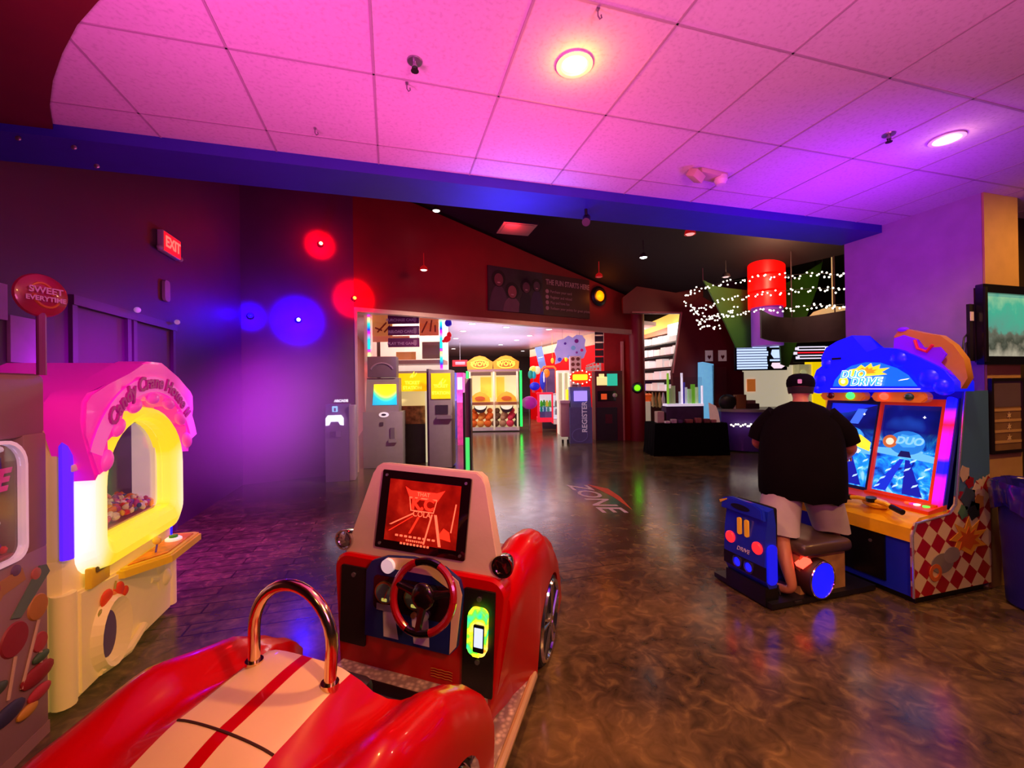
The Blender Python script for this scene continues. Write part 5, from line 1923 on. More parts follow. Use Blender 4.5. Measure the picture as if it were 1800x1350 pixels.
panel(b, v, 655, 720, 590, 600, 0.05, 0.02, mat('coral_swoosh', '#f08468', 0.4, emit='#f07858', strength=0.4))
panel(b, v, 695, 730, 618, 632, 0.10, 0.02, mat('orange_poster', '#f0a060', 0.4))
panel(b, v, 740, 772, 600, 630, 0.2, 0.1, mat('taupe_shape', '#a88c80', 0.5))
b.build('poster', None, bc)
for a_, bb_ in (((660, 575), (672, 580)), ((664, 583), (680, 566)), ((676, 583), (686, 572)), ((742, 585), (752, 565)), ((757, 583), (760, 563)), ((766, 584), (766, 572))):
    b = MB()
    b.tube([(v.x(a_[0]), 0.03, v.z(a_[1])), (v.x(bb_[0]), 0.03, v.z(bb_[1]))], 0.02, 6)
    b.build('poster_stroke', mat('brown_red_print', '#b04028', 0.5), bc)


def f_rain(nt, tc):
    q = sep(nt, tc.outputs['Object'])
    s_ = nt.nodes.new('ShaderNodeMath')
    s_.operation = 'FRACT'
    nt.links.new(math_(nt, 'MULTIPLY', q[2], 1.15), s_.inputs[0])
    return ramp(nt, s_.outputs[0], [(0.0, '#10d8e8'), (0.28, '#18c8ff'), (0.45, '#e010d0'), (0.55, '#1830ff'), (0.72, '#20e8c8'), (0.85, '#f0ff90'), (0.93, '#ff20a0'), (1.0, '#1850ff')])


RAIN = node_mat('rainbow_light_post', f_rain, strength=1.5)
for px, y1 in ((650.5, 640), (777, 656)):
    b = MB()
    b.tube([(v.x(px), -0.04, v.z(y1)), (v.x(px), -0.04, v.z(551))], 0.035, 10)
    b.build('light_post', RAIN, bc, label='rainbow light post')
b = MB()
panel(b, v, 652, 776, 550, 745, 0.02, 0.006, GLASS)
b.build('window_pane', None, bc)
# toys in it
rnd = random.Random(5)
for k, (px, py, c) in enumerate(((700, 700, '#8a5638'), (712, 712, '#d8b08c'), (724, 704, '#c46a4a'), (736, 715, '#e8d0a8'), (745, 705, '#a87850'), (706, 728, '#e0b890'), (722, 730, '#f0d8b8'), (738, 733, '#c89058'))):
    t_ = MB()
    t_.ball((0, 0, 0.10), (0.10, 0.09, 0.10), 12)
    t_.ball((0, 0, 0.24), (0.075, 0.07, 0.07), 12)
    t_.ball((-0.055, 0, 0.30), 0.028, 8)
    t_.ball((0.055, 0, 0.30), 0.028, 8)
    o = t_.build('plush_toy', mat('plush_' + c[1:], c, 0.9))
    q = at_d(px, 675, 10.9)
    o.location = (q.x, q.y, v.z(py) - 0.16)
    tag(o, 'small plush toy piled in the lit window of the ticket-station crane', 'plush toy', 'plush toys in the prize crane')
# hanging purple direction signs
for k, (y0, y1, s_) in enumerate(((552, 569, 'PURCHASE CARD'), (573, 589, 'RELOAD CARD'), (594, 610, 'PLAY THE GAME'))):
    vv = View(711, 9.4)
    sg = thing('hanging_sign', ['top', 'middle', 'bottom'][k] + ' purple board of the three hanging over the ticket stations', 'sign', (vv.loc[0], vv.loc[1], vv.z(y1)), VR, 'purple hanging boards')
    h = vv.z(y0) - vv.z(y1)
    b = MB()
    b.box(vv.x(683), vv.x(738), 0, 0.03, 0, h, bev=0.006)
    bo = b.build('board', mat('purple_board', '#6a2a68', 0.5), sg)
    text(s_, 0.085, mat('mauve_letters', '#a878a8', 0.5, emit='#a070a0', strength=0.15), sg, (vv.x(707), -0.004, h * 0.38), (pi / 2, 0, 0), bold=0.002)
    b = MB()
    b.prism([(0, 0.03), (0.035, 0.0), (0.07, 0.03), (0.07, 0.13), (0.0, 0.13)], (vv.x(728), -0.002, h * 0.12), X, Z, 0.004)
    b.build('shield_emblem', mat('mauve_emblem', '#a080a4', 0.5), sg)
    b = MB()
    for q in (686, 735):
        b.tube([(vv.x(q), 0.015, h), (vv.x(q), 0.015, h + (0.05 if k else 0.02))], 0.005, 5)
    b.build('hanger', STEEL, sg)

# ---------------------------------------------------------------- card kiosk and two ticket stations
GK = mat('grey_kiosk', '#8c7c80', 0.5)
v = View(672, 8.75)
kk = thing('card_kiosk', 'grey card kiosk with purple header box and teal and yellow screen', 'kiosk', v.loc, VR + 0.12)
b = MB()
panel(b, v, 638, 706, 724, 824, 0.0, 0.5, GK, 0.01)
b.prism([(0.02, v.z(724)), (0.16, v.z(664)), (0.5, v.z(664)), (0.5, v.z(724))], (v.x(643), 0, 0), Y, Z, v.x(699) - v.x(643), GK)
panel(b, v, 645, 695, 626, 663, 0.10, 0.35, mat('purple_header', '#6a5468', 0.5), 0.008)
b.build('body', None, kk)


def f_kscr(nt, tc):
    q = sep(nt, tc.outputs['Object'])
    x_ = math_(nt, 'MULTIPLY', math_(nt, 'SUBTRACT', q[0], 0.06), 1.6)
    r2_ = math_(nt, 'ADD', math_(nt, 'POWER', math_(nt, 'ABSOLUTE', x_), 2.0), math_(nt, 'SUBTRACT', v_kz, q[2]))
    return ramp(nt, r2_, [(0.0, '#ffe800'), (0.22, '#f2ff20'), (0.30, '#60e888'), (0.36, '#10b0c8'), (0.6, '#0890c0')])


v_kz = v.z(676)
b = MB()
dn_ = Vector((0, 0.14, v.z(664) - v.z(724))).normalized()
so_k = Vector((0, 0.02, v.z(724)))
L_ = (v.z(664) - v.z(724))
b.prism([(v.x(654), L_ * 0.20), (v.x(696), L_ * 0.20), (v.x(694), L_ * 0.82), (v.x(656), L_ * 0.82)], so_k, X, dn_, 0.012)
b.build('display', node_mat('kiosk_screen', f_kscr, strength=1.3), kk, label='teal and yellow display')
b = MB()
b.prism(circ(v.x(674), v.z(729), 0.10, 20, 0.055), (0, -0.002, 0), X, Z, 0.012, mat('white_reader', '#f0e8f0', 0.3, emit='#f0e0f0', strength=0.5))
b.prism(circ(v.x(674), v.z(729), 0.05, 16, 0.022), (0, -0.014, 0), X, Z, 0.006, mat('dark_reader_slot', '#201820', 0.4))
b.build('card_reader', None, kk)
b = MB()
panel(b, v, 667, 673, 742, 748, -0.02, 0.02, mat('slot_dark', '#40343c', 0.4))
b.build('bill_slot', None, kk)
b = MB()
panel(b, v, 685, 692, 752, 778, -0.03, 0.03, mat('slot_grey', '#6c5c64', 0.4))
panel(b, v, 682, 696, 772, 778, -0.06, 0.06, GK)
b.build('receipt_tray', None, kk)
b = MB()
b.tube([(v.x(670) + 0.24 * cos(pi * (0.12 + 0.76 * k / 12)), 0.095, v.z(655) + 0.20 * sin(pi * (0.12 + 0.76 * k / 12))) for k in range(13)], 0.018, 6)
b.build('header_arc', mat('dim_lilac_letters', '#8c7490', 0.5), kk)

YS = mat('yellow_sign_added_glow', '#e8c000', 0.5, emit='#ffc400', strength=0.75, var=0.05)  # glow added so the sign stays yellow under the pink light
YL = mat('pale_yellow_print', '#fff050', 0.4, emit='#fff040', strength=0.8)
for n_, (x0, x1, yb, lab) in enumerate(((698, 750, 688, 'ticket station with a wide yellow sign over a lit toy window and dark green base'), (753, 793, 701, 'slim grey ticket station with a narrow yellow sign, beside the gate'))):
    v = View((x0 + x1) / 2, 9.35 if n_ == 0 else 8.55)
    ts_ = thing('ticket_station', lab, 'kiosk', v.loc, VR)
    b = MB()
    if n_ == 0:
        panel(b, v, x0, x1, 746, 822, 0.0, 0.5, mat('dark_green_base', '#343c24', 0.5, var=0.2))
        panel(b, v, x0 + 2, x1, 688, 746, 0.25, 0.2, mat('cream_lit_case', '#f4e4a8', 0.5, emit='#f0dc90', strength=0.5))
        panel(b, v, x1 - 3, x1, 688, 822, -0.01, 0.5, mat('cream_lit_edge', '#f8f0c8', 0.4, emit='#f8ecb8', strength=0.6))
        panel(b, v, x0 + 2, x1 - 3, 714, 746, 0.12, 0.1, mat('toy_jumble', '#b08448', 0.7, var=0.6, vscale=9))
        panel(b, v, x0, x1, 652, 688, 0.1, 0.35, GK)
    else:
        panel(b, v, x0, x1, 650, 822, 0.0, 0.55, GK, 0.01)
        panel(b, v, x0 - 4, x0, 648, 825, 0.05, 0.5, mat('dark_side', '#54484e', 0.5))
    b.build('body', None, ts_)
    b = MB()
    sx0 = x0 if n_ == 0 else x0 + 5
    panel(b, v, sx0, x1 - 1, 656, yb, -0.02 if n_ else 0.06, 0.03, YS)
    bo = b.build('sign_panel', None, ts_)
    cx_ = v.x((sx0 + x1 - 1) / 2)
    yy_ = -0.025 if n_ else 0.055
    text('TICKET', 0.10 if n_ == 0 else 0.085, YL, bo, (cx_, yy_, v.z(yb - 15 if n_ == 0 else yb - 22)), (pi / 2, 0, 0), bold=0.003)
    text('STATION', 0.10 if n_ == 0 else 0.085, YL, bo, (cx_, yy_, v.z(yb - 6 if n_ == 0 else yb - 10)), (pi / 2, 0, 0), bold=0.003)
    b = MB()
    for q in ((-0.05, 0.0), (0.05, 0.03), (0.0, 0.06)):
        b.tube([(cx_ + q[0], yy_, v.z(yb - 24) + q[1]), (cx_ + q[0] + 0.05, yy_, v.z(yb - 30) + q[1])], 0.010, 6)
    b.ball((cx_, yy_, v.z(yb - 27)), (0.035, 0.008, 0.04), 10)
    b.build('sign_figure', YL, bo)
    if n_ == 1:
        b = MB()
        panel(b, v, 765, 787, 712, 728, -0.015, 0.02, mat('dark_ticket_slot', '#302630', 0.3))
        b.build('ticket_slot', None, ts_)
        b = MB()
        panel(b, v, 768, 794, 730, 736, -0.08, 0.10, mat('grey_lip', '#94868c', 0.3, 0.5))
        b.build('tray', None, ts_)

# ---------------------------------------------------------------- shop gate pillar
v = View(820, 8.25)
gt = thing('security_gate', 'tall thin black security gate post with a green light inside', 'security gate', v.loc, VR)
for q in (814.5, 825.5):
    b = MB()
    panel(b, v, q - 1.6, q + 1.6, 665 if q > 820 else 690, 832, 0.0, 0.30, BLACK)
    b.build('post', None, gt)
b = MB()
panel(b, v, 816, 824, 770, 831, 0.10, 0.03, mat('green_lit_insert', '#60ff80', 0.4, emit='#50ff78', strength=0.8))
b.build('green_light', None, gt)
b = MB()
panel(b, v, 816, 824, 665, 770, 0.10, 0.03, mat('mauve_acrylic', '#9a7c84', 0.4))
panel(b, v, 811, 828, 828, 834, -0.02, 0.34, BLACK)
b.build('acrylic_insert', None, gt)

# ---------------------------------------------------------------- monster claw machine, two bays
v = View(869, 15.4)
cl = thing('double_claw_machine', 'yellow two-bay claw machine with domed headers and green light edges', 'claw machine', v.loc, VR)
YC = mat('lit_yellow_interior', '#ffd848', 0.5, emit='#ffd040', strength=0.45, var=0.3, vscale=2.5)
FRC = mat('warm_white_frame', '#e8d8c0', 0.4, emit='#f0e0b0', strength=0.3)
b = MB()
for q in (826, 868, 909):
    panel(b, v, q - 1.5, q + 1.5, 650, 756, 0.0, 0.9, FRC)
panel(b, v, 822, 914, 648, 653, 0.0, 0.9, mat('mauve_rail', '#b08488', 0.4))
panel(b, v, 824, 912, 707, 712, 0.0, 0.6, mat('tan_rail', '#c89068', 0.4))
panel(b, v, 824, 912, 751, 757, 0.0, 0.9, mat('silver_base', '#d8d4d0', 0.3, 0.4))
panel(b, v, 824, 912, 653, 756, 0.85, 0.04, mat('lit_cream_back', '#f4e8c0', 0.5, emit='#f4e4b0', strength=0.5))
cbn = b.build('cabinet', None, cl)
HD = mat('orange_header', '#f0a020', 0.4, emit='#e88c10', strength=0.35)
for x0, x1 in ((822, 866), (868, 912)):
    xm = (x0 + x1) / 2
    b = MB()
    pts = [(v.x(x0), v.z(649)), (v.x(x1), v.z(649)), (v.x(x1 + 1), v.z(636)), (v.x(x1 - 6), v.z(632)), (v.x(xm + 9), v.z(627)), (v.x(xm), v.z(625)), (v.x(xm - 9), v.z(627)), (v.x(x0 + 5), v.z(632)), (v.x(x0 - 1), v.z(636))]
    b.prism(pts, (0, 0.1, 0), X, Z, 0.12, HD)
    b.prism(circ(v.x(xm), v.z(640), v.x(xm + 15) - v.x(xm), 20, 0.14), (0, -0.02, 0), X, Z, 0.02, mat('ochre_oval', '#c87820', 0.4))
    b.ringprism(circ(v.x(xm), v.z(640), v.x(xm + 16) - v.x(xm), 24, 0.155), circ(v.x(xm), v.z(640), v.x(xm + 14) - v.x(xm), 24, 0.125), (0, -0.04, 0), X, Z, 0.015, mat('lit_yellow_line', '#ffe848', 0.4, emit='#ffe040', strength=0.9))
    b.build('header', None, cl)
    text('WOW', 0.22, mat('lit_yellow_line', '#ffe848', 0.4), cl, (v.x(xm), -0.065, v.z(640)), (pi / 2, 0, 0), bold=0.006)
    b = MB()
    panel(b, v, x0 + 4, x1 - 3, 654, 660, 0.02, 0.03, mat('dark_band', '#6a4830', 0.5))
    b.build('name_strip', None, cl)
    b = MB()
    panel(b, v, x0 + 20 if x0 < 850 else x0 + 3, x0 + 40 if x0 < 850 else x0 + 18, 662, 700, 0.7, 0.05, YC)
    b.build('yellow_panel', None, cl)
    # smiling monster bezel: plate, grin and controls
    b = MB()
    b.prism([(v.x(x0 + 4), v.z(706)), (v.x(x1 - 4), v.z(706)), (v.x(x1 - 6), v.z(698)), (v.x(xm + 8), v.z(691)), (v.x(xm), v.z(688)), (v.x(xm - 8), v.z(691)), (v.x(x0 + 6), v.z(698))], (0, -0.1, 0), X, Z, 0.06, mat('yellow_bezel', '#f8b828', 0.4, emit='#f0a818', strength=0.3))
    b.prism(circ(v.x(xm), v.z(700), v.x(xm + 9) - v.x(xm), 16, 0.08), (0, -0.18, 0), X, Z, 0.02, mat('orange_button_plate', '#e86820', 0.4))
    b.build('control_bezel', None, cl)
    b = MB()
    gr = [(v.x(xm) + 0.24 * cos(a), v.z(713) + 0.26 * sin(a)) for a in [pi + pi * k / 12 for k in range(13)]]
    b.prism(gr, (0, -0.02, 0), X, Z, 0.04, mat('black_grin', '#180c08', 0.4))
    b.prism([(p[0] * 0.9 + v.x(xm) * 0.1, v.z(713) + (p[1] - v.z(713)) * 0.55) for p in gr], (0, -0.06, 0), X, Z, 0.01, mat('white_teeth', '#fff6e0', 0.4, emit='#fff0d0', strength=0.4))
    b.build('grin', None, cl)
cols = ['#e86a1c', '#e8405a', '#7a5a40', '#f0a040', '#3a2c24', '#b88c68', '#e86a1c']
pt_ = []
for k in range(14):
    px = 831 + (k % 7) * 13 + (3 if k > 6 else 0)
    py = 746 if k < 7 else 733
    c = cols[(k * 3) % 7]
    t_ = MB()
    t_.ball((0, 0, 0.13), (0.15, 0.12, 0.14), 12)
    t_.ball((0, -0.02, 0.32), (0.11, 0.10, 0.10), 12)
    o = t_.build('plush_monster', mat('monster_' + c[1:], c, 0.85))
    q = at_d(px, 675, 15.55 + (0.1 if k > 6 else 0))
    o.location = (q.x, q.y, v.z(py) - 0.1)
    tag(o, 'small plush monster heaped at the bottom of the two-bay claw machine', 'plush toy', 'plush monsters in the claw machine')
for px in (821.5, 915.5):
    b = MB()
    panel(b, v, px - 1.8, px + 1.8, 652 if px > 900 else 652, 750 if px > 900 else 668, -0.03, 0.05, emi('green_led_edge', '#18ff50', 2.2))
    b.build('green_light_edge', None, cl)

# ---------------------------------------------------------------- hanging shapes left of the shop ceiling
for px, py, r, c, lab, nm in ((788, 568, 6.5, '#3018d8', 'blue ball hanging beside the rainbow light post', 'hanging_ball'), ):
    q = at_d(px, py, 10.4)
    o = MB().ball((0, 0, 0), r / FPX * 10.4, 18).tube([(0, 0, 0), (0, 0, 3.44 - q.z)], 0.003, 4).build(nm, mat('ball_' + c[1:], c, 0.3, emit=c, strength=0.3))
    o.location = q
    tag(o, lab, 'decoration')
q = at_d(786, 596, 10.4)
b = MB()
b.ball((0, 0, 0), (0.10, 0.06, 0.08), 14, None, (0, -0.7, 0))
b.ball((0.05, 0, 0.10), (0.06, 0.05, 0.08), 12)
b.ball((-0.08, 0, -0.05), (0.05, 0.04, 0.04), 10)
b.tube([(0.05, 0, 0.1), (0.05, 0, 3.44 - q.z)], 0.003, 4)
o = b.build('hanging_red_toy', mat('red_toy', '#e81020', 0.4, emit='#e81020', strength=0.5))
o.location = q
tag(o, 'red figure hanging under the blue ball in the shop', 'decoration')

# back row of machines left of the claw machine
for px0, px1, y0, y1, d, c, lab, nm in ((790, 800, 655, 735, 13.5, '#3a3ac0', 'blue and violet arcade cabinet behind the ticket stations', 'arcade_cabinet'), (803, 814, 655, 745, 12.0, '#e040a0', 'slim pink arcade cabinet just left of the gate post', 'arcade_cabinet')):
    v = View((px0 + px1) / 2, d)
    a_ = thing(nm, lab, 'arcade machine', v.loc, VR)
    b = MB()
    panel(b, v, px0, px1, y0, 900, 0.0, 0.7, mat('cab_' + c[1:], c, 0.4, emit=c, strength=0.25, var=0.3))
    b.build('body', None, a_)
    b = MB()
    panel(b, v, px0 + 1, px1 - 1, y0 + 8, y0 + 30, -0.02, 0.02, emi('cab_screen_' + c[1:], '#b8b0ff', 0.9))
    b.build('display', None, a_)
v = View(808, 17)
o = MB()
panel(o, v, 796, 822, 633, 644, 0, 0.1, mat('red_lit_sign', '#f01828', 0.4, emit='#f01020', strength=0.7))
panel(o, v, 801, 818, 636, 641, -0.02, 0.02, mat('pink_lit_word', '#ff90a0', 0.4, emit='#ff90a0', strength=0.9))
o.box(v.x(809) - 0.01, v.x(809) + 0.01, 0.04, 0.06, v.z(633), 3.46, STEEL)
oo = o.build('hanging_red_sign', None)
oo.location = v.loc
oo.rotation_euler = (0, 0, VR)
tag(oo, 'small red lit sign deep in the shop left of the claw machine', 'sign')

# ================================================================ right half of the shop
def placed(mb, name, v, label, cat, mt=None, group=None, rz=VR):
    o = mb.build(name, mt)
    o.location = v.loc
    o.rotation_euler = (0, 0, rz)
    return tag(o, label, cat, group)


# glass showcase with a red frame
v = View(965, 15.0)
sc = thing('prize_showcase', 'low glass showcase with red and white frame full of small prizes', 'showcase', v.loc, VR)
b = MB()
RF = mat('pink_red_frame', '#f02848', 0.4, emit='#f01838', strength=0.4)
for a_ in ((944, 948, 690, 741), (969, 972, 692, 744)):
    panel(b, v, *a_, 0.0, 0.05, RF)
panel(b, v, 944, 972, 690, 693, 0.0, 0.6, RF)
panel(b, v, 944, 972, 734, 742, 0.0, 0.6, RF)
panel(b, v, 972, 986, 692, 695, 0.0, 0.6, WHITE)
panel(b, v, 972, 986, 738, 746, 0.0, 0.6, WHITE)
panel(b, v, 984, 986, 692, 746, 0.0, 0.1, WHITE)
panel(b, v, 946, 985, 694, 740, 0.55, 0.04, mat('lit_white_back', '#e8f0f8', 0.5, emit='#e0ecff', strength=0.7))
panel(b, v, 948, 985, 715, 716, 0.02, 0.5, mat('teal_shelf', '#4aa0b0', 0.3))
b.build('case', None, sc)
b = MB()
panel(b, v, 948, 970, 724, 734, 0.02, 0.3, mat('violet_base_panel', '#6a58b0', 0.5))
b.build('base_panel', None, sc)
b = MB()
panel(b, v, 947, 984, 694, 734, 0.01, 0.006, GLASS)
b.build('glass_pane', None, sc)
k_ = 0
for px, py, c in ((951, 712, '#50d020'), (956, 711, '#40b848'), (961, 712, '#e8e020'), (966, 712, '#58d830'), (951, 723, '#20a8a0'), (957, 722, '#3088d0'), (963, 723, '#38c0b8'), (977, 712, '#404860'), (981, 711, '#e8f0ff'), (977, 727, '#5070a0'), (981, 728, '#282c40')):
    q = at_d(px, 675, 15.25)
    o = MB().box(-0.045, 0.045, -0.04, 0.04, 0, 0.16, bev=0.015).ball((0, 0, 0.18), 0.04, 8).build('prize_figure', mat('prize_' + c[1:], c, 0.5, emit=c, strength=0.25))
    o.location = (q.x, q.y, v.z(py + 3))
    tag(o, 'tiny bright prize figure inside the red-framed showcase', 'toy', 'prize figures in the showcase')

# playful prize display on top: bowl, letters, flowers
for nm, lab, px, py, parts in (
    ('blue_bowl', 'deep blue bowl-shaped prize standing over the showcase', 940, 688, [('ball', 0, 0.18, 0.19, 0.15, '#1018c8')]),
    ('teal_heart', 'teal heart-shaped prize above the blue bowl', 936, 672, [('ball', -0.06, 0.28, 0.10, 0.16, '#108878'), ('ball', 0.06, 0.26, 0.08, 0.14, '#18a0b0')]),
    ('yellow_flower', 'pale yellow flower-shaped sign left of the tilted blue panel', 938, 650, [('ball', 0, 0.0, 0.16, 0.14, '#f4f060'), ('ball', 0.14, -0.02, 0.13, 0.15, '#f8f4c0'), ('ball', -0.02, 0.0, 0.06, 0.06, '#d0c020')]),
    ('blue_oval_toy', 'tall blue and white oval toy beside the blue bowl', 954, 684, [('ball', 0, 0.30, 0.11, 0.34, '#1830c0'), ('ball', 0.03, 0.34, 0.06, 0.28, '#e8f0ff')]),
    ('orange_horn', 'orange ring-shaped toy to the right of the yellow flower', 961, 656, [('ball', 0, 0.0, 0.12, 0.16, '#f89020'), ('ball', 0.0, 0.0, 0.05, 0.09, '#ffe080')]),
    ('purple_ride', 'rounded magenta kiddie ride left of the showcase', 930, 708, [('ball', 0, 0.0, 0.30, 0.24, '#a01890')])):
    vv = View(px, {'purple_ride': 15.6, 'blue_bowl': 15.12, 'teal_heart': 15.34, 'yellow_flower': 15.56, 'blue_oval_toy': 15.2, 'orange_horn': 15.45}[nm])
    z0 = vv.z(py)
    b = MB()
    for kind, x_, z_, rx, rz_, c in parts:
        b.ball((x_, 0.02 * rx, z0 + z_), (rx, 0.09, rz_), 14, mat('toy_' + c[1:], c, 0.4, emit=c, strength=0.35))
    b.tube([(0, 0.08, 0.0 if nm == 'purple_ride' else vv.z(690)), (0, 0.08, z0)], 0.012, 6, STEEL)
    placed(b, nm, vv, lab, 'toy')
# tilted blue panel sign against the red wall, bulbs, lantern lamps
v = View(951, 17)
b = MB()
b.box(-0.14, 0.14, -0.02, 0.02, -0.45, 0.42, mat('steel_blue_panel', '#6888c8', 0.4, emit='#6080d0', strength=0.3), rot=(0, -0.2, 0))
b.box(-0.10, 0.10, -0.04, -0.02, -0.02, 0.0, mat('white_line', '#e8f0ff', 0.4, emit='#e8f0ff', strength=0.5), rot=(0, -0.2, 0))
b.tube([(0.05, 0, 0.3), (0.05, 0, 3.46 - v.z(628))], 0.006, 4, STEEL)
o = b.build('tilted_blue_sign')
o.location = (v.loc[0], v.loc[1], v.z(628))
o.rotation_euler = (0, 0, VR)
tag(o, 'tilted pale blue panel hanging before the red shop wall', 'sign')
for px, py, lab in ((971, 634, 'orange flame-shaped hanging lamp nearer the showcase'), (995, 631, 'orange hanging lamp nearer the circle tower')):
    q = at_d(px, py, 15)
    o = MB().ball((0, 0, 0), (0.06, 0.06, 0.10), 12).tube([(0, 0, 0.05), (0, 0, 3.44 - q.z)], 0.004, 4).build('hanging_lamp', emi('orange_lamp', '#ff8a18', 1.5))
    o.location = q
    tag(o, lab, 'lamp', 'orange hanging lamps')
# lilac cloud sign
v = View(1003, 13.6)
b = MB()
pts = [(976, 640), (985, 637), (992, 628), (1002, 629), (1008, 626), (1018, 632), (1026, 630), (1031, 618), (1028, 608), (1030, 598), (1024, 590), (1014, 589), (1007, 594), (1000, 590), (991, 596), (981, 598), (979, 608), (975, 616), (978, 627)]
b.prism([(v.x(a), v.z(c)) for a, c in pts][::-1] if False else [(v.x(a), v.z(c)) for a, c in pts], (0, 0, 0), X, Z, 0.06, mat('lilac_cloud', '#b8a8e0', 0.4, emit='#a898e0', strength=0.35, var=0.25, vscale=2))
for px, py, r, c in ((994, 604, 2.2, '#5a2a90'), (1014, 600, 3.6, '#7a1878'), (1023, 616, 2.6, '#d01870'), (1008, 612, 4, '#78a0d0'), (1000, 628, 3, '#88a8e8'), (984, 632, 3.5, '#4848c8'), (1014, 620, 2, '#8c3090')):
    b.prism(circ(v.x(px), v.z(py), r / FPX * v.d, 14), (0, -0.06, 0), X, Z, 0.015, mat('cloud_dot_' + c[1:], c, 0.4, emit=c, strength=0.3))
for q in (990, 1020):
    b.tube([(v.x(q), 0, v.z(596)), (v.x(q), 0, 3.44)], 0.004, 4, STEEL)
placed(b, 'cloud_sign', v, 'lilac cloud-shaped sign with coloured dots hanging in front of the red wall', 'sign')
# tower with round holes
v = View(1012, 13.2)
b = MB()
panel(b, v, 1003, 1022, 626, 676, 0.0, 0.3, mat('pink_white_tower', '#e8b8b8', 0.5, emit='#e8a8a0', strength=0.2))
panel(b, v, 1006, 1019, 676, 790, 0.05, 0.2, mat('mauve_post', '#98707c', 0.5))
for k in range(3):
    for q in (1007.5, 1016.5):
        b.prism(circ(v.x(q), v.z(631 + 9.5 * k), 3.2 / FPX * v.d, 14), (0, 0, 0), X, Z, 0.02, mat('brown_ball', '#8a4838', 0.5))
placed(b, 'ball_tower', v, 'pale tower with two columns of brown balls above the register kiosk', 'display')
# little white lattice rack
v = View(1044, 13.4)
b = MB()
for k in range(5):
    px = 1031 + 6.0 * k
    b.tube([(v.x(px), 0, v.z(651)), (v.x(px), 0, v.z(645 - 2.2 * k))], 0.02, 6)
b.tube([(v.x(1031), 0, v.z(651)), (v.x(1056), 0, v.z(651))], 0.02, 6)
b.tube([(v.x(1031), 0, v.z(643)), (v.x(1056), 0, v.z(634))], 0.02, 6)
b.tube([(v.x(1056), 0, v.z(630)), (v.x(1056), 0, 0.0)], 0.022, 6)
for k in range(4):
    b.ball((v.x(1034 + 6 * k), 0, v.z(647 - k)), 0.05, 8)
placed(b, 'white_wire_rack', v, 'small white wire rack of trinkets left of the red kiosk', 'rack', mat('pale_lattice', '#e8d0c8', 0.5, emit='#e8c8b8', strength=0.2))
# dark slatted banner
v = View(1054, 12.6)
b = MB()
for k in range(5):
    panel(b, v, 1047, 1062, 578 + 12.5 * k, 588 + 12.5 * k, 0.0, 0.03, mat('dark_brown_slat', '#402428', 0.5))
b.tube([(v.x(1048), 0.015, v.z(640)), (v.x(1048), 0.015, v.z(574))], 0.008, 5, STEEL)
b.tube([(v.x(1061), 0.015, v.z(640)), (v.x(1061), 0.015, v.z(574))], 0.008, 5, STEEL)
placed(b, 'slatted_banner', v, 'column of five dark boards hanging against the deep red wall', 'sign')

# register kiosk and oval sign
v = View(1020, 12.0)
rk = thing('register_kiosk', 'blue-grey kiosk with REGISTER written up its front and a lilac screen', 'kiosk', v.loc, VR)
RB = mat('slate_blue_kiosk', '#6874a8', 0.45, var=0.08)
b = MB()
panel(b, v, 1001, 1040, 716, 790, 0.0, 0.5, RB)
b.prism([(0.0, v.z(717)), (0.18, v.z(680)), (0.5, v.z(680)), (0.5, v.z(717))], (v.x(1003), 0, 0), Y, Z, v.x(1039) - v.x(1003), RB)
rko = b.build('body', None, rk)
b = MB()
b.prism([(v.x(1009), v.z(705)), (v.x(1032), v.z(705)), (v.x(1032), v.z(687)), (v.x(1009), v.z(687))], (0, 0.06, 0), X, Vector((0, 0.3, 1)) if False else Z, 0.05)
b.build('display', emi('lilac_screen', '#a890ff', 1.0), rk)
b = MB()
b.ringprism(circ(v.x(1018), v.z(765), 14 / FPX * 12, 24, 12 / FPX * 12), circ(v.x(1018), v.z(765), 13 / FPX * 12, 24, 11 / FPX * 12), (0, -0.001, 0), X, Z, 0.004)
b.build('ring_decal', mat('pale_blue_decal', '#8ca0e0', 0.5), rk)
text('REGISTER', 0.205, mat('white_letters', '#e0d8e8', 0.4, emit='#d0c8e0', strength=0.2), rk, (v.x(1027), -0.004, v.z(733)), (pi / 2, -pi / 2, 0), bold=0.004)
ov = thing('oval_neon_sign', 'orange oval sign with a glowing yellow bar and bulbs above the register kiosk', 'sign', v.loc, VR)
b = MB()
b.prism(circ(v.x(1021), v.z(663), 18 / FPX * 12, 28, 11.5 / FPX * 12), (0, 0.2, 0), X, Z, 0.08)
b.build('oval_board', mat('orange_red_lit', '#ff3a10', 0.4, emit='#ff3008', strength=0.9), ov)
b = MB()
b.prism(rrect(v.x(1008), v.x(1034), v.z(668), v.z(658), 0.03, 3), (0, 0.12, 0), X, Z, 0.02)
b.build('lit_bar', emi('yellow_bar', '#ffd820', 1.8), ov)
for k in range(14):
    a = 2 * pi * k / 14
    MB().ball((v.x(1021) + 0.30 * cos(a), 0.12, v.z(663) + 0.19 * sin(a)), 0.018, 8).build('bulb', emi('warm_bulb', '#fff0c0', 4.0), ov)
b = MB()
b.tube([(v.x(1021), 0.25, v.z(675)), (v.x(1021), 0.25, v.z(681))], 0.05, 8)
b.build('post', mat('mauve_post', '#98707c', 0.5), ov)
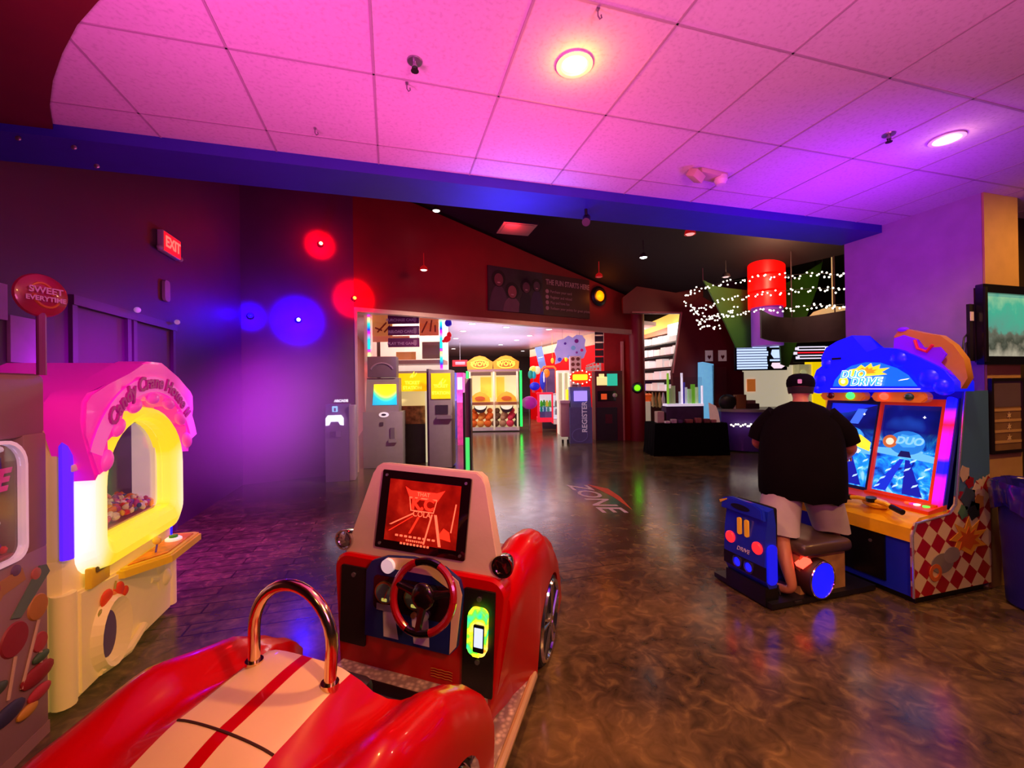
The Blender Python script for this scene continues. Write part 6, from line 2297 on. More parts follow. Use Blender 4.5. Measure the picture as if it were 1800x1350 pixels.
# white pedestal bin
v = View(992, 12.1)
b = MB()
panel(b, v, 985, 1000, 708, 768, 0.0, 0.35, mat('pink_beige_pedestal', '#c8a0a0', 0.5), 0.01)
panel(b, v, 984, 1001, 704, 709, -0.02, 0.39, mat('pale_top', '#e8d0d0', 0.4))
b.cyl((v.x(988), 0.03, 0), (v.x(988), 0.03, 0.1), 0.03, n=10, mt=BLACK)
b.cyl((v.x(997), 0.03, 0), (v.x(997), 0.03, 0.1), 0.03, n=10, mt=BLACK)
placed(b, 'pedestal_stand', v, 'pinkish beige pedestal on castors left of the register kiosk', 'stand')
# tall glass crane in cream
v = View(991, 14.3)
b = MB()
CRW = mat('cream_lit_frame', '#f4ead8', 0.4, emit='#f4e8d0', strength=0.5)
for q in (981, 992, 1002):
    panel(b, v, q - 1, q + 1, 653, 705, 0.0, 0.5, CRW)
panel(b, v, 980, 1003, 651, 655, 0.0, 0.5, CRW)
panel(b, v, 981, 1002, 655, 705, 0.48, 0.03, mat('grey_lit_back', '#a8a090', 0.5, emit='#b0a890', strength=0.3))
panel(b, v, 996, 1002, 685, 704, 0.05, 0.2, emi('yellow_prize', '#ffe020', 0.9))
panel(b, v, 981, 1002, 704, 800, 0.0, 0.5, CRW)
placed(b, 'slim_claw_machine', v, 'slim cream-framed claw machine with a yellow prize beside the circle tower', 'claw machine')
# dark arcade frame with purple silhouettes
v = View(966, 16.2)
b = MB()
b.ringprism([(v.x(952), v.z(700)), (v.x(978), v.z(700)), (v.x(978), v.z(648)), (v.x(974), v.z(643)), (v.x(956), v.z(643)), (v.x(952), v.z(648))], [(v.x(954), v.z(698)), (v.x(976), v.z(698)), (v.x(976), v.z(650)), (v.x(973), v.z(646)), (v.x(957), v.z(646)), (v.x(954), v.z(650))], (0, 0, 0), X, Z, 0.1, mat('orange_frame', '#f08030', 0.4, emit='#f06820', strength=0.5))
panel(b, v, 954, 976, 648, 699, 0.1, 0.05, mat('dusk_mural', '#5a4878', 0.5, emit='#48386c', strength=0.3, var=0.5, vscale=1.5))
panel(b, v, 953, 977, 699, 760, 0.0, 0.3, mat('dark_machine_base', '#302838', 0.5))
placed(b, 'orange_framed_machine', v, 'orange-framed arcade machine with a dusky mural behind the showcase toys', 'arcade machine')

# dark red prize kiosks
v = View(1072, 12.5)
dk_ = thing('red_vending_kiosk', 'dark red kiosk with cream and teal lit panels and black lower door', 'kiosk', v.loc, VR)
b = MB()
DR_ = mat('oxblood_kiosk', '#5c1018', 0.45)
panel(b, v, 1046, 1094, 652, 785, 0.0, 0.5, DR_)
b.build('body', None, dk_)
b = MB()
panel(b, v, 1049, 1067, 662, 677, -0.02, 0.02, mat('cream_lit_card', '#f8f0a8', 0.4, emit='#f8ec98', strength=0.8))
panel(b, v, 1053, 1062, 657, 663, -0.02, 0.02, mat('cream_lit_card', '#f8f0a8', 0.4))
b.build('lit_card', None, dk_, label='cream lit card')
b = MB()
panel(b, v, 1067, 1085, 657, 678, -0.025, 0.02, mat('teal_lit_card', '#30c8a8', 0.4, emit='#28c0a0', strength=0.8))
b.build('lit_card', None, dk_, label='teal lit card')
b = MB()
panel(b, v, 1050, 1082, 687, 705, -0.02, 0.02, mat('dark_window', '#281818', 0.2, coat=0.5))
panel(b, v, 1056, 1066, 692, 702, -0.03, 0.01, mat('orange_lit_prize', '#f06830', 0.4, emit='#f05820', strength=0.6))
b.build('window', None, dk_)
b = MB()
b.ball((v.x(1080), -0.04, v.z(695)), 0.07, 12)
b.build('dial', mat('pale_dial', '#d8c8c0', 0.3), dk_)
b = MB()
panel(b, v, 1048, 1084, 716, 776, -0.02, 0.02, mat('black_olive_door', '#282420', 0.45))
panel(b, v, 1063, 1075, 728, 744, -0.03, 0.01, DR_)
b.build('door', None, dk_)
text('PLEASE USE KIOSK', 0.075, mat('dim_pink_letters', '#b08080', 0.5), dk_, (v.x(1068), -0.004, v.z(641)), (pi / 2, 0, 0)) if False else None
b = MB()
panel(b, v, 1094, 1098, 600, 785, 0.05, 0.1, mat('pink_edge_trim', '#c87070', 0.4))
b.build('edge_trim', None, dk_)

# ================================================================ second shop doorway with prize shelves
pA = at_d(1112, 675, 15.2)
pB = at_d(1200, 675, 12.2)
dl = Vector((pB.x - pA.x, pB.y - pA.y, 0))
LS = dl.length
un = dl.normalized()
fr_n = Vector((un.y, -un.x, 0))


def shp(u, z, out=0.0):
    p = pA + un * u + fr_n * out
    return Vector((p.x, p.y, z))


sr_ = MB()
sr_.prism([(-1.2, 0), (LS + 0.6, 0), (LS + 0.6, 4.3), (-1.2, 4.3)], shp(0, 0, -0.45), un, Z, -0.1, mat('shelf_back_dark', '#3a2c2c', 0.6))
struct('wall_shelf_back', sr_)
rack = thing('prize_shelving', 'tall lit wall shelving stacked with white prize boxes seen through the side doorway', 'shelving', (pA.x, pA.y, 0), math.atan2(un.y, un.x))
SHL = mat('dark_shelf', '#2c2224', 0.4)
lev = [1.42, 1.78, 2.16, 2.54, 2.92]
for z in lev:
    MB().box(-0.9, LS, 0.05, 0.42, z - 0.04, z).build('shelf', SHL, rack)
b = MB()
b.prism([(-0.9, 3.30), (LS, 3.30), (LS, 3.9), (-0.9, 3.6)], (0, 0.30, 0), X, Z, 0.03)
b.build('lit_header', mat('yellow_orange_header', '#ffe070', 0.4, emit='#ffd060', strength=0.8, var=0.2, vscale=1.0), rack)
b = MB()
b.prism([(-0.9, 3.22), (LS, 3.22), (LS, 3.45), (-0.9, 3.30)], (0, 0.24, 0), X, Z, 0.03)
b.build('header_rail', mat('coral_header', '#f07050', 0.4, emit='#f06040', strength=0.5), rack)
b = MB()
b.box(LS - 0.9, LS - 0.1, 0.10, 0.14, 3.10, 3.45)
b.build('light_box', emi('shelf_light', '#fff4e8', 3.0), rack)
rz_r = math.atan2(un.y, un.x)
rnd = random.Random(3)
names = [('#f4ece8', 'white'), ('#e8dcd8', 'white'), ('#f0e4e8', 'white')]
for li, z in enumerate(lev):
    x = -0.4
    while x < LS - 0.5:
        w = rnd.uniform(0.24, 0.42)
        h = rnd.uniform(0.20, 0.27)
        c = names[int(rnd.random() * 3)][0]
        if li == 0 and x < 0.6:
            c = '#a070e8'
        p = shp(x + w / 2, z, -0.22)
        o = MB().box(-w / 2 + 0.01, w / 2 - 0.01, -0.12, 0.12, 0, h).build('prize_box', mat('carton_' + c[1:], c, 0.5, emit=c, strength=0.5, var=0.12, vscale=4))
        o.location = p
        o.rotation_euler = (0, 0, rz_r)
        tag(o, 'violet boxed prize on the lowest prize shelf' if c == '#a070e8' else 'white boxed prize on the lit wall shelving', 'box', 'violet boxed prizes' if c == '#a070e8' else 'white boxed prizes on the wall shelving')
        x += w + rnd.uniform(0.02, 0.10)
# hanging pegs of goods under the shelves
cols = ['#f0e0e8', '#c02838', '#f0e8e8', '#b09060', '#8c7048', '#c8b080', '#8c7048', '#c8a868']
for k in range(9):
    u = 0.05 + 0.22 * k
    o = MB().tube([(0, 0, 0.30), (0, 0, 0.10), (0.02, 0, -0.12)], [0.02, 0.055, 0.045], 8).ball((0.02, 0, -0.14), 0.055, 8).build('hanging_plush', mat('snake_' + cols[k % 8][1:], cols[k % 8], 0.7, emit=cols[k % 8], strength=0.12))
    o.location = shp(u, 1.07, -0.12)
    tag(o, 'plush toy hanging in a row below the prize shelves', 'plush toy', 'hanging plush toys below the shelves')
# bin of orange balls
v = View(1130, 13.6)
bb_ = thing('ball_bin', 'white bin heaped with orange balls left of the black-clothed table', 'bin', v.loc, VR)
b = MB()
panel(b, v, 1117, 1143, 706, 765, 0.0, 0.4, mat('cream_bin', '#f0e0c8', 0.5, emit='#f0dcc0', strength=0.25))
b.build('bin_body', None, bb_)
for k in range(14):
    px = 1119 + (k % 7) * 3.6 + (1.5 if k > 6 else 0)
    q = at_d(px, 675, 13.72)
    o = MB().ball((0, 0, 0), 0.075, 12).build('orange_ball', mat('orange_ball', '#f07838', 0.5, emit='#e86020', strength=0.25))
    o.location = (q.x, q.y, v.z(703 if k < 7 else 696))
    tag(o, 'small orange ball in the white bin by the side doorway', 'ball', 'orange balls in the white bin')
v = View(1118, 13.4)
b = MB()
panel(b, v, 1114, 1122, 722, 768, 0.0, 0.3, mat('cream_bin', '#f0e0c8', 0.5))
placed(b, 'cream_pedestal', v, 'narrow cream pedestal at the left side of the side doorway', 'stand')
# pink frame posts of the side doorway and the leaning red wall
RP = mat('leaning_red_wall', '#6a0c14', 0.55)
v = View(1240, 11.6)
b = MB()
pp_ = [(1182, 655), (1185, 640), (1192, 605), (1201, 545), (1235, 520), (1300, 560), (1312, 790), (1190, 790)]
b.prism([(v.x(a), max(0, v.z(c))) for a, c in pp_][::-1] if False else [(v.x(a), max(0, v.z(c))) for a, c in pp_], (0, 0, 0), X, Z, -0.15, RP)
o = placed(b, 'wall_leaning_red', v, None, None)
o['kind'] = 'structure'
b = MB()
hd_ = [(1098, 520), (1098, 548), (1202, 550), (1240, 520), (1240, 490), (1150, 480)]
b.prism([(v.x(a), v.z(c)) for a, c in hd_], (0, 0.05, 0), X, Z, -0.12, mat('brown_red_header', '#6c1810', 0.5))
b.tube([(v.x(1113), -0.02, v.z(547)), (v.x(1200), -0.02, v.z(549))], 0.02, 6, mat('pink_edge_trim', '#c87070', 0.4))
b.tube([(v.x(1200), -0.02, v.z(549)), (v.x(1183), -0.02, v.z(655))], 0.02, 6, mat('pink_edge_trim', '#c87070', 0.4))
o = placed(b, 'wall_doorway_header', v, None, None)
o['kind'] = 'structure'
# small notices on it
v = View(1256, 11.5)
for x0, x1, lab in ((1240, 1253, 'white notice with a dark red heart on the leaning red wall'), (1263, 1277, 'plain white notice right of the heart notice')):
    n_ = thing('wall_notice', lab, 'notice', v.loc, VR, 'notices on the leaning red wall')
    b = MB()
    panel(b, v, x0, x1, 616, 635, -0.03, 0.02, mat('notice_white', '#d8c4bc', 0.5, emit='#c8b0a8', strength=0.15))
    b.build('card', None, n_)
    b = MB()
    xm = v.x((x0 + x1) / 2)
    b.prism([(xm, v.z(632)), (xm + 0.05, v.z(627)), (xm + 0.03, v.z(624)), (xm, v.z(626)), (xm - 0.03, v.z(624)), (xm - 0.05, v.z(627))], (0, -0.035, 0), X, Z, 0.004, mat('heart_dark_red', '#681018', 0.5))
    b.build('heart', None, n_)

# ================================================================ hall: wall fittings
# banner over the opening
bq = [W_ for W_ in ((856, 468), (1034, 492), (1034, 560), (856, 546))]
bw_ = thing('wall_banner', 'dark banner with three smiling people and white text above the shop opening', 'banner', wpt(0, 0, 0.0), math.atan2(ux.y, ux.x))


def on_wall(px, py, out=0.0):
    p = at_plane(px, py, A + nrm * out, Bp + nrm * out)
    return ((p - A).dot(ux), -out, p.z)


u0_, _, zt0 = on_wall(856, 468)
u1_, _, zt1 = on_wall(1034, 492)
zb0 = on_wall(856, 546)[2]
zb1 = on_wall(1034, 560)[2]
zt_, zb_ = (zt0 + zt1) / 2, (zb0 + zb1) / 2
b = MB()
b.box(u0_, u1_, -0.04, 0.0, zb_, zt_)
bo_ = b.build('sheet', mat('dark_plum_sheet', '#3c1820', 0.5, var=0.2, vscale=1.5), bw_)
HB = zt_ - zb_


def bu(t):
    return u0_ + (u1_ - u0_) * t


b = MB()
b.box(bu(0.0), bu(0.50), -0.044, -0.04, zb_, zt_, mat('dim_photo_ground', '#2c1c2c', 0.5, var=0.5, vscale=2))
for t, h, r, body, face in ((0.09, 0.70, 0.15, '#4a3c4c', '#6c4448'), (0.21, 0.46, 0.15, '#6a5460', '#8c5c58'), (0.34, 0.60, 0.13, '#241a2c', '#5c3a48'), (0.44, 0.66, 0.12, '#3a2850', '#503848')):
    hz_ = zb_ + HB * h
    b.prism([(bu(t) + 1.7 * r * cos(a), zb_ + max(0, (hz_ - r * 0.8 - zb_) * sin(a))) for a in [pi * k / 12 for k in range(13)]], (0, -0.046 - 0.002 * t, 0), X, Z, 0.003, mat('banner_body_' + body[1:], body, 0.6))
    b.prism(circ(bu(t), hz_ + 0.03, r * 1.25, 18, r * 1.35), (0, -0.050, 0), X, Z, 0.003, mat('banner_hair', '#160e14', 0.6))
    b.prism(circ(bu(t), hz_, r * 0.8, 18, r), (0, -0.054, 0), X, Z, 0.003, mat('banner_face_' + face[1:], face, 0.6))
    b.prism(circ(bu(t), hz_ - r * 0.45, r * 0.3, 10, r * 0.10), (0, -0.058, 0), X, Z, 0.002, mat('banner_smile', '#b89898', 0.6))
b.build('photo_print', None, bo_)
TXM = mat('banner_pale_text', '#b08c90', 0.6)
text('THE FUN STARTS HERE', HB * 0.18, TXM, bo_, (bu(0.765), -0.046, zb_ + HB * 0.80), (pi / 2, 0, 0), bold=0.004, sx=0.74)
for k, s_ in enumerate(('Purchase your card', 'Register and reload', 'Play and have fun', 'Redeem your points for great prizes')):
    text(s_, HB * 0.095, TXM, bo_, (bu(0.575), -0.046, zb_ + HB * (0.58 - 0.135 * k)), (pi / 2, 0, 0), align='LEFT', sx=0.9)
    MB().cyl((bu(0.545), -0.040, zb_ + HB * (0.58 - 0.135 * k)), (bu(0.545), -0.047, zb_ + HB * (0.58 - 0.135 * k)), HB * 0.05, n=14).build('bullet', TXM, bo_)

# coloured lamps, and flare spots built as lamps, on the red wall
def wall_lamp(px, py, col, lab, r, power0, lens=12.0, core='#fff0a0', group=None, rl=0.035, on=None):
    if on is None:
        u_, _, z_ = on_wall(px, py)
        p = wpt(u_, z_, 0.025)
        rz_ = math.atan2(ux.y, ux.x)
        n_ = nrm
    else:
        p, rz_, n_ = on
    t_ = thing('effect_lamp', lab, 'lamp', p, rz_, group)
    b = MB()
    b.lathe([(0.001, 0.0), (rl * 1.6, 0.0), (rl * 1.6, 0.02), (rl * 1.2, 0.07), (rl * 0.9, 0.07), (rl * 0.8, 0.05)], (0, 0, 0), (0, -1, 0), 20, cap=False)
    b.build('lamp_housing', mat('lamp_black', '#141014', 0.4), t_)
    b = MB()
    b.lathe([(0.001, 0.085), (rl * 0.5, 0.08), (rl * 0.85, 0.06)], (0, 0, 0), (0, -1, 0), 20, cap=False)
    b.build('lens', emi('lens_' + core[1:] + col[1:], core, lens), t_)
    lp = p + n_ * 0.20
    lamp('glow_' + lab.split()[0], 'POINT', lp, col, power0 * 0.5, 0.05)  # added point in mid-air for the halo on the wall
    if r > 0.12:
        lamp('disc_' + lab.split()[0], 'SPOT', p + n_ * (r * 1.5), col, power0 * 6.0, 0.03, p, 2 * math.degrees(math.atan(1 / 1.5)) + 6, 0.75)  # added spot in mid-air, no fixture, throws the coloured disc
    return t_


wall_lamp(563, 430, '#ff0010', 'red effect lamp high on the dark wall', 0.27, 30)
wall_lamp(622, 525, '#ff0008', 'red effect lamp at the top left corner of the opening', 0.38, 60, core='#ff8020')
wall_lamp(524, 563, '#0a00ff', 'deep blue effect lamp on the dark wall', 0.46, 130, core='#e8e8ff')
wall_lamp(440, 556, '#1000ff', 'dim blue effect lamp in the wall corner, left of the deep blue one', 0.26, 25, core='#2018ff', lens=1.0)
t_ = wall_lamp(1051, 521, '#ff7a10', 'amber oval flare spot right of the banner', 0.1, 10, core='#ff8c00', lens=1.5, rl=0.17)  # lens flare spot, built as an added glowing lamp
pc_ = Vector((cc.x, cc.y, 0)) + Vector((-cc.x, -cc.y, 0)).normalized() * 0.225
wall_lamp(0, 0, '#60ff10', 'lime green round flare spot on the red column', 0.1, 3, core='#70ff10', lens=1.5, rl=0.10,  # another lens flare spot made into an added lamp
          on=(Vector((pc_.x, pc_.y, EYE + (HZ(1107) - 682) / FPX * 12.2)), math.atan2(-pc_.x, pc_.y), Vector((-pc_.x, -pc_.y, 0)).normalized()))

# self-service machine at the wall, left of the opening
v = View(592, 7.55)
aq = thing('game_kiosk', 'dark wall kiosk with a glowing white game controller symbol', 'kiosk', v.loc, VR + 0.25)
b = MB()
KB = mat('plum_kiosk', '#7a5a88', 0.45)
b.prism([(0.0, 0.0), (0.0, 1.02), (0.10, 1.36), (0.38, 1.36), (0.38, 0.0)], (v.x(572), 0, 0), Y, Z, v.x(611) - v.x(572), KB)
b.box(v.x(611), v.x(621), 0.0, 0.38, 0.0, 1.34, mat('lilac_side', '#b898a8', 0.4), bev=0.01)
b.build('body', None, aq)
b = MB()
WG = emi('white_glow', '#f4ecff', 1.8)
zc_ = v.z(738)
xc = v.x(588)
b.prism([(xc - 0.15, zc_ - 0.10), (xc - 0.09, zc_ - 0.09), (xc - 0.06, zc_ - 0.03), (xc + 0.06, zc_ - 0.03), (xc + 0.09, zc_ - 0.09), (xc + 0.15, zc_ - 0.10), (xc + 0.15, zc_ + 0.03), (xc + 0.11, zc_ + 0.085), (xc - 0.11, zc_ + 0.085), (xc - 0.15, zc_ + 0.03)], (0, -0.012, 0), X, Z, 0.012)
b.build('controller_symbol', WG, aq, label='glowing white game controller symbol')
b = MB()
b.ringprism(rrect(xc - 0.045, xc + 0.045, v.z(724), v.z(714), 0.01, 3), rrect(xc - 0.02, xc + 0.02, v.z(723), v.z(717), 0.01, 3), (0, 0.03, 0), X, Z, 0.012)
b.build('blue_symbol', emi('pale_blue_glow', '#90c8ff', 1.4), aq)
text('ARCADE', 0.06, emi('white_glow_b', '#f4ecff', 1.2), aq, (v.x(598), 0.06, v.z(705)), (pi / 2, 0, 0), bold=0.004)
b = MB()
b.box(v.x(580), v.x(589), -0.02, 0.0, v.z(768), v.z(758), mat('dark_slot2', '#40284c', 0.5))
b.box(v.x(590), v.x(598), -0.02, 0.0, v.z(768), v.z(758), mat('lilac_plate', '#9878a8', 0.5))
b.build('coin_slots', None, aq)

# exit sign, tag, door outlines on the left wall
ex = thing('exit_sign', 'small red lit EXIT sign high on the left wall', 'exit sign', (-2.5, 5.85, 3.22), pi / 2)
b = MB()
b.box(-0.21, 0.21, -0.06, 0.0, 0.0, 0.24, bev=0.01)
b.build('housing', mat('pale_exit_housing', '#c8a8b8', 0.4), ex)
b = MB()
b.box(-0.19, 0.19, -0.066, -0.06, 0.015, 0.225)
b.build('lit_face', emi('exit_red', '#ff1020', 1.6), ex)
text('EXIT', 0.17, emi('exit_letters', '#ff5a50', 2.0), ex, (0, -0.07, 0.12), (pi / 2, 0, 0), bold=0.004)
for q in (-0.19, 0.19):
    MB().ball((q + 0.05 * (1 if q > 0 else -1), -0.04, 0.03), 0.03, 10).build('lamp_head', mat('pale_exit_housing', '#c8a8b8', 0.4), ex)
o = MB().prism(rrect(-0.06, 0.06, -0.12, 0.12, 0.04, 4), (0, 0, 0), X, Z, 0.03).build('wall_speaker', mat('pale_violet_plastic', '#b890c0', 0.5))
o.location = (-2.5, 5.8, 2.80)
o.rotation_euler = (0, 0, pi / 2)
tag(o, 'little pale violet wall fitting below the exit sign', 'wall fitting')
VT = mat('violet_door_trim', '#4c1c50', 0.5)
b = MB()
for y_ in (4.30, 5.05, 5.15, 5.95):
    b.box(-2.5, -2.47, y_ - 0.03, y_ + 0.03, 0, 2.40)
b.box(-2.5, -2.46, 4.27, 6.0, 2.36, 2.44)
struct('door_1', b, VT)
o = MB().box(0, 0.02, -0.12, 0.12, -0.16, 0.16).build('wall_notice', mat('pale_notice_violet', '#a878b8', 0.6))
o.location = (-2.5, 3.82, 2.02)
tag(o, 'pale violet sheet on the left wall just under the lollipop', 'notice')
o = MB().box(0, 0.02, -0.05, 0.05, -0.12, 0.12).build('wall_notice', mat('pale_notice_violet', '#a878b8', 0.6))
o.location = (-2.5, 3.63, 2.26)
tag(o, 'narrow violet strip on the left wall, left of the lollipop disc', 'notice')
for y_, lab in ((5.1, 'small glass knob lamp at the top of the middle of the door trim'), (5.92, 'small glass knob lamp at the right end of the door trim')):
    o = MB().ball((0.03, 0, 0), 0.03, 10).build('trim_lamp', mat('pale_glass_knob', '#d0a0d8', 0.2, emit='#d090e0', strength=0.3))
    o.location = (-2.46, y_, 2.46)
    tag(o, lab, 'lamp')

# ================================================================ hall ceiling fittings
def hall_light(px, py, d, kind, lab, col='#ff2018', st=4.0):
    q = at_d(px, py, d)
    t_ = thing('hall_ceiling_light', lab, 'ceiling light', q)
    b = MB()
    b.lathe([(0.02, 0.10), (0.07, 0.06), (0.085, 0.0), (0.075, 0.0), (0.06, 0.04)], n=18, cap=False)
    b.tube([(0, 0, 0.08), (0, 0, 0.35)], 0.008, 5)
    b.build('shade', mat('shade_' + kind, '#7a1418' if kind == 'red' else '#2a2422', 0.4, emit='#c01010' if kind == 'red' else None, strength=0.5 if kind == 'red' else 0), t_)
    b = MB()
    b.lathe([(0.001, -0.015), (0.05, -0.008), (0.068, 0.01)], n=16, cap=False)
    b.build('bulb', emi('hall_bulb_' + col[1:], col, st), t_)


hall_light(767, 371, 8.4, 'dark', 'white hall light right under the blue beam, left of the vent', '#ffe8e0', 6.0)
hall_light(745, 475, 8.7, 'red', 'red shaded hall light above the shop opening, left of the banner', '#ffd0c8', 3.0)
hall_light(1213, 412, 6.5, 'red', 'red shaded hall light close under the blue beam at right', '#ff9088', 1.5)
hall_light(1131, 453, 8.5, 'dark', 'tiny bright white spotlight in the black hall ceiling', '#ffffff', 14.0)
hall_light(1053, 487, 9.6, 'red', 'dull red shaded hall light above the amber flare spot', '#c04040', 0.5)
hall_light(1276, 487, 9.0, 'dark', 'pale cone hall light left of the red lantern', '#e0c0c0', 0.8)
o = MB().box(-0.32, 0.32, -0.3, 0.3, 0, 0.03).box(-0.27, 0.27, -0.25, 0.25, -0.005, 0.0).build('ceiling_vent', mat('dim_grey_vent', '#3c3634', 0.5, emit=None))
q = at_d(908, 403, 8.0)
o.location = q
tag(o, 'pale grey square vent in the black ceiling under the blue beam', 'vent')
# dim duct and cloud panels in the dark ceiling
v = View(1255, 12.0)
o = MB()
o.prism([(v.x(1130), v.z(505)), (v.x(1190), v.z(497)), (v.x(1300), v.z(488)), (v.x(1330), v.z(505)), (v.x(1240), v.z(514)), (v.x(1115), v.z(524))], (0, 0.3, 0), X, Z, -1.2)
placed(o, 'ceiling_duct', v, 'dim grey-brown bulkhead panel in the hall ceiling behind the string lights', 'ceiling panel', mat('dim_brown_panel', '#5a4640', 0.7))

# ================================================================ back of the hall
bk = MB()
bk.prism([(0, 0), (9, 0), (9, 5), (0, 5)], at_d(1230, 675, 14.2) * 1.0 - Vector((0, 0, at_d(1230, 675, 14.2).z)), _R0, Z, -0.2)
struct('wall_hall_back', bk, mat('dark_maroon_back', '#2c0c10', 0.6))
# kitchen behind the service counter
v = View(1395, 12.0)
b = MB()
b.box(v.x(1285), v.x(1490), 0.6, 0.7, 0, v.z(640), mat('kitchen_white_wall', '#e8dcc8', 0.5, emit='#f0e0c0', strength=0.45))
b.box(v.x(1285), v.x(1318), 0.3, 0.58, 0, v.z(652), mat('steel_fridge', '#a8a090', 0.3, 0.5))
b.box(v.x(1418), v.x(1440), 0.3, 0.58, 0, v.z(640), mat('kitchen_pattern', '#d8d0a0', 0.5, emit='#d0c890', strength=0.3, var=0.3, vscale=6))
b.box(v.x(1440), v.x(1462), 0.25, 0.58, 0, v.z(635), mat('yellow_menu_panel', '#ffe010', 0.4, emit='#ffd800', strength=0.8))
b.box(v.x(1462), v.x(1490), 0.25, 0.58, 0, v.z(635), mat('amber_menu_panel', '#ffa838', 0.4, emit='#f89830', strength=0.7))
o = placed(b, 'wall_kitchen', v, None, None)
o['kind'] = 'structure'
b = MB()
panel(b, v, 1333, 1348, 665, 688, 0.56, 0.03, mat('orange_poster_kitchen', '#e88840', 0.5, emit='#e07830', strength=0.4, var=0.3, vscale=6))
placed(b, 'kitchen_poster', v, 'small orange poster on the bright kitchen wall behind the counter', 'poster')
for k, (px, r) in enumerate(((1424, 5), (1432, 4), (1426, 4))):
    o = MB().cyl((0, 0.28, 0), (0, 0.25, 0), r / FPX * 12, n=20).build('wall_plate', mat('cream_plate', '#e8e8b0', 0.4, emit='#e0e0a0', strength=0.4))
    o.location = (v.loc[0] + cos(VR) * v.x(px), v.loc[1] + sin(VR) * v.x(px), v.z((655, 662, 672)[k]))
    o.rotation_euler = (0, 0, VR)
    tag(o, 'round cream plate motif on the kitchen wall beside the yellow panel', 'decoration', 'cream plates on the kitchen wall')

# menu boards
v = View(1338, 10.8)
mb_ = thing('menu_board', 'black menu board with pale blue rows and picture panel above the counter', 'menu board', v.loc, VR)
b = MB()
panel(b, v, 1293, 1384, 605, 651, 0.0, 0.06, BLACK)
b.tube([(v.x(1310), 0.05, v.z(605)), (v.x(1310), 0.05, 4.88)], 0.015, 5, BLACK)
b.tube([(v.x(1370), 0.05, v.z(605)), (v.x(1370), 0.05, 4.88)], 0.015, 5, BLACK)
mo_ = b.build('board', None, mb_)
PB = emi('menu_pale_blue', '#b8d0ff', 1.3)
rnd = random.Random(2)
for k in range(9):
    b = MB()
    y_ = 608.5 + 4.6 * k
    b.box(v.x(1296), v.x(1351 - rnd.uniform(0, 3)), -0.01, 0.0, v.z(y_ + 3.2), v.z(y_))
    b.build('menu_row', PB, mo_)
for y0, y1 in ((608, 611), (615, 630), (632, 635), (638, 648)):
    b = MB()
    if y1 - y0 > 5:
        b.prism([(v.x(1356), v.z((y0 + y1) / 2)), (v.x(1361), v.z(y1)), (v.x(1374), v.z(y1)), (v.x(1381), v.z((y0 + y1) / 2)), (v.x(1374), v.z(y0)), (v.x(1358), v.z(y0))], (0, 0, 0), X, Z, 0.01)
    else:
        b.box(v.x(1354), v.x(1381), -0.01, 0.0, v.z(y1), v.z(y0))
    b.build('menu_picture', PB if y0 != 638 else emi('menu_pale_pink', '#f0d0e0', 1.2), mo_)
v = View(1440, 10.8)
m2 = thing('menu_board', 'black menu board with white and red rows, right of the pale blue one', 'menu board', v.loc, VR)
b = MB()
panel(b, v, 1398, 1482, 604, 636, 0.02, 0.06, BLACK)
b.tube([(v.x(1440), 0.05, v.z(604)), (v.x(1440), 0.05, 4.88)], 0.015, 5, BLACK)
m2o = b.build('board', None, m2)
for k in range(5):
    b = MB()
    b.box(v.x(1404), v.x(1452), 0.01, 0.02, v.z(610.5 + 5 * k), v.z(608.5 + 5 * k))
    b.build('menu_row', emi('menu_red', '#ff2030', 1.2) if k == 2 else emi('menu_white', '#f0e8ff', 1.0), m2o)
for px, py in ((1403, 612), (1400, 620), (1404, 628), (1456, 611), (1454, 620), (1458, 628), (1470, 616), (1474, 622)):
    MB().box(v.x(px) - 0.05, v.x(px) + 0.04, 0.008, 0.02, v.z(py) - 0.04, v.z(py) + 0.03).build('menu_symbol', emi('menu_white', '#f0e8ff', 1.0), m2o)

# purple service counter
v = View(1345, 9.9)
ct_ = thing('service_counter', 'purple-fronted service counter with a grey metal top', 'counter', v.loc, VR)
b = MB()
pts = []
for k in range(13):
    t = k / 12
    pts.append((v.x(1284) + (v.x(1480) - v.x(1284)) * t, 0.55 * (1 - sin(pi * min(1, t * 1.4 + 0.02)) ** 0.7) if t < 0.7 else 0.4 * (t - 0.7)))
ring0 = pts + [(v.x(1480), 1.2), (v.x(1290), 1.2)]
b.prism(ring0, (0, 0, 0.03), X, Y, 0.92, mat('purple_counter_front', '#4a2890', 0.4, coat=0.2, var=0.1))
b.build('front', None, ct_)
b = MB()
b.prism([(p[0] * 1.02, p[1] - (0.04 if i < 13 else 0)) for i, p in enumerate(ring0)], (0, 0, 0.95), X, Y, 0.06)
b.build('worktop', mat('grey_metal_top', '#8a8480', 0.35, 0.4), ct_)
b = MB()
b.tube([(v.x(1289 + 2.6 * k), -0.03 + 0.02 * (k % 2) + 0.2 * max(0, 1 - k / 8), v.z(747 + 1.2 * sin(k * 1.3))) for k in range(20)], 0.004, 4, BLACK)
b.build('light_cord', None, ct_)
for k in range(16):
    MB().ball((v.x(1290 + 3.0 * k), -0.05 + 0.2 * max(0, 1 - k / 7), v.z(747 + 2 * sin(k * 1.9))), 0.020, 6).build('bulb', emi('fairy_bulb', '#fff6e0', 5.0), ct_)
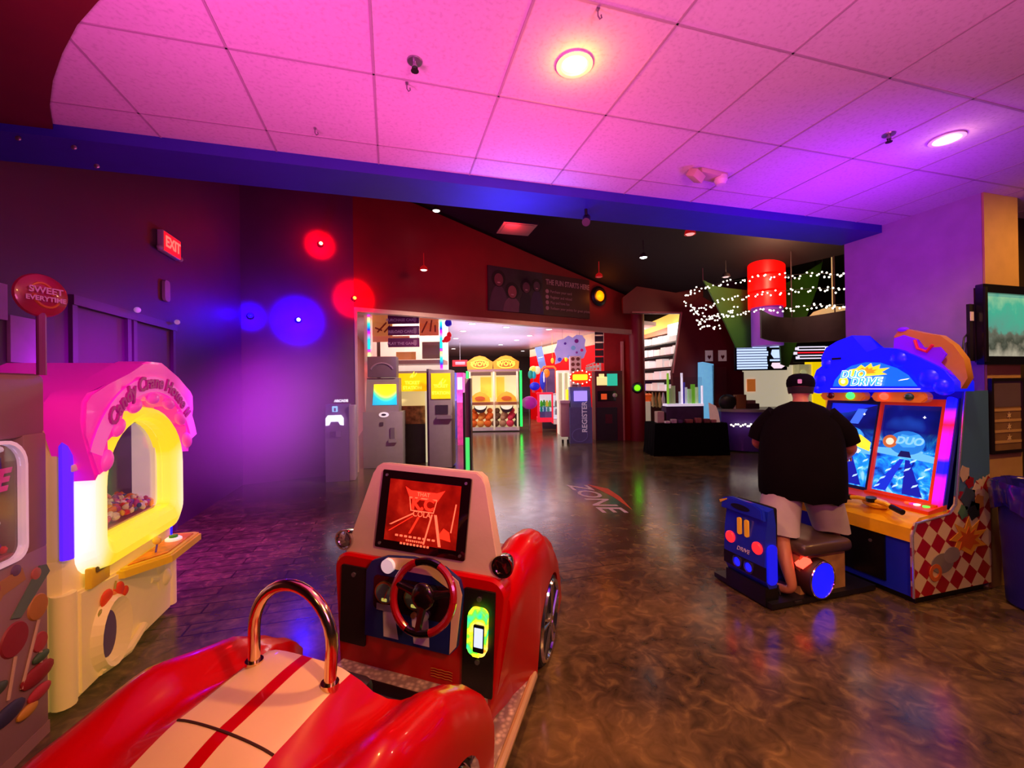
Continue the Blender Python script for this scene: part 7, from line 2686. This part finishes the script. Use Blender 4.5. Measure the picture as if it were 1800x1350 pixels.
for nm, px, py, lab, fn_ in (
    ('food_warmer', 1302, 722, 'dark curved shape standing on the counter, left of the brown bag', lambda b: (b.ball((0, 0.2, 0.16), (0.22, 0.12, 0.20), 14, mat('near_black', '#0c0a0c', 0.5)),)),
    ('paper_bag', 1325, 722, 'brown paper bag standing on the service counter', lambda b: (b.box(-0.12, 0.12, 0.12, 0.28, 0.0, 0.34, mat('kraft_paper', '#8c5c30', 0.7)),)),
    ('spray_bottle', 1314, 722, 'small clear bottle between the dark shape and the paper bag', lambda b: (b.cyl((0, 0.2, 0), (0, 0.2, 0.20), 0.05, n=12, mt=mat('milky_bottle', '#c8c0b8', 0.3)), b.cyl((0, 0.2, 0.20), (0, 0.2, 0.30), 0.02, n=10, mt=WHITE))),
    ('utensil_caddy', 1345, 722, 'dim brown caddy of small packets on the counter near the person', lambda b: (b.box(-0.16, 0.16, 0.1, 0.3, 0, 0.12, mat('caddy_brown', '#4a3024', 0.6)), b.box(-0.12, 0.08, 0.12, 0.28, 0.12, 0.2, mat('packet_tan', '#a08060', 0.6))))):
    b = MB()
    fn_(b)
    o = b.build(nm)
    c_, s_2 = cos(VR), sin(VR)
    o.location = (v.loc[0] + c_ * v.x(px) - s_2 * 0.42, v.loc[1] + s_2 * v.x(px) + c_ * 0.42, 1.01)
    o.rotation_euler = (0, 0, VR)
    tag(o, lab, 'counter item')

# table with a black cloth and acrylic display
v = View(1213, 9.7)
tb_ = thing('display_table', 'long table under a black cloth carrying clear display cases', 'table', v.loc, VR)
BC = mat('black_cloth', '#0a0809', 0.95, spec=0.08)
b = MB()
rr = []
n = 60
for z, gr in ((0.0, 0.05), (0.25, 0.03), (0.5, 0.012), (0.70, 0.0), (0.74, -0.02)):
    ring = []
    per = [(v.x(1150), 0), (v.x(1278), 0), (v.x(1278), 0.75), (v.x(1150), 0.75)]
    for k in range(n):
        t = 4 * k / n
        i_ = int(t)
        f_ = t - i_
        a_, b_ = per[i_], per[(i_ + 1) % 4]
        cx_, cy_ = (v.x(1150) + v.x(1278)) / 2, 0.37
        x_, y_ = a_[0] + (b_[0] - a_[0]) * f_, a_[1] + (b_[1] - a_[1]) * f_
        w = gr * (1 + 0.6 * sin(k * 1.9))
        dx, dy = x_ - cx_, y_ - cy_
        L2 = math.hypot(dx, dy)
        ring.append((x_ + dx / L2 * w, y_ + dy / L2 * w, z))
    rr.append(ring)
b.loft(rr, BC, True, True)
b.build('tablecloth', None, tb_, smooth=60)
ac = thing('acrylic_case', 'clear acrylic case of violet and green slime prizes on the black table', 'display case', (v.loc[0], v.loc[1], 0), VR)
b = MB()
WA = mat('white_acrylic_edge', '#f0ecf8', 0.3, emit='#e8e4f8', strength=0.55)
z0, z1 = v.z(712), v.z(655)
z0 = v.z(712)
for q, mt_ in ((1180, mat('lime_edge', '#a0e050', 0.3, emit='#90e040', strength=0.4)), (1205, WA), (1241, WA)):
    b.box(v.x(q) - 0.02, v.x(q) + 0.02, 0.2, 0.24, z0, z1 - (0.0 if q < 1240 else 0.3), mt_)
b.box(v.x(1178), v.x(1243), 0.18, 0.5, z0 - 0.035, z0 + 0.02, WA)
b.box(v.x(1176), v.x(1243), 0.20, 0.52, 0.742, z0 - 0.035, mat('dusky_violet_riser', '#3c2848', 0.5, var=0.3, vscale=5))
b.build('frame', None, ac)
MB().box(v.x(1180), v.x(1241), 0.20, 0.206, z0, z1 - 0.1).build('front_pane', GLASS, ac)
for px, c, h in ((1186, '#8a9468', 0.36), (1194, '#98a070', 0.42), (1212, '#4838b8', 0.5), (1216, '#d8e0f0', 0.38), (1224, '#b0d898', 0.34), (1230, '#78d028', 0.45), (1236, '#c8e8b0', 0.38), (1208, '#c8d0e8', 0.28)):
    o = MB().cyl((0, 0, 0), (0, 0, h), 0.05, n=12).build('prize_tube', mat('tube_' + c[1:], c, 0.3, emit=c, strength=0.3))
    c_, s_2 = cos(VR), sin(VR)
    o.location = (v.loc[0] + c_ * v.x(px) - s_2 * 0.38, v.loc[1] + s_2 * v.x(px) + c_ * 0.38, z0 + 0.022)
    tag(o, 'coloured prize tube standing inside the acrylic case', 'prize', 'prize tubes in the acrylic case')
for k, (px, w, c, h) in enumerate(((1174, 8, '#e8e0e0', 0.05), (1185, 9, '#c8b8c0', 0.09), (1196, 8, '#5a4068', 0.07), (1212, 12, '#8c5048', 0.08), (1228, 10, '#a86860', 0.11), (1243, 10, '#7c4c48', 0.09), (1255, 9, '#b88078', 0.07))):
    o = MB().box(-w / 2 / FPX * 9.7, w / 2 / FPX * 9.7, -0.06, 0.06, 0, h, bev=0.008).build('prize_packet', mat('packet_' + c[1:], c, 0.5, var=0.3, vscale=12))
    c_, s_2 = cos(VR), sin(VR)
    o.location = (v.loc[0] + c_ * v.x(px) - s_2 * 0.08, v.loc[1] + s_2 * v.x(px) + c_ * 0.08, 0.742)
    o.rotation_euler = (0, 0, VR)
    tag(o, 'small prize packet lying along the front of the black-clothed table', 'packet', 'prize packets on the table')
b = MB()
b.prism([(v.x(1251), 0.742), (v.x(1269), 0.742), (v.x(1266), 0.98), (v.x(1262), 1.12), (v.x(1249), 1.20)], (0, 0.12, 0), X, Z, 0.01)
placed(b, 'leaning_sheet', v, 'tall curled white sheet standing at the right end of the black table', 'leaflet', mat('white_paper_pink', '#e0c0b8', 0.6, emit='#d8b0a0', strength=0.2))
b = MB()
b.box(v.x(1160), v.x(1172), 0.2, 0.4, 0.742, 1.0, mat('small_cream_box', '#c8b8a0', 0.5))
placed(b, 'cream_carton', v, 'small cream carton at the left end of the black-clothed table', 'box')
# slush machine and brown door
v = View(1244, 11.15)
b = MB()
b.prism([(v.x(1234), 0.0), (v.x(1252), 0.0), (v.x(1255), v.z(640)), (v.x(1236), v.z(636))], (0, 0, 0), X, Z, -0.3, mat('pale_blue_cooler', '#80c8e8', 0.3, emit='#70c0f0', strength=0.6, var=0.1))
b.box(v.x(1252), v.x(1256), 0.0, 0.3, 0, v.z(642), mat('dark_cooler_side', '#303438', 0.4))
placed(b, 'drinks_cooler', v, 'tall narrow light blue drinks cooler behind the clear display cases', 'cooler')
v = View(1267, 11.45)
b = MB()
panel(b, v, 1256, 1277, 645, 790, -0.02, 0.04, mat('brown_door', '#6c3028', 0.5))
o = placed(b, 'door_2', v, None, None)
o['kind'] = 'structure'

# ================================================================ big decor over the counter
def leaf(pts, d, lab, tilt):
    vv = View(sum(p[0] for p in pts) / len(pts), d)
    t_ = thing('leaf_panel', lab, 'decoration', vv.loc, VR)
    b = MB()
    b.prism([(vv.x(a), vv.z(c)) for a, c in pts], (0, 0, 0), X, Z, 0.05, mat('leaf_green', '#3c8a20', 0.5, var=0.12, vscale=2), bev=0.01)
    lo = b.build('leaf', None, t_)
    b = MB()
    zt = max(vv.z(c) for a, c in pts)
    xx = [vv.x(a) for a, c in pts if vv.z(c) == zt][0]
    b.tube([(xx, -0.02, zt - 0.02), (xx, -0.02, 4.9)], 0.006, 4)
    b.build('hanging_wire', STEEL, t_)


leaf([(1238, 492), (1262, 505), (1322, 512), (1322, 612), (1294, 612), (1262, 540)], 9.95, 'left green pointed leaf panel beside the red lantern', 0)
leaf([(1448, 461), (1436, 510), (1418, 556), (1400, 602), (1385, 645), (1372, 640), (1370, 600), (1360, 560), (1368, 505), (1400, 490)], 10.05, 'right green pointed leaf panel reaching up beside the red lantern', 0)
v = View(1350, 9.35)
ln_ = thing('red_lantern', 'tall glowing red cylinder lantern of three tiers over the counter', 'lantern', v.loc, VR)
rl_ = (v.x(1379) - v.x(1321)) / 2
xc = v.x(1350)
for y0, y1 in ((456, 484), (487.5, 512.5), (516, 541)):
    b = MB()
    b.cyl((xc, 0, v.z(y1)), (xc, 0, v.z(y0)), rl_, n=36)
    b.build('lantern_tier', mat('lantern_red', '#ff0a08', 0.4, emit='#ff0804', strength=0.85), ln_)
b = MB()
b.cyl((xc, 0, v.z(608)), (xc, 0, v.z(541)), rl_ * 0.85, n=32)
b.build('purple_core', mat('violet_core', '#8a48c0', 0.4, emit='#6a30b0', strength=0.3), ln_)
b = MB()
b.tube([(xc, 0, v.z(456)), (xc, 0, 4.9)], 0.02, 6)
b.build('hanging_rod', BLACK, ln_)
# curving grey canopy band
v = View(1410, 8.45)
cn_ = MB()
top, bot = [], []
for k in range(15):
    t = k / 14
    px = 1322 + (1486 - 1322) * t
    yy = -0.35 + 0.5 * abs(sin(pi * t * 1.1))
    top.append((v.x(px), yy, v.z(548 + 8 * sin(pi * t))))
    bot.append((v.x(px), yy, v.z(596 + 2 * sin(pi * t) + 5 * t)))
rr = []
for p, q in zip(top, bot):
    rr.append([p, q, (q[0], q[1] + 0.05, q[2]), (p[0], p[1] + 0.05, p[2])])
cn_.loft(rr, None, True, True)
cn_.tube([(v.x(1400), 0.1, v.z(556)), (v.x(1400), 0.1, 4.9)], 0.012, 5)
cn_.tube([(v.x(1470), 0.0, v.z(556)), (v.x(1470), 0.0, 4.9)], 0.012, 5)
placed(cn_, 'canopy_band', v, 'dark brown curved canopy band hanging across the red lantern', 'canopy', mat('dark_brown_canopy', '#3a2c2c', 0.5, var=0.15))
v = View(1455, 9.6)
b = MB()
b.prism([(v.x(1424), v.z(556)), (v.x(1432), v.z(548)), (v.x(1450), v.z(542)), (v.x(1470), v.z(544)), (v.x(1486), v.z(546)), (v.x(1486), v.z(556))], (0, 0, 0), X, Z, 0.3)
b.tube([(v.x(1460), -0.1, v.z(546)), (v.x(1460), -0.1, 4.88)], 0.012, 5)
placed(b, 'lit_cloud_panel', v, 'cream glowing panel peeking over the dark canopy band near the pillar', 'light panel', mat('cream_glow_panel', '#f0c890', 0.5, emit='#f0c080', strength=0.6))

# string lights: four strands looping out from the pillar
BULB = MB()
BULB.ball((0, 0, 0), 0.016, 6)
bulb0 = None
rnd = random.Random(11)
strands = [
    ('topmost string of star lights looping over the red lantern', [(1484, 484, 7.2), (1440, 480, 7.8), (1380, 484, 8.5), (1320, 489, 8.9), (1270, 497, 9.2), (1225, 508, 9.3), (1202, 520, 9.3)]),
    ('second string of star lights crossing the middle of the lantern', [(1484, 508, 7.3), (1430, 507, 7.8), (1370, 512, 8.5), (1310, 520, 8.8), (1262, 530, 9.0), (1225, 545, 9.1), (1205, 532, 9.25)]),
    ('third string of star lights at the foot of the lantern', [(1484, 535, 7.3), (1440, 537, 7.8), (1390, 541, 8.3), (1340, 546, 8.6), (1295, 551, 8.8), (1250, 560, 8.9), (1215, 548, 9.05)]),
    ('lowest short string of star lights at the left of the loops', [(1300, 540, 8.7), (1275, 553, 8.8), (1250, 556, 8.9), (1226, 565, 8.95), (1238, 574, 9.0), (1268, 574, 8.95)])]
for lab, pts in strands:
    P = [at_d(*p) for p in pts]
    t_ = thing('string_lights', lab, 'string lights', P[0], 0, None)
    fine = []
    for a_, b_ in zip(P[:-1], P[1:]):
        for k in range(8):
            q = a_.lerp(b_, k / 8)
            fine.append(q - P[0])
    fine.append(P[-1] - P[0])
    b = MB()
    b.tube(fine, 0.004, 4)
    b.build('cord', mat('dark_cord', '#1a1412', 0.6), t_)
    N2 = 62 if len(pts) == 7 else 40
    for k in range(N2):
        f_ = (len(fine) - 1) * k / (N2 - 1)
        i_ = min(int(f_), len(fine) - 2)
        q = fine[i_].lerp(fine[i_ + 1], f_ - i_) + Vector((rnd.uniform(-0.05, 0.05), rnd.uniform(-0.05, 0.05), rnd.uniform(-0.07, 0.04)))
        if bulb0 is None:
            bulb0 = BULB.build('bulb', emi('fairy_bulb', '#fff6e0', 5.0), t_)
            o = bulb0
        else:
            o = bulb0.copy()
            COL.objects.link(o)
            o.parent = t_
        o.location = q
# lettering decal on the floor near the shop entrance
dcl = thing('floor_decal', 'white ZONE lettering with an orange swoosh on the floor before the shop', 'floor decal', at_z(1040, 873, 0.0), 0.0)
pA_, pB_ = at_z(1012, 852, 0.0), at_z(1068, 892, 0.0)
ang = math.atan2((pB_ - pA_).y, (pB_ - pA_).x)
dcl.rotation_euler = (0, 0, ang)
text('ZONE', 0.46, mat('decal_white', '#e8e0dc', 0.4), dcl, (0, -0.0, 0.002), (0, 0, 0), bold=0.004, ext=0.0005, shear=0.2, sx=1.25)
b = MB()
b.prism([(-0.75, 0.2), (-0.4, 0.42), (0.1, 0.40), (0.75, 0.28), (0.1, 0.30), (-0.35, 0.26)], (0, 0, 0.0015), X, Y, 0.0008)
b.build('swoosh', mat('decal_orange', '#e8582c', 0.4), dcl)

# ================================================================ veil built as a thin scattering volume: violet fog hanging before the left wall
hz = MB()
hz.box(-1, 1, -1, 1, -1, 1)
HM = bpy.data.materials.new('violet_haze')
HM.use_nodes = True
nt_ = HM.node_tree
nt_.nodes.remove(nt_.nodes['Principled BSDF'])
vs_n = nt_.nodes.new('ShaderNodeVolumeScatter')
vs_n.inputs['Color'].default_value = (1.0, 0.8, 0.92, 1)
vs_n.inputs['Anisotropy'].default_value = 0.2
tc_ = nt_.nodes.new('ShaderNodeTexCoord')
gr_ = nt_.nodes.new('ShaderNodeTexGradient')
gr_.gradient_type = 'SPHERICAL'
nt_.links.new(tc_.outputs['Object'], gr_.inputs['Vector'])
nt_.links.new(math_(nt_, 'MULTIPLY', math_(nt_, 'POWER', gr_.outputs['Fac'], 1.3), 0.55), vs_n.inputs['Density'])
nt_.links.new(vs_n.outputs[0], nt_.nodes['Material Output'].inputs['Volume'])
ho = hz.build('haze', HM, smooth=0)
ho.location = (-1.15, 5.85, 1.18)
ho.scale = (1.33, 1.98, 1.15)
tag(ho, 'thin violet fog hanging in front of the left wall beside the claw machine', 'haze', kind='stuff')
SC.cycles.volume_step_rate = 4.0
SC.cycles.volume_max_steps = 64
